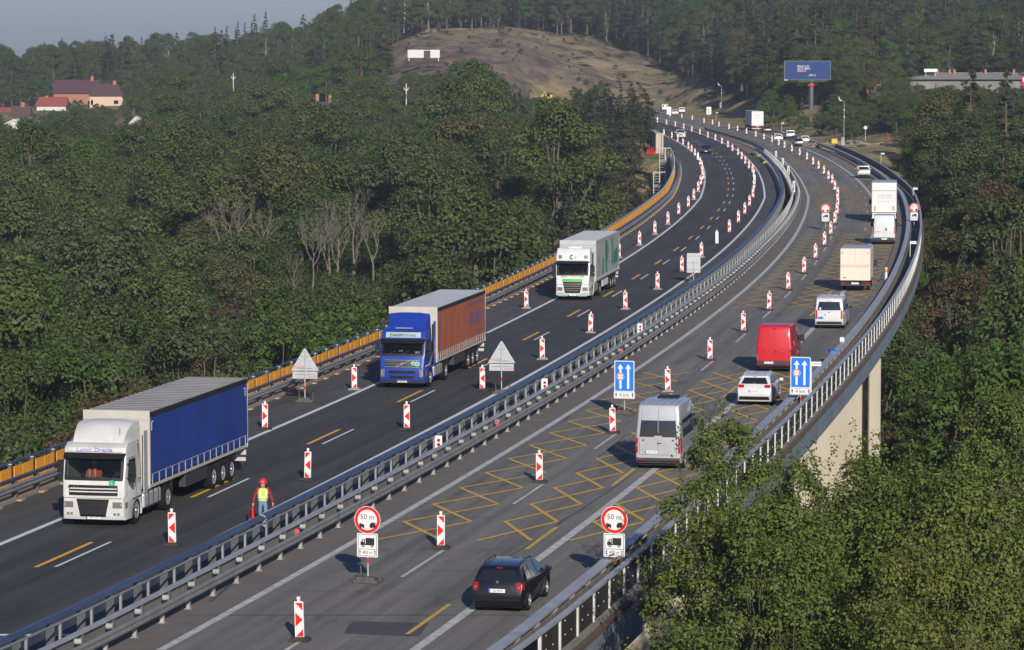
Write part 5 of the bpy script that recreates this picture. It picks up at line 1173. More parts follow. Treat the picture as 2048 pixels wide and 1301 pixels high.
    if kind == 'c':
        dg = bpy.data.materials['dark_green']; lg = mat('mid_green', (.05, .3, .14), .5)
        def sp(poly, m): mb = MB(); mb.face([(x, 1.288, z) for x, z in poly]); mb.build('green_graphic', m, root)
        sp([(8.3, 3.7), (7.2, 3.7), (6.6, 2.9), (7.6, 1.6), (7.9, 2.6), (8.5, 2.6)], dg); sp([(10.0, 2.5), (9.0, 2.6), (9.0, 1.45), (10.0, 1.4)], lg); sp([(4.9, 3.7), (4.0, 3.7), (3.3, 1.75), (4.2, 1.75)], lg); sp([(3.3, 2.7), (1.0, 2.9), (1.0, 1.8), (2.9, 1.75)], dg)
        sp([(7.9, 2.5), (7.2, 1.6), (6.9, 1.45), (7.6, 1.4), (8.6, 2.5)], lg); sp([(12.4, 3.0), (12.0, 2.1), (11.8, 2.1), (12.1, 2.7)], lg)
        mb = MB()
        for x, z in ((12.0, 1.75), (12.0, 1.5), (5.9, 2.1)): mb.text('spedition', .22, T3(x, 1.289, z) @ SML, 0, .9)
        mb.build('small_lettering', M['galvold'], root)
    return root, b, F
roof_grey = mat('roof_sheet', (.3, .29, .27), .7, noise=(.22, .21, .2), scale=.6); roof_g2 = mat('roof_sheet_blue', (.38, .4, .43), .6, noise=(.31, .33, .36), scale=.6)
blue_tarp = mat('blue_tarpaulin', (.006, .036, .24), .5, noise=(.005, .026, .18), scale=.4, bump=.2)
brown_tarp = mat('brown_tarpaulin', (.37, .10, .035), .6, noise=(.31, .08, .03), scale=.3); grey_tarp = mat('grey_tarpaulin', (.36, .36, .35), .6, noise=(.29, .29, .28), scale=.4)
cab_w = paint('white_cab_paint', (.58, .58, .555)); cab_b = paint('blue_cab_paint', (.014, .042, .30)); cab_w2 = paint('clean_white_cab_paint', (.62, .62, .60))
r, b, F = semi(187, 1057, 'a', 'white lorry with a plain blue curtain trailer nearest to the camera', cab_w, blue_tarp, roof_grey)
vest = mat('orange_vest', (.8, .12, .02), .7)
p = person_torso(r, F - 1.45, -.42, 1.45, vest, 'driver'); mb = MB()
for yy in (-.53, -.31): mb.box((F - 1.23, yy - .03, 1.5), (F - 1.215, yy + .03, 2.0))
mb.build('reflective_band', M['signw'], p)
p2 = MB(); p2.box((F - .42, -.3, 1.74), (F - .40, .0, 1.79)); p2.box((F - .42, .1, 1.74), (F - .40, .4, 1.79)); p2.build('dashboard_sign', M['signw'], r)
r, b, F = semi(804, 779, 'b', 'blue lorry with a rust brown lettered curtain trailer behind the white one', cab_b, brown_tarp, roof_g2)
p = person_torso(r, F - 1.45, .55, 1.42, mat('dark_shirt', (.05, .06, .08), .8), 'driver')
mb = MB(); b.side(mb, 1, [(F - .1, 1.12), (F - .1, 1.17), (F - 1.0, 1.25), (F - 1.9, 1.75), (F - 1.9, 1.68), (F - 1.05, 1.18)], .012); mb.build('white_stripe', M['signw'], r)
mb = MB(); mb.box((F - .36, -.22, 1.9), (F - .34, -.02, 1.95)); mb.box((F - .36, .62, 1.8), (F - .34, .88, 1.9)); mb.build('dashboard_sign', M['signw'], r)
r, b, F = semi(1145, 602, 'c', 'white and green lorry with a grey trailer, the farthest oncoming lorry', cab_w2, grey_tarp, roof_g2)
p = person_torso(r, F - 1.45, .55, 1.42, bpy.data.materials['dark_shirt'], 'driver')

# rigid box lorries seen from behind
def box_truck(label, px, py, L, w, z0, z1, body_m, roof_m, kind, grp=None):
    root = empty('box_truck'); tag(root, label, 'lorry'); place(root, px, py, False, L); hw = w / 2; BL = L - 1.9
    mb = MB(); mb.box((0, -hw, z0), (BL, hw, z1)); o = mb.build('cargo_box', body_m, root); md = o.modifiers.new('b', 'BEVEL'); md.width = .05; md.segments = 2
    mb = MB(); mb.box((.05, -hw + .05, z1 + .002), (BL - .05, hw - .05, z1 + .04)); mb.build('roof', roof_m, root)
    rear = [(BL + .1, .5), (BL + .1, 1.6), (BL + .1, min(z1 - .4, 2.4))]; ct = min(z1 - .3, 2.5); rear[-1] = (BL + .1, ct); fr = [(L - .1, .35), (L, .6), (L, 1.2), (L - .35, 1.4), (L - .8, ct - .15), (L - 1.1, ct)]
    b = Body(rear, fr, hw - .06, 1.5, .08, ct, zb=.35, arches=()); b.shell('cab', P_white, root)
    for sg in (1, -1):
        wr = .48 if w > 2.4 else .36
        for xw in ((1.9, L - 1.2) if w < 2.4 else ((2.2, 3.5, L - 1.3) if L > 10 else (2.2, L - 1.3))): wheel(root, xw, sg * (hw - .22), wr, .3 if w > 2.4 else .26, 'truck', sg)
        mb = MB(); y = sg * (hw + .12); mb.box((L - .9, y - .12, 1.5), (L - .8, y + .12, 1.95)); mb.box((L - .87, min(y, sg * (hw - .1)), 1.6), (L - .84, max(y, sg * (hw - .1)), 1.64)); mb.build('wing_mirror', M['plastic'], root)
        mb = MB(); mb.box((-.03, sg * (hw - .28) - .2, z0 - .26), (0.02, sg * (hw - .28) + .2, z0 - .1)); mb.build('tail_lamp', M['lampr'], root)
    mb = MB(); mb.box((.15, -hw * .8, .5), (L - .8, hw * .8, z0 - .01)); mb.build('chassis', M['under'], root)
    mb = MB(); mb.box((-.03, -hw + .05, .42), (.08, hw - .05, .54)); mb.build('rear_bumper', M['signw'] if w > 2.4 else M['plasticg'], root)
    mb = MB(); mb.box((-.05, -.26, z0 - .25), (-.03, .26, z0 - .13)); mb.build('number_plate', M['plate'], root)
    mb = MB()
    if kind == 'tall':
        mb.box((-.02, -hw + .05, 3.15), (-.004, hw - .05, 3.19)); mb.box((-.02, -hw + .03, z0 + .0), (-.004, -hw + .05, z1 - .04)); mb.box((-.02, hw - .05, z0), (-.004, hw - .03, z1 - .04)); mb.build('door_trim', M['postd'], root)
        for sg in (1, -1): mb = MB(); mb.box((-.02, sg * .92 - .08, z0 + .15), (-.004, sg * .92 + .08, z0 + .65)); mb.build('amber_mark', M['lampo'], root)
        mb = MB(); mb.text('Lakovny Kralovice', .22, T3(-.022, 0, 2.72) @ RM, 0, 1.3); mb.text('Tel. 604 218 312', .22, T3(-.022, 0, 2.45) @ RM, 0, 1.5); mb.text('www.lakovny.cz', .2, T3(-.022, 0, 2.15) @ RM, 0, 1.2); mb.build('door_lettering', M['galv'], root)
        mb = MB(); mb.box((-.06, -hw + .1, .5), (-.02, hw - .1, .95)); mb.build('tail_lift', M['signw'], root)
        mb = MB(); mb.box((-.075, -.7, .62), (-.065, .7, .88)); mb.box((-.075, -1.1, .7), (-.065, -.8, .85)); mb.box((-.075, .8, .7), (-.065, 1.1, .85)); mb.build('lamp_board', M['galvold'], root)
    elif kind == 'cream':
        mb.box((-.012, -.008, z0 + 1.15), (-.004, .008, z1 - .15)); mb.box((-.012, -hw + .05, z0 + 1.12), (-.004, hw - .05, z0 + 1.135)); mb.build('door_gap', M['galvold'], root)
        mb = MB()
        for i in range(26): y = -hw + .1 + (w - .2) * i / 25; mb.box((-.014, y - .012, z0 + .98), (-.004, y + .012, z0 + 1.06))
        mb.build('rivet_row', M['lampr'], root)
        mb = MB(); mb.box((-.02, .66, z0 + .18), (-.004, .84, z0 + .24)); mb.box((-.02, .85, z1 - .3), (-.004, 1.0, z1 - .27)); mb.box((-.02, -1.0, z1 - .3), (-.004, -.85, z1 - .27)); mb.build('latch', M['plastic'], root)
        mb = MB(); mb.box((-.05, -.75, z0 - .22), (-.01, -.45, z0 + .02)); mb.box((-.05, .45, z0 - .22), (-.01, .75, z0 + .02)); mb.build('lift_bracket', M['plastic'], root)
    else:
        mb.box((-.012, -.008, z0 + .1), (-.004, .008, z1 - .1)); mb.build('door_gap', M['galvold'], root)
        mb = MB(); mb.text('BRANDT', .5, T3(-.016, 0, z1 - .8) @ RM, 0, 1.5); mb.text('transport', .3, T3(-.016, 0, z1 - 1.3) @ RM, 0, 1.2); mb.build('door_lettering', M['galv'], root)
        for sg in (1, -1): mb = MB(); mb.box((-.02, sg * .8 - .25, z0 + .1), (-.004, sg * .8 + .25, z0 + .2)); mb.build('amber_mark', M['lampo'], root)
    return root
cream = mat('cream_panel', (.62, .55, .46), .6, noise=(.56, .49, .41), scale=.5); wbox = mat('white_box_panel', (.6, .6, .585), .5, noise=(.52, .52, .51), scale=.5)
box_truck('cream coloured box van lorry with black underrun in front of the white low van', 1710, 584, 6.6, 2.15, .78, 3.05, cream, roof_g2, 'cream')
box_truck('tall white box lorry with grey lettering on its doors by the right hand barrier', 1768, 446, 9.0, 2.5, 1.0, 3.95, wbox, roof_g2, 'tall')
box_truck('long grey sided lorry with white doors at the far end of the road', 1515, 262, 15.5, 2.5, 1.0, 4.0, wbox, roof_g2, 'far')
# ------------------------------------------------------------------ beacons
def rrect(w_, h, r, n=4):
    pts = []
    for cx, cz, a0 in ((w_ / 2 - r, h / 2 - r, 0), (-w_ / 2 + r, h / 2 - r, 90), (-w_ / 2 + r, -h / 2 + r, 180), (w_ / 2 - r, -h / 2 + r, 270)):
        for i in range(n + 1): a = R(a0 + 90 * i / n); pts.append((cx + r * math.cos(a), cz + r * math.sin(a)))
    return pts
def clip_diag(lines, w_, h): return lines
def board_mesh(flip, back):
    "white board with red corner slants and an arrow head, both faces"
    mb = MB(); W_, H_ = .27, 1.08; mb.prism(rrect(W_, H_, .03), .05, 0, T3(0, -.025, 0))
    w2 = W_ / 2 - .022; f = -1 if flip else 1
    for yo, g_ in ((-.0275, 1), (.0275, -1)):
        if g_ == -1 and back: continue
        if g_ == 1 and back == 2: continue
        P = lambda pts: [(x * f, yo, z) for x, z in (pts if (f == 1) == (g_ == 1) else pts[::-1])]
        mb.face(P([(-w2, .5), (w2, .5), (w2, .27)]), 1)                       # top corner
        mb.face(P([(-w2, .21), (-w2, -.21), (w2, .0)]), 1)                     # arrow head
        mb.face(P([(w2, -.27), (w2, -.5), (-w2, -.5), (w2, -.26)][:3]), 1)      # foot corner
    return mb.mesh('board', [M['signw'], M['red']])
BM_ = {'r': board_mesh(False, 1), 'l': board_mesh(True, 1), 'w': board_mesh(False, 2)}
st = MB(); st.box((-.035, -.035, .54), (.035, .035, .64)); st.box((-.045, -.045, .62), (.045, .045, .70)); stub_me = st.mesh('stub', M['signw'])
def foot_mesh(m):
    mb = MB(); mb.prism([(-.31, 0), (.31, 0), (.28, .07), (.12, .11), (-.12, .11), (-.28, .07)], .44, 0, T3(0, -.22, 0)); return mb.mesh('foot', m)
FOOT = {'d': foot_mesh(M['rubber']), 'p': foot_mesh(M['footc'])}
def beacon(px, py, v, foot, label, group, f=fA):
    x, y = G(px, py); h = heading(y, f); r = empty('warning_beacon', (x, y, .022), h - R(90) + R(rng.normal(0, 2.5))); tag(r, label, 'beacon', group); r.rotation_euler.x = R(rng.normal(0, .8)); r.rotation_euler.y = R(rng.normal(0, .8))
    o = bpy.data.objects.new('board', BM_[v]); link(o, r); o.location = (0, 0, .62)
    o = bpy.data.objects.new('lamp_stub', stub_me); link(o, r); o.location = (0, 0, .6)
    o = bpy.data.objects.new('foot', FOOT[foot]); link(o, r); return r
NEAR = {(345,1092):'beacon nearest the white lorry, on a dark foot, first of the oncoming lane row', (615,962):'beacon beside the rear wheels of the white lorry, pointing left', (814,861):'beacon below the blue lorry between yellow dash and barrier', (965,782):'beacon standing right in front of a triangular sign back', (1085,720):'beacon right of the triangular sign back on a pale foot', (1181,667):'beacon below the green and white lorry by the barrier', (1251,620):'beacon right of the green and white lorry in the inner row',
        (530,860):'beacon behind the white lorry trailer in front of the orange netting', (709,781):'beacon between the netting and the front of the blue lorry', (965,670):'beacon half hidden behind the brown trailer tail', (1053,618):'beacon on the hard shoulder ahead of the green and white lorry', (1238,517):'beacon half hidden behind the grey trailer tail',
        (600,1283):'beacon cut closest to the camera on the grey road', (882,1098):'beacon between the two fifty metre signs near the black car', (1079,966):'beacon in the middle of the yellow zigzags left of the silver minibus', (1226,868):'beacon beside the foot of the left blue lane sign', (1336,785):'beacon on a pale foot left of the white estate car', (1420,722):'beacon on the lane line left of the red van', (1487,665):'beacon left of the red van roof with a long thin shadow', (1538,622):'beacon left of the white low van', (1577,581):'beacon left of the cream box lorry wheels', (1608,548):'beacon left of the cream box lorry doors'}
LROW = [(530,860),(709,781),(965,670),(1053,618),(1238,517),(1279,492),(1310,470),(1336,450),(1357.6,431),(1376.7,416),(1387.7,400.5),(1396.6,384.5),(1402,371.5),(1406,361),(1405,350.5),(1403.7,339.5),(1400.6,331.5),(1395.7,321.5,'w'),(1390,313.5),(1383.4,305.5),(1377,298.5),(1366,291.5),(1355.4,285),(1343.8,277.5),(1328,271.5)]
MROW = [(345,1092),(615,962),(814,861),(965,782),(1085,720),(1181,667),(1251,620),(1315,580),(1364,546),(1403,516),(1434,490,'w'),(1459,467),(1477,447),(1489.5,430),(1499,414),(1506,397),(1508,380),(1509,369,'w'),(1508,357),(1505.5,347),(1498,339),(1490.7,329.5),(1483.3,320.5),(1476,312),(1465,304),(1456,296.5),(1444,289.5),(1430.8,282.5),(1415.7,277),(1399.7,270.5),(1383.7,265),(1367.4,259),(1350.8,254.8),(1333,250.8),(1315,246,'w')]
NROW = [(600,1283),(882,1098),(1079,966),(1226,868),(1336,785),(1420,722),(1487,665),(1538,622),(1577,581),(1608,548),(1631,519),(1649,493),(1661.6,471),(1669.6,449),(1674,431),(1675.5,414.5),(1675,397),(1670,382.5),(1664.4,369),(1657,360.8),(1647.8,350),(1637.4,340),(1626.3,331.5),(1614,321.5),(1599.5,312.5),(1584,305),(1569,298),(1557.7,292.5),(1544,286.5),(1528,280.5),(1511.6,275.3),(1493,269.5),(1475,264),(1458,260),(1438,255),(1425,251),(1408,247.7),(1384.4,241.7),(1363.8,238),(1340.7,234)]
for rows, rf, gl in ((LROW, fC, ('oncoming lane shoulder row', 'red and white beacon in the far left shoulder row')), (MROW, fB, ('inner row', 'red and white beacon in the far inner row of the oncoming lanes')), (NROW, fA, ('lane divider row', 'red and white beacon in the far row dividing the grey lanes'))):
    for i, p in enumerate(rows):
        k = (p[0], p[1]); w_ = len(p) > 2
        near = NEAR.get(k)
        lab = near or (gl[1] if not w_ else 'plain white backed beacon ' + {(1395.7,321.5): 'in the far left shoulder row', (1434,490): 'beside the grey sign back panel', (1509,369): 'in the bend of the inner row', (1315,246): 'last of the inner row beside the trees'}[k])
        v = 'w' if w_ else (('l' if i in (0, 1, 2, 3, 6, 7) or rng.uniform() < .3 else 'r') if rows is MROW else ('r' if rows is NROW else ('l' if rng.uniform() < .4 else 'r')))
        if rows is MROW and i in (2, 3): v = 'l'
        if rows is MROW and i in (4, 5): v = 'r'
        ft = 'p' if (rows is NROW and i in (4,)) or (rows is MROW and i in (4, 5, 6, 7, 9)) or (rows is LROW and rng.uniform() < .6) else 'd'
        beacon(p[0], p[1], v, ft, lab, None if near or w_ else 'beacons of the ' + gl[0], rf)

# ------------------------------------------------------------------ signs
M['footd'] = mat('dark_recycled_block', (.1, .09, .08), .9, noise=(.05, .047, .044), scale=5)
def post_mesh(mb, h, r=.03): mb.cyl((0, 0, .08), (0, 0, h), r, n=10, m=0); mb.cyl((0, 0, .62), (0, 0, .80), r + .002, n=10, m=1)
def base_mesh(dark=True):
    mb = MB(); mb.box((-.42, -.3, 0), (.42, .02, .11)); mb.box((-.36, .06, 0), (.44, .34, .11)); mb.box((-.3, -.28, .112), (.3, .0, .2)); mb.cyl((-.32, .2, .1), (-.32, .2, .5), .03, n=8); mb.cyl((.42, -.1, .1), (.42, -.1, .5), .03, n=8); return mb
TX = Matrix(((1, 0, 0, 0), (0, 0, -1, 0), (0, 1, 0, 0), (0, 0, 0, 1)))      # text in the xz plane read from -y
def disc(mb, x, z, r, y, m, n=36, r0=0.0):
    if r0 == 0: mb.face([(x + r * math.cos(2 * math.pi * i / n), y, z + r * math.sin(2 * math.pi * i / n)) for i in range(n)], m)
    else:
        for i in range(n):
            a, c = 2 * math.pi * i / n, 2 * math.pi * (i + 1) / n
            mb.face([(x + q * math.cos(t), y, z + q * math.sin(t)) for q, t in ((r0, a), (r, a), (r, c), (r0, c))], m)
def poly(mb, pts, y, m): mb.face([(x, y, z) for x, z in pts], m)
def arrow_up(mb, x, z0, z1, w_, y, m): poly(mb, [(x - w_ * .22, z0), (x + w_ * .22, z0), (x + w_ * .22, z1 - w_ * .75), (x - w_ * .22, z1 - w_ * .75)], y, m); poly(mb, [(x - w_ * .6, z1 - w_ * .9), (x + w_ * .6, z1 - w_ * .9), (x, z1)], y - .0003, m)
def frame_edge(mb, w_, h, z, y, m, ins=.035, t=.014, r=.03):
    a = rrect(w_ - 2 * ins, h - 2 * ins, r); b_ = rrect(w_ - 2 * ins - 2 * t, h - 2 * ins - 2 * t, r * .7)
    for i in range(len(a)): j = (i + 1) % len(a); mb.face([(a[i][0], y, z + a[i][1]), (a[j][0], y, z + a[j][1]), (b_[j][0], y, z + b_[j][1]), (b_[i][0], y, z + b_[i][1])], m)
def stand(name, px, py, label, cat, group=None, h=2.3, yaw=0, base=True, z=.02):
    x, y = G(px, py); r = empty(name, (x, y, z), heading(y) - R(90) + R(yaw)); tag(r, label, cat, group)
    mb = MB(); post_mesh(mb, h); mb.build('post', [M['signg'], M['red']], r)
    if base: base_mesh().build('foot', M['footd'], r)
    return r
def fifty(px, py, label, yaw=-6, base=True, h0=0.0):
    r = stand('distance_sign', px, py, label, 'traffic sign', None, 2.45 + h0, yaw, base); zc = 2.05 + h0
    mb = MB(); n_ = 40; mb.cyl((0, -.045, zc), (0, -.03, zc), .45, n=n_, m=0); y = -.0475; disc(mb, 0, zc, .435, y, 1, 40, .335)
    mb.text('50 m', .24, T3(0, y, zc + .09) @ TX, 2, .47)
    for sg in (-1, 1):  # two cars, nose to tail
        cxx = sg * .19; q = .85
        pts = [(-.13, -.06), (.13, -.06), (.14, .0), (.07, .03), (-.12, .03), (-.13, .0)] if sg > 0 else [(-.1, -.06), (.1, -.06), (.1, .01), (.02, .03), (-.1, .05)]
        poly(mb, [(cxx + a * q, zc - .17 + b_ * 1.3) for a, b_ in pts], y, 2)
        for xx in (-.06, .07): disc(mb, cxx + xx * q, zc - .25, .028, y - .0002, 2, 12)
    poly(mb, [(.10, zc - .13), (.30, zc - .13), (.27, zc - .08), (.14, zc - .08)], y, 2)
    mb.build('round_board', [M['signw'], M['red'], M['black']], r)
    zc = 1.22 + h0; mb = MB(); mb.prism(rrect(.72, .78, .04), .015, 0, T3(0, -.045, zc)); y = -.0475; frame_edge(mb, .72, .78, zc, y, 1)
    poly(mb, [(-.32, zc - .12), (.32, zc - .12), (.32, zc - .135), (-.32, zc - .135)], y, 1)
    poly(mb, [(-.06, zc + .03), (.24, zc + .03), (.24, zc + .24), (-.06, zc + .24)], y, 1)          # lorry body
    poly(mb, [(-.24, zc - .0), (.24, zc - .0), (.24, zc + .035), (-.24, zc + .035)], y - .0003, 1)
    poly(mb, [(-.24, zc + .03), (-.08, zc + .03), (-.08, zc + .2), (-.17, zc + .2), (-.2, zc + .12), (-.24, zc + .1)], y, 1)
    poly(mb, [(-.165, zc + .11), (-.11, zc + .11), (-.11, zc + .175), (-.145, zc + .175)], y - .0005, 0)
    for xx in (-.15, .16): disc(mb, xx, zc - .02, .05, y - .0006, 1, 16); disc(mb, xx, zc - .02, .02, y - .0009, 0, 10)
    mb.text('400 m', .15, T3(0, y, zc - .24) @ TX, 1, .34)
    for xx in (-.26, .26): arrow_up(mb, xx, zc - .31, zc - .16, .06, y, 1)
    mb.build('lorry_plate', [M['signw'], M['black']], r); return r
fifty(736, 1166, 'round red ringed fifty metre distance sign with lorry plate on the grey road, nearest left')
fifty(1229, 1166, 'round red ringed fifty metre distance sign standing behind the right guard rail, nearest right', base=False)
fifty(1651, 461, 'far fifty metre distance sign with lorry plate left of the tall white lorry')
fifty(1828, 459, 'far fifty metre distance sign with lorry plate right of the bend barrier', base=False)
def lanes(px, py, label, base=True, yaw=-6, zc=1.8):
    r = stand('lane_sign', px, py, label, 'traffic sign', None, zc + .7, yaw, base); z0 = zc; w_, h = .98, 1.48; ox = 0
    mb = MB(); mb.prism(rrect(w_, h, .06), .015, 0, T3(ox, -.05, zc)); y = -.0525; mb.face([(ox + x, y, zc + z) for x, z in rrect(w_ - .08, h - .08, .05)], 1)
    for xx in (-.19, .19): arrow_up(mb, ox + xx, zc - .6, zc + .58, .24, y - .002, 0)
    disc(mb, ox - .19, zc - .02, .185, y - .0045, 0); disc(mb, ox - .19, zc - .02, .175, y - .0055, 2, 30, .135)
    mb.text('2,1 m', .1, T3(ox - .19, y - .0055, zc - .02) @ TX, 3, .17)
    for s_ in (-1, 1): poly(mb, [(ox - .19 + s_ * .125, zc + .02), (ox - .19 + s_ * .125, zc - .06), (ox - .19 + s_ * .09, zc - .02)], y - .0055, 3)
    mb.build('blue_board', [M['signw'], M['signb'], M['red'], M['black']], r)
    zc = z0 - .9; mb = MB(); mb.prism(rrect(1.04, .34, .03), .015, 0, T3(ox, -.05, zc)); frame_edge(mb, 1.04, .34, zc, -.0525, 1, .02, .01); 
    n0 = len(mb.v); 
    mb.text('4 km', .26, T3(ox, -.0525, zc) @ TX, 1, .46)
    for xx in (-.40, .40): arrow_up(mb, ox + xx, zc - .09, zc + .11, .1, -.0525, 1)
    for i in range(0, 0): pass
    mb.build('distance_plate', [M['signw'], M['black']], r)
    if base: pass
    return r
r = lanes(1249, 829, 'blue two lane arrow sign with four kilometre plate left of the silver minibus')
lanes(1601, 829, 'blue two lane arrow sign with four kilometre plate beside the white estate car', base=False, zc=1.98)
def tri_back(px, py, label):
    r = stand('warning_sign', px, py, label, 'traffic sign', None, 2.5, 4); mb = MB(); zc = 1.75
    mb.prism([(-.66, zc - .22), (.66, zc - .22), (.68, zc - .18), (.04, zc + .88), (-.04, zc + .88), (-.68, zc - .18)], .015, 0, T3(0, .035, 0)); mb.build('triangle_board', M['signg'], r)
    mb = MB(); mb.box((-.62, .035, 1.14), (.62, .05, 1.49)); mb.build('lower_board', M['signg'], r)
    mb = MB(); mb.box((-.35, .0, zc - .1), (.35, .034, zc - .07)); mb.box((-.18, .0, zc + .5), (.18, .034, zc + .53)); mb.box((-.5, .0, 1.35), (.5, .034, 1.38)); mb.build('bracket', M['galv'], r)
    mb = MB(); mb.text('ZNACENI', .12, T3(-.3, .0335, zc - .03) @ TX, 0, .5); mb.text('ZNACENI', .12, T3(.36, .0335, 1.23) @ TX, 0, .5); mb.build('red_lettering', M['red'], r)
    return r
tri_back(610, 805, 'back of a triangular warning sign in front of the orange netting')
tri_back(1003, 788, 'back of a triangular warning sign standing by the inner barrier')
r = stand('direction_sign', 1387, 566, 'back of a plain rectangular grey sign panel by the inner white line', 'traffic sign', None, 1.6, 3)
mb = MB(); mb.prism(rrect(1.0, 1.45, .05), .02, 0, T3(0, .035, 1.45)); mb.build('panel', M['signg'], r)
mb = MB()
for z in (.95, 1.45, 1.95): mb.box((-.46, .0, z), (.46, .034, z + .03))
mb.build('bracket', M['galv'], r)
# kilometre plates
def kmpost(px, py, label, txt, z=.15, h=1.75, w_=.5, f=fR):
    x, y = G(px, py); r = empty('kilometre_marker', (x, y, z), heading(y, f) - R(90)); tag(r, label, 'marker'); mb = MB(); mb.cyl((0, 0, 0), (0, 0, h), .028, n=8); mb.build('post', M['signw'], r)
    mb = MB(); mb.box((0.0, -.045, h - .22), (w_, -.03, h)); mb.build('plate', M['signw'], r); mb = MB(); mb.text(txt, .15, T3(w_ / 2, -.0465, h - .11) @ TX, 0, w_ * .8); mb.build('digits', M['black'], r)
kmpost(1622, 800, 'white kilometre marker reading 144.4 beside the right blue lane sign', '144.4')
kmpost(1820, 530, 'white kilometre marker by the parapet below the far fifty metre sign', '144.3')
kmpost(1826, 410, 'white kilometre marker on the outside of the bend above the far fifty metre sign', '144.2')
kmpost(1762, 332, 'white kilometre marker on the far outer parapet', '144.1')
kmpost(1563, 263, 'white kilometre marker on the grass past the dark crash rail', '144', -.1, 1.9)
kmpost(1432, 241, 'white kilometre marker on the brown verge of the far road', '143', -.1, 2.0)
# small things on barriers
def emerg(px, y, label):
    x = fA(y) - 2.1; r = empty('marker_box', (x, y, 0), heading(y) - R(90)); tag(r, label, 'marker box'); mb = MB(); mb.box((-.16, -.05, .55), (.16, .05, 1.15)); mb.build('box', M['signw'], r); mb = MB(); mb.cyl((.02, -.055, .96), (.02, -.065, .96), .07, n=12); mb.cyl((.02, -.055, .78), (.02, -.065, .78), .07, n=12); mb.build('red_lens', M['lampr'], r)
emerg(820, 144.0, 'white box with two red lenses on the railing below the blue lorry')
emerg(1092, 169.0, 'white box with two red lenses on the railing near the bent rail')
emerg(1300, 203.0, 'white box with two red lenses on the railing above the left blue sign')
pk = mat('faded_red_reflector', (.45, .05, .07), .7)
for y, l in ((118.2, 'faded red reflector on the guard rail near the worker'), (152.6, 'faded red reflector on the guard rail below the green lorry'), (189.5, 'faded red reflector on the guard rail above the left blue sign')):
    mb = MB(); x = fA(y) - 1.42; mb.lathe([(.0001, -.12), (.09, -.1), (.1, 0), (.09, .1), (.0001, .12)], 12, 0, T3(x + .1, y, .74)); o = mb.build('rail_reflector', pk, None, smooth=60); tag(o, l, 'reflector')
for y, l in ((195, 'small white cube lamp on the right guard rail beyond the red van'),):
    x = fR(y) + 3.1; mb = MB(); mb.box((x - .12, y - .1, .765), (x + .12, y + .1, 1.0)); o = mb.build('rail_lamp', M['signw']); tag(o, l, 'lamp')
# blue strap tied on the right guard rail, cloth tied on the inner rail
x = fR(188) + 3.1; mb = MB(); mb.box((x - .12, 187.6, .765), (x + .2, 189.0, .86)); o = mb.build('folded_sheet', M['signb']); tag(o, 'dark blue folded sheet lying on the right guard rail', 'sheet')
y = 119.6; x = fA(y) - 2.95; mb = MB(); 
for i in range(7): mb.cyl((x + .18 * math.sin(i * 2.1), y + .04 * i - .1, 1.12 - .06 * i), (x + .16 * math.sin(i * 2.1 + 2), y + .04 * i, 1.1 - .06 * (i + 1)), .035, .05, 7)
o = mb.build('knotted_rag', M['signg'], None, smooth=70); tag(o, 'pale knotted rag tied round the dark blue rail beside the worker', 'rag')
# stub beacon on right guard rail near the cream lorry
x, y = G(1772, 565); mb = MB(); mb.cyl((x, y, .15), (x, y, 1.1), .1, n=12, m=0); mb.cyl((x, y, .75), (x, y, 1.0), .103, n=12, m=1); o = mb.build('marker_post', [M['signw'], M['lampo']]); tag(o, 'short orange banded post on the kerb right of the cream lorry', 'post')
# white delineators on the median gap far away
for px, py, l in ((1552, 328, 'first of the white slotted posts over the dark bridge gap'), (1564, 344, 'second of the white slotted posts over the dark bridge gap'), (1574, 362, 'third of the white slotted posts over the dark bridge gap'), (1582, 395, 'nearest of the white slotted posts over the dark bridge gap')):
    x, y = G(px, py); x = fA2(y) - 2.15; r = empty('slotted_post', (x, y, 0), heading(y) - R(90)); tag(r, l, 'post'); mb = MB(); mb.box((-.14, -.05, .6), (.14, .05, 1.9)); mb.build('board', M['signw'], r); mb = MB(); mb.box((-.05, -.055, .8), (.05, -.051, 1.7)); mb.cyl((0, -.051, 1.75), (0, -.06, 1.75), .06, n=10); mb.build('slots', M['black'], r); mb = MB(); mb.box((-.03, -.03, -.05), (.03, .03, .6)); mb.build('post', M['galv'], r)

# ------------------------------------------------------------------ far roadside
x, y = G(1417, 232); y = 880; x = (1417 - CX) / FPX * y; r = empty('road_sign', (x, y, terr(x, y))); tag(r, 'white rectangular sign with black figures on the brown bank', 'traffic sign')
mb = MB(); mb.box((-.6, -.05, .5), (.6, 0, 2.4)); mb.build('board', M['signw'], r); mb = MB(); mb.box((-.3, -.06, 1.5), (.2, -.052, 1.9)); mb.box((-.1, -.06, .9), (.3, -.052, 1.3)); mb.build('figures', M['galvold'], r); mb = MB(); mb.box((-.05, 0, -.5), (.05, .05, .6)); mb.build('post', M['galv'], r)
x, y = G(1338, 235); r = empty('road_sign', (x, y, 0)); tag(r, 'white sign board standing in the lane before the farthest van', 'traffic sign'); mb = MB(); mb.box((-.55, -.05, .7), (.55, 0, 2.6)); mb.build('board', M['signw'], r); mb = MB(); mb.box((-.05, -.0, -.0), (.05, .05, .7)); mb.build('post', M['galv'], r); mb = MB(); mb.box((-.3, -.06, 1.2), (-.22, -.052, 2.1)); mb.build('figures', M['galvold'], r)
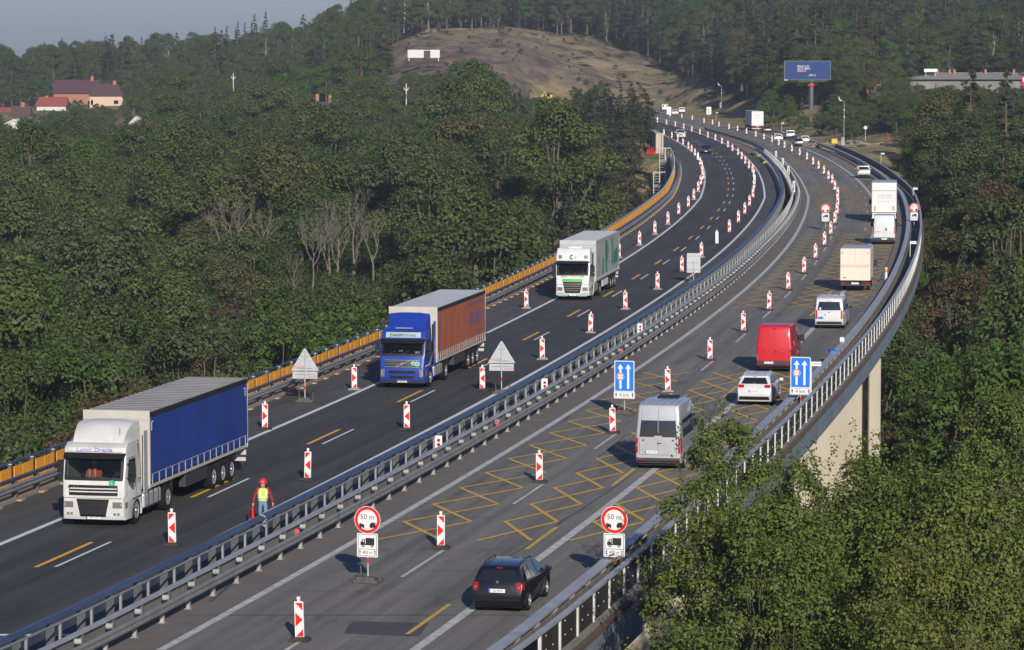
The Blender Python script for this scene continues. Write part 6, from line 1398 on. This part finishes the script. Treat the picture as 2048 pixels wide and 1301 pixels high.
def cam_pole(px, row_base, y, h, label):
    x = (px - CX) / FPX * y; z = HCAM - (row_base - HY) / FPX * y; r = empty('camera_pole', (x, y, z)); tag(r, label, 'camera pole')
    mb = MB(); mb.cyl((0, 0, -1), (0, 0, h), .075, .05, 10); mb.cyl((0, 0, h), (-.5, 0, h + .1), .05, n=6); mb.build('pole', M['galv'], r)
    mb = MB(); mb.box((-.8, -.2, h + .05), (-.4, .25, h + .32)); mb.box((-.95, -.1, h + .3), (-.75, .1, h + .75)); mb.build('camera', M['galv'], r)
    mb = MB(); mb.cyl((0, -.2, h * .62), (0, -.2, h * .62 + .45), .17, .1, 10); mb.cyl((0, -.2, h * .78), (0, -.2, h * .78 + .3), .17, .1, 10); mb.build('dome', M['galv'], r)
    mb = MB(); mb.box((-.45, -.3, .0), (.1, .1, 1.3)); mb.build('cabinet', M['postw'], r)
cam_pole(1687, 290, 570, 7.2, 'tall grey camera pole at the end of the right parapet')
cam_pole(1442, 215, 890, 5.6, 'camera pole on the dry verge beyond the far lorry')
# billboard
y = 770; x = (1622 - CX) / FPX * y; z = terr(x, y); r = empty('billboard', (x, y, z)); tag(r, 'large blue billboard on a thick dark column beside the road', 'billboard')
zb = HCAM - (160 - HY) / FPX * y - z; zt = HCAM - (122 - HY) / FPX * y - z; x0 = (1567 - CX) / FPX * y - x; x1 = (1660 - CX) / FPX * y - x
mb = MB(); mb.cyl((0, .6, -2), (0, .6, zb + .1), .55, n=20); mb.build('column', M['postd'], r, smooth=50)
mb = MB(); mb.box((x0, 0, zb), (x1, .7, zt)); mb.build('case', M['postd'], r); bl = mat('billboard_blue', (.012, .036, .135), .6, spec=.2)
mb = MB(); mb.box((x0 + .15, -.03, zb + .12), (x1 - .1, -.005, zt - .1)); mb.build('poster', bl, r)
mb = MB()
for i, (t, ww, mi) in enumerate((('PŘIZNAT SI, ŽE', 2.6, 0), ('VÁS TO NEBAVÍ,', 2.9, 0), ('NEBOLÍ?!', 2.0, 1))): mb.text(t, .6, T3(x0 + 2.9 + ww / 2, -.036, zt - 1.25 - i * .5) @ TX, mi, ww)
mb.text('jobs.cz', .6, T3(x0 + 6.25, -.036, zb + 1.1) @ TX, 0, 1.5); mb.build('slogan', [M['signw'], mat('poster_orange', (.8, .35, .25), .5)], r)
mb = MB(); mb.box((x0 + .0, -.1, zb - .08), (x0 + .75, -.02, zb + .05)); mb.build('name_plate', M['signw'], r)
mb = MB(); mb.box((-.75, -.1, zb - 1.3), (.6, .1, zb - .95)); mb.build('red_plate', M['red'], r)
mb = MB(); mb.box((-3.0, -.5, zb - .3), (3.0, .5, zb - .2)); mb.build('gangway', M['postd'], r)
# small square sign back among the trees
y = 760; x = (1743 - CX) / FPX * y; z = terr(x, y); r = empty('hoarding', (x, y, z)); tag(r, 'small dark hoarding with orange edge on the slope above the bushes', 'hoarding'); zb = HCAM - (185 - HY) / FPX * y - z
mb = MB(); mb.box((-1.1, 0, zb), (1.0, .2, zb + 1.6)); mb.build('panel', M['plasticg'], r); mb = MB(); mb.box((-1.15, -.03, zb - .05), (-1.0, .22, zb + 1.65)); mb.box((-1.15, -.03, zb + 1.6), (1.9, .22, zb + 1.68)); mb.build('frame', M['lampo'], r); mb = MB(); mb.box((-.9, .1, -1), (-.8, .2, zb)); mb.box((.8, .1, -1), (.9, .2, zb)); mb.build('post', M['postd'], r)
# yellow grit box, low red railing, round sign
y = 562; x = (1668 - CX) / FPX * y; z = HCAM - (285 - HY) / FPX * y; mb = MB(); mb.box((-.45, -.3, 0), (.45, .3, .55), 0); mb.prism([(-.5, .55), (.5, .55), (.42, .72), (-.42, .72)], .66, 0, T3(0, -.33, 0)); o = mb.build('grit_box', M['yellown'], None, (x, y, z - .1)); tag(o, 'yellow grit box in the dry grass left of the camera pole', 'grit box')
# log and rubble pile
lg = mat('old_timber', (.26, .18, .13), .9, noise=(.13, .1, .08), scale=1); lg2 = mat('grey_timber', (.24, .22, .19), .9, noise=(.14, .13, .11), scale=1)
rd = random.Random(3)
r = empty('timber_pile', (58.5, 606, terr(58.5, 606))); tag(r, 'long messy pile of old timbers at the edge of the bushes', 'timber pile', None)
for i in range(95):
    xx = rd.uniform(-7.5, 7.5); zz = rd.uniform(0, 1.0) * (1 - abs(xx) / 11) + .1; L_ = rd.uniform(.8, 3.0); a = rd.uniform(-.5, .5); mb = MB(); yy = rd.uniform(-1.6, 1.6)
    mb.cyl((xx - L_ / 2 * math.cos(a), yy - L_ / 2 * math.sin(a), zz + rd.uniform(-.2, .3)), (xx + L_ / 2 * math.cos(a), yy + L_ / 2 * math.sin(a), zz + rd.uniform(-.2, .4)), rd.uniform(.07, .17), n=7); o = mb.build('timber', lg if i % 2 else lg2, r)
mb = MB(); x, y = (1776 - CX) / FPX * 600, 600; z = terr(x, y)
for i in range(7): mb.box((x - .1 + i * .0, y, z + .3 + i * .28), (x + 2.3, y + .06, z + .46 + i * .28))
mb.box((x - .2, y - .05, z), (x - .1, y + .1, z + 2.5)); mb.box((x + 1.1, y - .05, z), (x + 1.2, y + .1, z + 2.4)); o = mb.build('plank_fence', mat('red_brown_planks', (.13, .05, .04), .8)); tag(o, 'low red brown plank fence right of the timber pile', 'fence')
y = 598; x = (1730 - CX) / FPX * y; z = HCAM - (255 - HY) / FPX * y; mb = MB(); mb.cyl((x, y, z), (x, y - .03, z), .3, n=20, m=0); mb.cyl((x, y + .02, z - 2.2), (x, y + .02, z + .2), .03, n=6, m=0); mb.cyl((x, y - .031, z), (x, y - .035, z), .1, n=12, m=1); o = mb.build('round_sign', [M['signw'], M['red']]); tag(o, 'small round white sign above the timber pile', 'sign')
# concrete noise wall with ladder frames at the left abutment
y = 572; x = (1326 - CX) / FPX * y; mb = MB(); mb.box((x - .25, y, -7), (x + .05, y + .5, 3.3)); mb.box((x - 1.2, y + .3, -7), (x - .25, y + 26, 3.2)); o = mb.build('abutment_wall', [M['conc']]); tag(o, 'tall dark abutment wall with a pale end at the left bridge head', 'wall')
mb = MB(); mb.box((x - 3.4, y - 4, -3.2), (x - .2, y, -1.2)); o = mb.build('concrete_block', M['conc']); tag(o, 'pale concrete block below the end of the abutment wall', 'block')
mb = MB(); 
for i in range(14): a = i * .9; mb.cyl((x - 2.0 + .1 * math.sin(a * 3), y - 2, -1.2), (x - 2.0 + math.sin(a) * .8, y - 2 + math.cos(a) * .5, .2 + (i % 4) * .28), .16, .06, 6)
o = mb.build('red_bundle', M['red'], None, smooth=60); tag(o, 'bright red tarpaulin bundle on the concrete block', 'bundle')
def scaffold(px, row, y, label, nlev=3):
    x = (px - CX) / FPX * y; z = HCAM - (row - HY) / FPX * y; r = empty('stair_tower', (x, y, z)); tag(r, label, 'scaffold')
    mb = MB()
    for a in (-.9, .0, .9):
        for b_ in (-.6, .6): mb.cyl((a, b_, -nlev * 2.0), (a, b_, 0 if a < .5 else -.9), .06, n=6)
    for k in range(nlev + 1):
        z1 = -k * 2.0
        for b_ in (-.6, .6): mb.cyl((-.9, b_, z1), (.9, b_, z1), .05, n=6)
        mb.cyl((-.9, -.6, z1), (-.9, .6, z1), .05, n=6); mb.cyl((.9, -.6, z1 - .5), (.9, .6, z1 - .5), .05, n=6)
    mb.build('frame', M['whitep'], r); mb = MB()
    for k in range(nlev * 5): z1 = -.2 - k * .4; mb.box((-.85, -.65, z1), (-.05, .62, z1 + .05))
    mb.build('steps', M['galv'], r)
scaffold(1330, 296, 545, 'pale scaffold stair tower by the abutment wall at the bridge head')
scaffold(1319, 344, 505, 'pale scaffold stair tower hanging outside the left parapet', 2)
# ------------------------------------------------------------------ houses
redtile = mat('red_roof_tiles', (.3, .075, .045), .8, noise=(.22, .06, .04), scale=.8); browntile = mat('brown_roof_tiles', (.085, .045, .045), .8, noise=(.06, .035, .035), scale=.8); maroon = mat('maroon_roof', (.075, .03, .045), .7)
pinkw = mat('salmon_render', (.5, .36, .27), .9); whitew = mat('white_render', (.5, .49, .46), .9); brickw = mat('brick', (.3, .13, .08), .9)
def house(px0, px1, row_eave, row_base, y, name, label, wallm, roofm_, row_ridge, depth=9, hip=0.0, gable='side', wins=(), chim=()):
    x0, x1 = (px0 - CX) / FPX * y, (px1 - CX) / FPX * y; ze = HCAM - (row_eave - HY) / FPX * y; zb = HCAM - (row_base - HY) / FPX * y; zr = HCAM - (row_ridge - HY) / FPX * y
    r = empty(name, ((x0 + x1) / 2, y, zb)); tag(r, label, 'house'); w_ = (x1 - x0) / 2; he = ze - zb; hr = zr - zb
    mb = MB(); mb.box((-w_ + .5, 0, -6), (w_ - .5, depth, he)); 
    if gable == 'front': mb.prism([(-w_ + .5, he), (w_ - .5, he), (0, hr - .3)], depth, 0)
    mb.build('wall', wallm, r); mb = MB(); d = depth
    if gable == 'front':
        for s in (-1, 1): mb.add([(s * w_, -.5, he - .2), (0, -.5, hr), (0, d + .5, hr), (s * w_, d + .5, he - .2), (s * w_, -.5, he - .45), (0, -.5, hr - .3), (0, d + .5, hr - .3), (s * w_, d + .5, he - .45)], [(0, 1, 2, 3), (4, 5, 6, 7), (0, 1, 5, 4), (3, 2, 6, 7), (0, 3, 7, 4)])
    else:
        hx = w_ * (1 - hip); mb.add([(-w_, -.6, he), (w_, -.6, he), (w_, d + .6, he), (-w_, d + .6, he), (-hx, d / 2, hr), (hx, d / 2, hr)], [(0, 1, 5, 4), (2, 3, 4, 5), (0, 4, 3), (1, 2, 5), (0, 3, 2, 1)])
    rf = mb.build('roof', roofm_, r)
    for cx_, cz in chim: mb = MB(); mb.box((cx_ - .5, d / 2 - .4, hr - 1.2), (cx_ + .5, d / 2 + .4, hr + cz)); o = mb.build('chimney', brickw, rf)
    for wx, wz, ww, wh in wins:
        mb = MB(); mb.box((wx - ww / 2 - .12, -.06, wz - .1), (wx + ww / 2 + .12, -.01, wz + wh + .1)); o = mb.build('window', whitew, r); mb = MB(); mb.box((wx - ww / 2, -.08, wz), (wx + ww / 2, -.062, wz + wh)); mb.build('pane', M['glass'], o)
    return r
house(107, 200, 187, 215, 1180, 'country_house', 'long maroon roofed house with a small timber gable among the trees', brickw, maroon, 160, 11, .04, wins=((-5, 1, 1.2, 1.3), (0, 1, 1.2, 1.3), (4.5, 1, 1.2, 1.3)), chim=((5, 1.2),))
house(178, 250, 192, 216, 1115, 'country_house', 'salmon walled house with brown hipped roof and two skylights', pinkw, browntile, 168, 10, .45, wins=((3.2, 1.3, 1.5, 1.2), (-4.6, 1.0, .8, 1.6)), chim=((2.2, 1.0),))
house(72, 136, 212, 232, 1090, 'country_house', 'white house under a plain red gabled roof below the maroon one', whitew, redtile, 194, 10, .12, wins=((-3, .8, 1.0, 1.0),), chim=((-2, .3),))
house(-30, 40, 229, 245, 1090, 'country_house', 'house with faded red roof at the left edge of the photo', whitew, redtile, 215, 10, .2)
house(22, 62, 232, 246, 1075, 'country_house', 'small white walled house with tall pale chimney at the left edge', whitew, browntile, 212, 6, .0, chim=((.5, 1.2),))
house(255, 292, 248, 262, 985, 'gable_house', 'white gabled end of a house half hidden by bare trees', whitew, mat('white_trim_roof', (.6, .6, .6), .7), 232, 8, 0, 'front', wins=((0, 1.2, 1.0, 1.0),))
house(10, 48, 246, 262, 960, 'gable_house', 'pale gable roof edge peeping over the trees at the left edge', whitew, bpy.data.materials['white_trim_roof'], 238, 8, 0, 'front')
house(576, 678, 214, 226, 1010, 'country_house', 'low grey roofed house with a big red chimney behind the tree tops', whitew, mat('slate_roof', (.07, .075, .085), .7), 204, 9, .1, chim=((1.0, 2.3), (4.8, 2.2)))
y = 850; x0, x1 = (1812 - CX) / FPX * y, (2120 - CX) / FPX * y; zb = 4.2; r = empty('long_building', ((x0 + x1) / 2, y, zb)); tag(r, 'long low grey roofed building with brick chimneys on the wooded hill', 'building')
w_ = (x1 - x0) / 2; he = HCAM - (159 - HY) / FPX * y - zb; hr = HCAM - (145 - HY) / FPX * y - zb; mb = MB(); mb.box((-w_ + .8, 0, -3), (w_, 11, he)); mb.build('wall', mat('grey_render', (.2, .2, .185), .9, noise=(.13, .13, .12), scale=.4), r)
mb = MB(); mb.add([(-w_ - 1, -1.2, he), (w_, -1.2, he), (w_, 12, he), (-w_ - 1, 12, he), (-w_ + 9, 5.5, hr), (w_, 5.5, hr)], [(0, 1, 5, 4), (2, 3, 4, 5), (0, 4, 3), (1, 2, 5), (0, 3, 2, 1)]); rf = mb.build('roof', mat('corrugated_roof', (.24, .23, .21), .8, noise=(.15, .14, .13), scale=.8), r)
for px in (1877, 1901, 1911, 1973, 2030): mb = MB(); xx = (px - CX) / FPX * y - (x0 + x1) / 2; mb.box((xx - .28, 4, hr - .8), (xx + .28, 4.8, hr + .7)); mb.build('chimney', brickw, rf)
for i in range(9): xx = -w_ + 3 + i * 4.0; mb = MB(); mb.box((xx, -.06, 1.6), (xx + 1.3, -.01, 3.2)); o = mb.build('window', whitew, r); mb = MB(); mb.box((xx + .1, -.08, 1.7), (xx + 1.2, -.062, 3.1)); mb.build('pane', M['glass'], o)
xx = (1860 - CX) / FPX * y; mb = MB(); mb.box((xx - 1.6, 851, HCAM - (144 - HY) / FPX * y), (xx + 1.6, 851.2, HCAM - (138 - HY) / FPX * y)); mb.box((xx - 1.2, 851.2, zb + hr - 1), (xx - 1.1, 851.3, HCAM - (140 - HY) / FPX * y)); mb.box((xx + 1.1, 851.2, zb + hr - 1), (xx + 1.2, 851.3, HCAM - (140 - HY) / FPX * y)); o = mb.build('roof_sign', M['signw']); tag(o, 'white lettered board standing on the roof of the long building', 'sign')
y = 700; xx = (2046 - CX) / FPX * y; zz = HCAM - (172 - HY) / FPX * y; mb = MB(); mb.box((xx - .45, y, zz), (xx + .5, y + .1, zz + 2.0), 0); mb.box((xx - .3, y - .01, zz + .9), (xx + .4, y - .002, zz + 1.7), 1); mb.cyl((xx, y + .2, zz - 3), (xx, y + .2, zz + 1), .05, n=6, m=2); o = mb.build('red_sign', [M['red'], M['signw'], M['galv']]); tag(o, 'red and white sign at the right edge in front of the long building', 'sign')
# white board on the bare hill
y = 1010; x0, x1 = (816 - CX) / FPX * y, (880 - CX) / FPX * y; z0, z1 = HCAM - (116 - HY) / FPX * y, HCAM - (100 - HY) / FPX * y; mb = MB(); mb.box((x0, y, z0), (x0 + 4.7, y + .3, z1)); mb.box((x0 + 6.6, y, z0), (x1, y + .3, z1)); mb.box((x0 + .3, y + .3, z0 - 1), (x0 + .5, y + .5, z0)); mb.box((x1 - .5, y + .3, z0 - 1), (x1 - .3, y + .5, z0)); mb.box((x0 + 4.7, y + .05, z1 - .25), (x0 + 6.6, y + .25, z1 - .05)); o = mb.build('hoarding', M['whitep']); tag(o, 'long white hoarding in front of the rocky hill', 'hoarding')
# utility poles
for px, rt, rb, y, l in ((468, 146, 182, 1050, 'pale utility pole with short crossarms in front of the far forest'), (813, 167, 210, 900, 'pale utility pole with curved arms above the dark tree tops')):
    x = (px - CX) / FPX * y; zt = HCAM - (rt - HY) / FPX * y; zb = HCAM - (rb - HY) / FPX * y; mb = MB(); mb.cyl((x, y, zb - 6), (x, y, zt), .19, .13, 8)
    for s in (-1, 1): mb.cyl((x, y, zt - 2.0), (x + s * .75, y, zt - 1.3), .1, .08, 6); mb.cyl((x, y, zt - 1.2 - .6), (x + s * .6, y, zt - 1.0), .06, n=6)
    o = mb.build('utility_pole', M['whitep']); tag(o, l, 'utility pole')
# yellow excavator and gantry by the hill foot
def excavator(px, row, y, s, label, ym):
    x = (px - CX) / FPX * y; z = HCAM - (row - HY) / FPX * y; r = empty('excavator', (x, y, z)); r.scale = (s, s, s); tag(r, label, 'excavator')
    mb = MB(); mb.box((-1.2, -1, -.6), (1.4, 1, .2)); mb.box((.5, -1, .2), (1.5, 1, .9)); mb.build('body', ym, r); mb = MB(); mb.box((-.9, -.9, .2), (.3, .2, 1.6)); mb.build('cab', M['glass'], r); mb = MB(); mb.box((-1.6, -1.2, -1.5), (1.6, -.6, -.7)); mb.box((-1.6, .6, -1.5), (1.6, 1.2, -.7)); mb.build('track', M['plastic'], r)
    mb = MB(); mb.cyl((-1, 0, .3), (-2.0, 0, 2.6), .22, .18, 6); mb.cyl((-2.0, 0, 2.6), (-3.0, 0, .8), .17, .12, 6); mb.build('boom', ym, r); mb = MB(); mb.prism([(-3.3, .9), (-2.7, .9), (-2.6, .3), (-3.1, .1)], .7, 0, T3(0, -.35, 0)); mb.build('bucket', ym, r)
ym = mat('machine_yellow', (.7, .36, .03), .5)
excavator(1098, 194, 930, .6, 'yellow excavator at the foot of the red earth slope', ym)
excavator(628, 212, 990, .7, 'small yellow excavator boom beside the big red chimney', ym)

# ------------------------------------------------------------------ people
def figure(x, y, z, rz, joints, rad, mats, zones, name='person'):
    "skin modifier body from joints; zones: function(co) -> material index"
    keys = list(joints['p']); me = bpy.data.meshes.new('person_skeleton'); idx = {k: i for i, k in enumerate(keys)}
    me.from_pydata([joints['p'][k] for k in keys], [(idx[a], idx[b_]) for a, b_ in joints['e']], []); o = bpy.data.objects.new('tmp', me); COL.objects.link(o)
    md = o.modifiers.new('skin', 'SKIN'); md.use_smooth_shade = True
    for i, k in enumerate(keys): rr = rad.get(k, .05); rr = rr if isinstance(rr, tuple) else (rr, rr); me.skin_vertices[0].data[i].radius = rr; me.skin_vertices[0].data[i].use_root = (k == 'pelvis')
    sb = o.modifiers.new('sub', 'SUBSURF'); sb.levels = 2; sb.render_levels = 2
    dg = bpy.context.evaluated_depsgraph_get(); m2 = bpy.data.meshes.new_from_object(o.evaluated_get(dg)); bpy.data.objects.remove(o)
    m2.materials.clear()
    for m_ in mats: m2.materials.append(m_)
    for p in m2.polygons: p.material_index = zones(p.center); p.use_smooth = True
    ob = bpy.data.objects.new(name, m2); link(ob); ob.location = (x, y, z); ob.rotation_euler = (0, 0, rz); return ob
skin = mat('skin', (.5, .27, .18), .6); jeans = mat('jeans', (.13, .2, .32), .9); redj = mat('red_jacket', (.22, .012, .02), .85); hiv = mat('hi_vis_yellow', (.45, .56, .07), .8); boot = mat('boots', (.03, .025, .02), .8); helm = mat('red_helmet', (.65, .02, .03), .3); dkc = mat('dark_clothes', (.03, .035, .04), .9)
def body_joints(lean=0.0):
    P = {'pelvis': (0, 0, .95), 'waist': (0, -.01, 1.1), 'chest': (0, 0, 1.3), 'neck': (0, 0, 1.46), 'headlo': (0, -.015, 1.54), 'head': (0, -.02, 1.63), 'top': (0, -.01, 1.70), 'nose': (0, -.15, 1.60)}
    E_ = [('pelvis', 'waist'), ('waist', 'chest'), ('chest', 'neck'), ('neck', 'headlo'), ('headlo', 'head'), ('head', 'top'), ('head', 'nose')]; Rd = {'pelvis': (.15, .11), 'waist': (.145, .1), 'chest': (.175, .115), 'neck': .062, 'headlo': (.085, .09), 'head': (.095, .11), 'top': (.07, .08), 'nose': .014}
    for s, n_ in ((-1, 'r'), (1, 'l')):
        st_ = -.12 if s > 0 else .1; hx = s * .42
        P.update({'sh' + n_: (s * .19, 0, 1.41), 'el' + n_: (s * .30, .04, 1.14), 'wr' + n_: (s * .36, -.08, .92), 'pa' + n_: (s * .37, -.11, .86), 'hip' + n_: (s * .09, 0, .9), 'kn' + n_: (s * .1, st_ * .8 - .03, .5), 'an' + n_: (s * .1, st_ + .02, .09), 'toe' + n_: (s * .115, st_ - .15, .04)})
        E_ += [('chest', 'sh' + n_), ('sh' + n_, 'el' + n_), ('el' + n_, 'wr' + n_), ('wr' + n_, 'pa' + n_), ('pelvis', 'hip' + n_), ('hip' + n_, 'kn' + n_), ('kn' + n_, 'an' + n_), ('an' + n_, 'toe' + n_)]
        Rd.update({'sh' + n_: .085, 'el' + n_: .062, 'wr' + n_: .042, 'pa' + n_: (.025, .04), 'hip' + n_: .085, 'kn' + n_: .06, 'an' + n_: .045, 'toe' + n_: (.045, .03)})
        for f_ in range(4):
            a = (f_ - 1.5) * .022; k1, k2 = f'f{n_}{f_}', f'g{n_}{f_}'; ln = (.07, .08, .075, .06)[f_]
            P[k1] = (s * .372, -.115 + a, .82); P[k2] = (s * .355, -.12 + a, .82 - ln * .6); E_ += [('pa' + n_, k1), (k1, k2)]; Rd[k1] = .010; Rd[k2] = .008
        P['t' + n_] = (s * .345, -.15, .85); P['u' + n_] = (s * .335, -.165, .82); E_ += [('pa' + n_, 't' + n_), ('t' + n_, 'u' + n_)]; Rd['t' + n_] = .011; Rd['u' + n_] = .009
    return {'p': P, 'e': E_}, Rd
J, Rd = body_joints()
x, y = G(526, 1057)
def zn(c): return 0 if c.z > 1.5 or (c.z < .91 and abs(c.x) > .3) else (3 if c.z < .12 else (1 if c.z < .98 and abs(c.x) < .28 else 2))
wk = figure(x, y, .02, R(8), J, Rd, [skin, jeans, redj, boot], zn); tag(wk, 'road worker in red helmet and yellow vest walking behind the barrier with a red tool', 'person')
mb = MB(); mb.lathe([(.155, .98), (.165, 1.05), (.17, 1.15), (.195, 1.3), (.19, 1.4), (.11, 1.46), (.075, 1.47)], 18, 0, Matrix.Rotation(R(90), 4, 'X')); 
mb.v = [(vx * 1.08, vy * .82, vz) for vx, vy, vz in mb.v]; mb.build('safety_vest', hiv, wk, smooth=60)
mb = MB(); mb.lathe([(.177, 1.10), (.18, 1.15)], 18, 0, Matrix.Rotation(R(90), 4, 'X')); mb.v = [(vx * 1.1, vy * .86, vz) for vx, vy, vz in mb.v]
for s in (-1, 1): mb.box((s * .11 - .025, -.168, 1.16), (s * .11 + .025, -.160, 1.42))
mb.build('reflective_band', M['signw'], wk)
mb = MB(); mb.lathe([(.155, 1.645), (.135, 1.66), (.132, 1.70), (.11, 1.76), (.06, 1.80), (.0001, 1.81)], 20, 0, Matrix.Rotation(R(90), 4, 'X')); mb.build('helmet', helm, wk, smooth=60)
mb = MB(); 
for s in (-1, 1): mb.cyl((s * .035, -.125, 1.63), (s * .035, -.136, 1.63), .014, n=8)
mb.box((-.03, -.122, 1.545), (.03, -.11, 1.553)); mb.build('face_features', M['black'], wk)
mb = MB(); mb.cyl((-.39, -.15, .82), (-.37, -.25, .35), .03, .07, 8); mb.box((-.46, -.35, .2), (-.30, -.15, .38)); mb.cyl((-.50, -.2, .86), (-.48, -.28, .4), .014, n=6, m=1); mb.cyl((-.36, -.12, .82), (-.50, -.2, .86), .014, n=6, m=1); mb.cyl((-.56, -.2, .84), (-.54, -.28, .38), .014, n=6, m=1)
o = mb.build('hand_tool', [M['red'], M['black']], None); o.location = (x, y, .02); o.rotation_euler = (0, 0, R(8)); tag(o, 'red and black cutting machine held low by the road worker', 'tool')
# two stooping workers in the far gap
def bend(P):
    Q = {}
    for k, (a, b_, c) in P.items():
        if c > .97 or k[:2] in ('sh', 'el', 'wr', 'pa') or k[0] in 'fgtu' and len(k) > 1 and k not in ('toel', 'toer', 'top'): v = Vector((a, b_, c - .95)); v.rotate(Matrix.Rotation(R(62), 3, 'X')); Q[k] = (v.x, v.y, v.z + .95)
        else: Q[k] = (a, b_, c)
    for k in ('elr', 'wrr', 'par', 'ell', 'wrl', 'pal'): Q[k] = (Q[k][0], Q[k][1] - .1, Q[k][2] - (.1 if k[:2] == 'el' else .3))
    for k in list(Q):
        if k[0] in 'fgtu' and k not in ('toel', 'toer', 'top'): Q[k] = (Q[k][0], Q[k][1] - .1, Q[k][2] - .3)
    return Q
for px, yy, l in ((1511, 520, 'stooping worker in green yellow jacket left of the other, far in the barrier gap'), (1527, 490, 'stooping worker in green yellow jacket nearer the camera in the barrier gap')):
    JB = {'p': bend(J['p']), 'e': J['e']}; x = fA(yy) - 4.3
    w2_ = figure(x, yy, .02, R(40), JB, Rd, [skin, dkc, hiv, boot], lambda c: 3 if c.z < .12 else (1 if c.z < .98 and abs(c.y) < .28 else 2)); tag(w2_, l, 'person')

# ------------------------------------------------------------------ large trees just below the bridge
def near_tree(px, row_top, y, h, rw, seed, label, nc=150, per=150, s=.085, m='leafn', cb=.25):
    global rng
    keep = rng; rng = np.random.default_rng(seed); random.seed(seed)
    cm, tm_ = broad_mesh('crown', h, rw, int(nc * 1.7), int(per * 1.9), s * .74, cb, m, .0, .5, .3, 1.1, 260); rng = keep
    x = (px - CX) / FPX * y; z = HCAM - (row_top - HY) / FPX * y - h * 1.0
    r = empty('foreground_tree', (x, y, z)); tag(r, label, 'tree'); link(bpy.data.objects.new('crown', cm), r); link(bpy.data.objects.new('trunk', tm_), r); return r
NT = dict(nc=190, per=330)
near_tree(1450, 850, 103, 17, 2.6, 11, 'leafy tree whose top rises over the parapet beside the silver minibus', nc=135, per=560, s=.085)
near_tree(1445, 1040, 96, 13, 2.4, 12, 'leafy tree leaning over the black parapet panels below the minibus', nc=120, per=520, s=.085)
near_tree(1600, 930, 112, 16, 2.2, 13, 'slim leafy tree in front of the concrete pier', nc=80, per=480, s=.085)
near_tree(1765, 925, 101, 18, 4.2, 14, 'broad leafy tree in the middle of the lower right corner', nc=180, per=420, s=.09)
near_tree(1560, 1010, 93, 15, 3.2, 15, 'leafy tree with some yellow leaves at the bottom edge', nc=150, per=480, s=.085)
near_tree(1925, 960, 97, 16, 3.9, 16, 'dense leafy tree at the bottom right edge', nc=150, per=420, s=.09)
near_tree(2060, 790, 124, 18, 4.4, 17, 'light green leafy tree cut by the right edge of the photo', nc=200, per=330, s=.1)
near_tree(1850, 1120, 88, 13, 3.2, 18, 'low leafy tree at the very bottom of the photo', nc=130, per=420, s=.08)
bare(2010, 890, 104, 9, 21, 'bare brown branched tree at the right edge among green leaves')
# ------------------------------------------------------------------ haze
hz = MB(); hz.box((-2900, -90, -125), (2900, 4200, 70)); m = bpy.data.materials.new('haze_air'); m.use_nodes = True; n = m.node_tree
n.nodes.remove(n.nodes['Principled BSDF']); pv = n.nodes.new('ShaderNodeVolumePrincipled'); pv.inputs['Color'].default_value = (.68, .78, .95, 1); pv.inputs['Density'].default_value = .0001; pv.inputs['Anisotropy'].default_value = 0
n.links.new(pv.outputs[0], n.nodes['Material Output'].inputs['Volume'])
tag(hz.build('haze', m), kind='stuff')
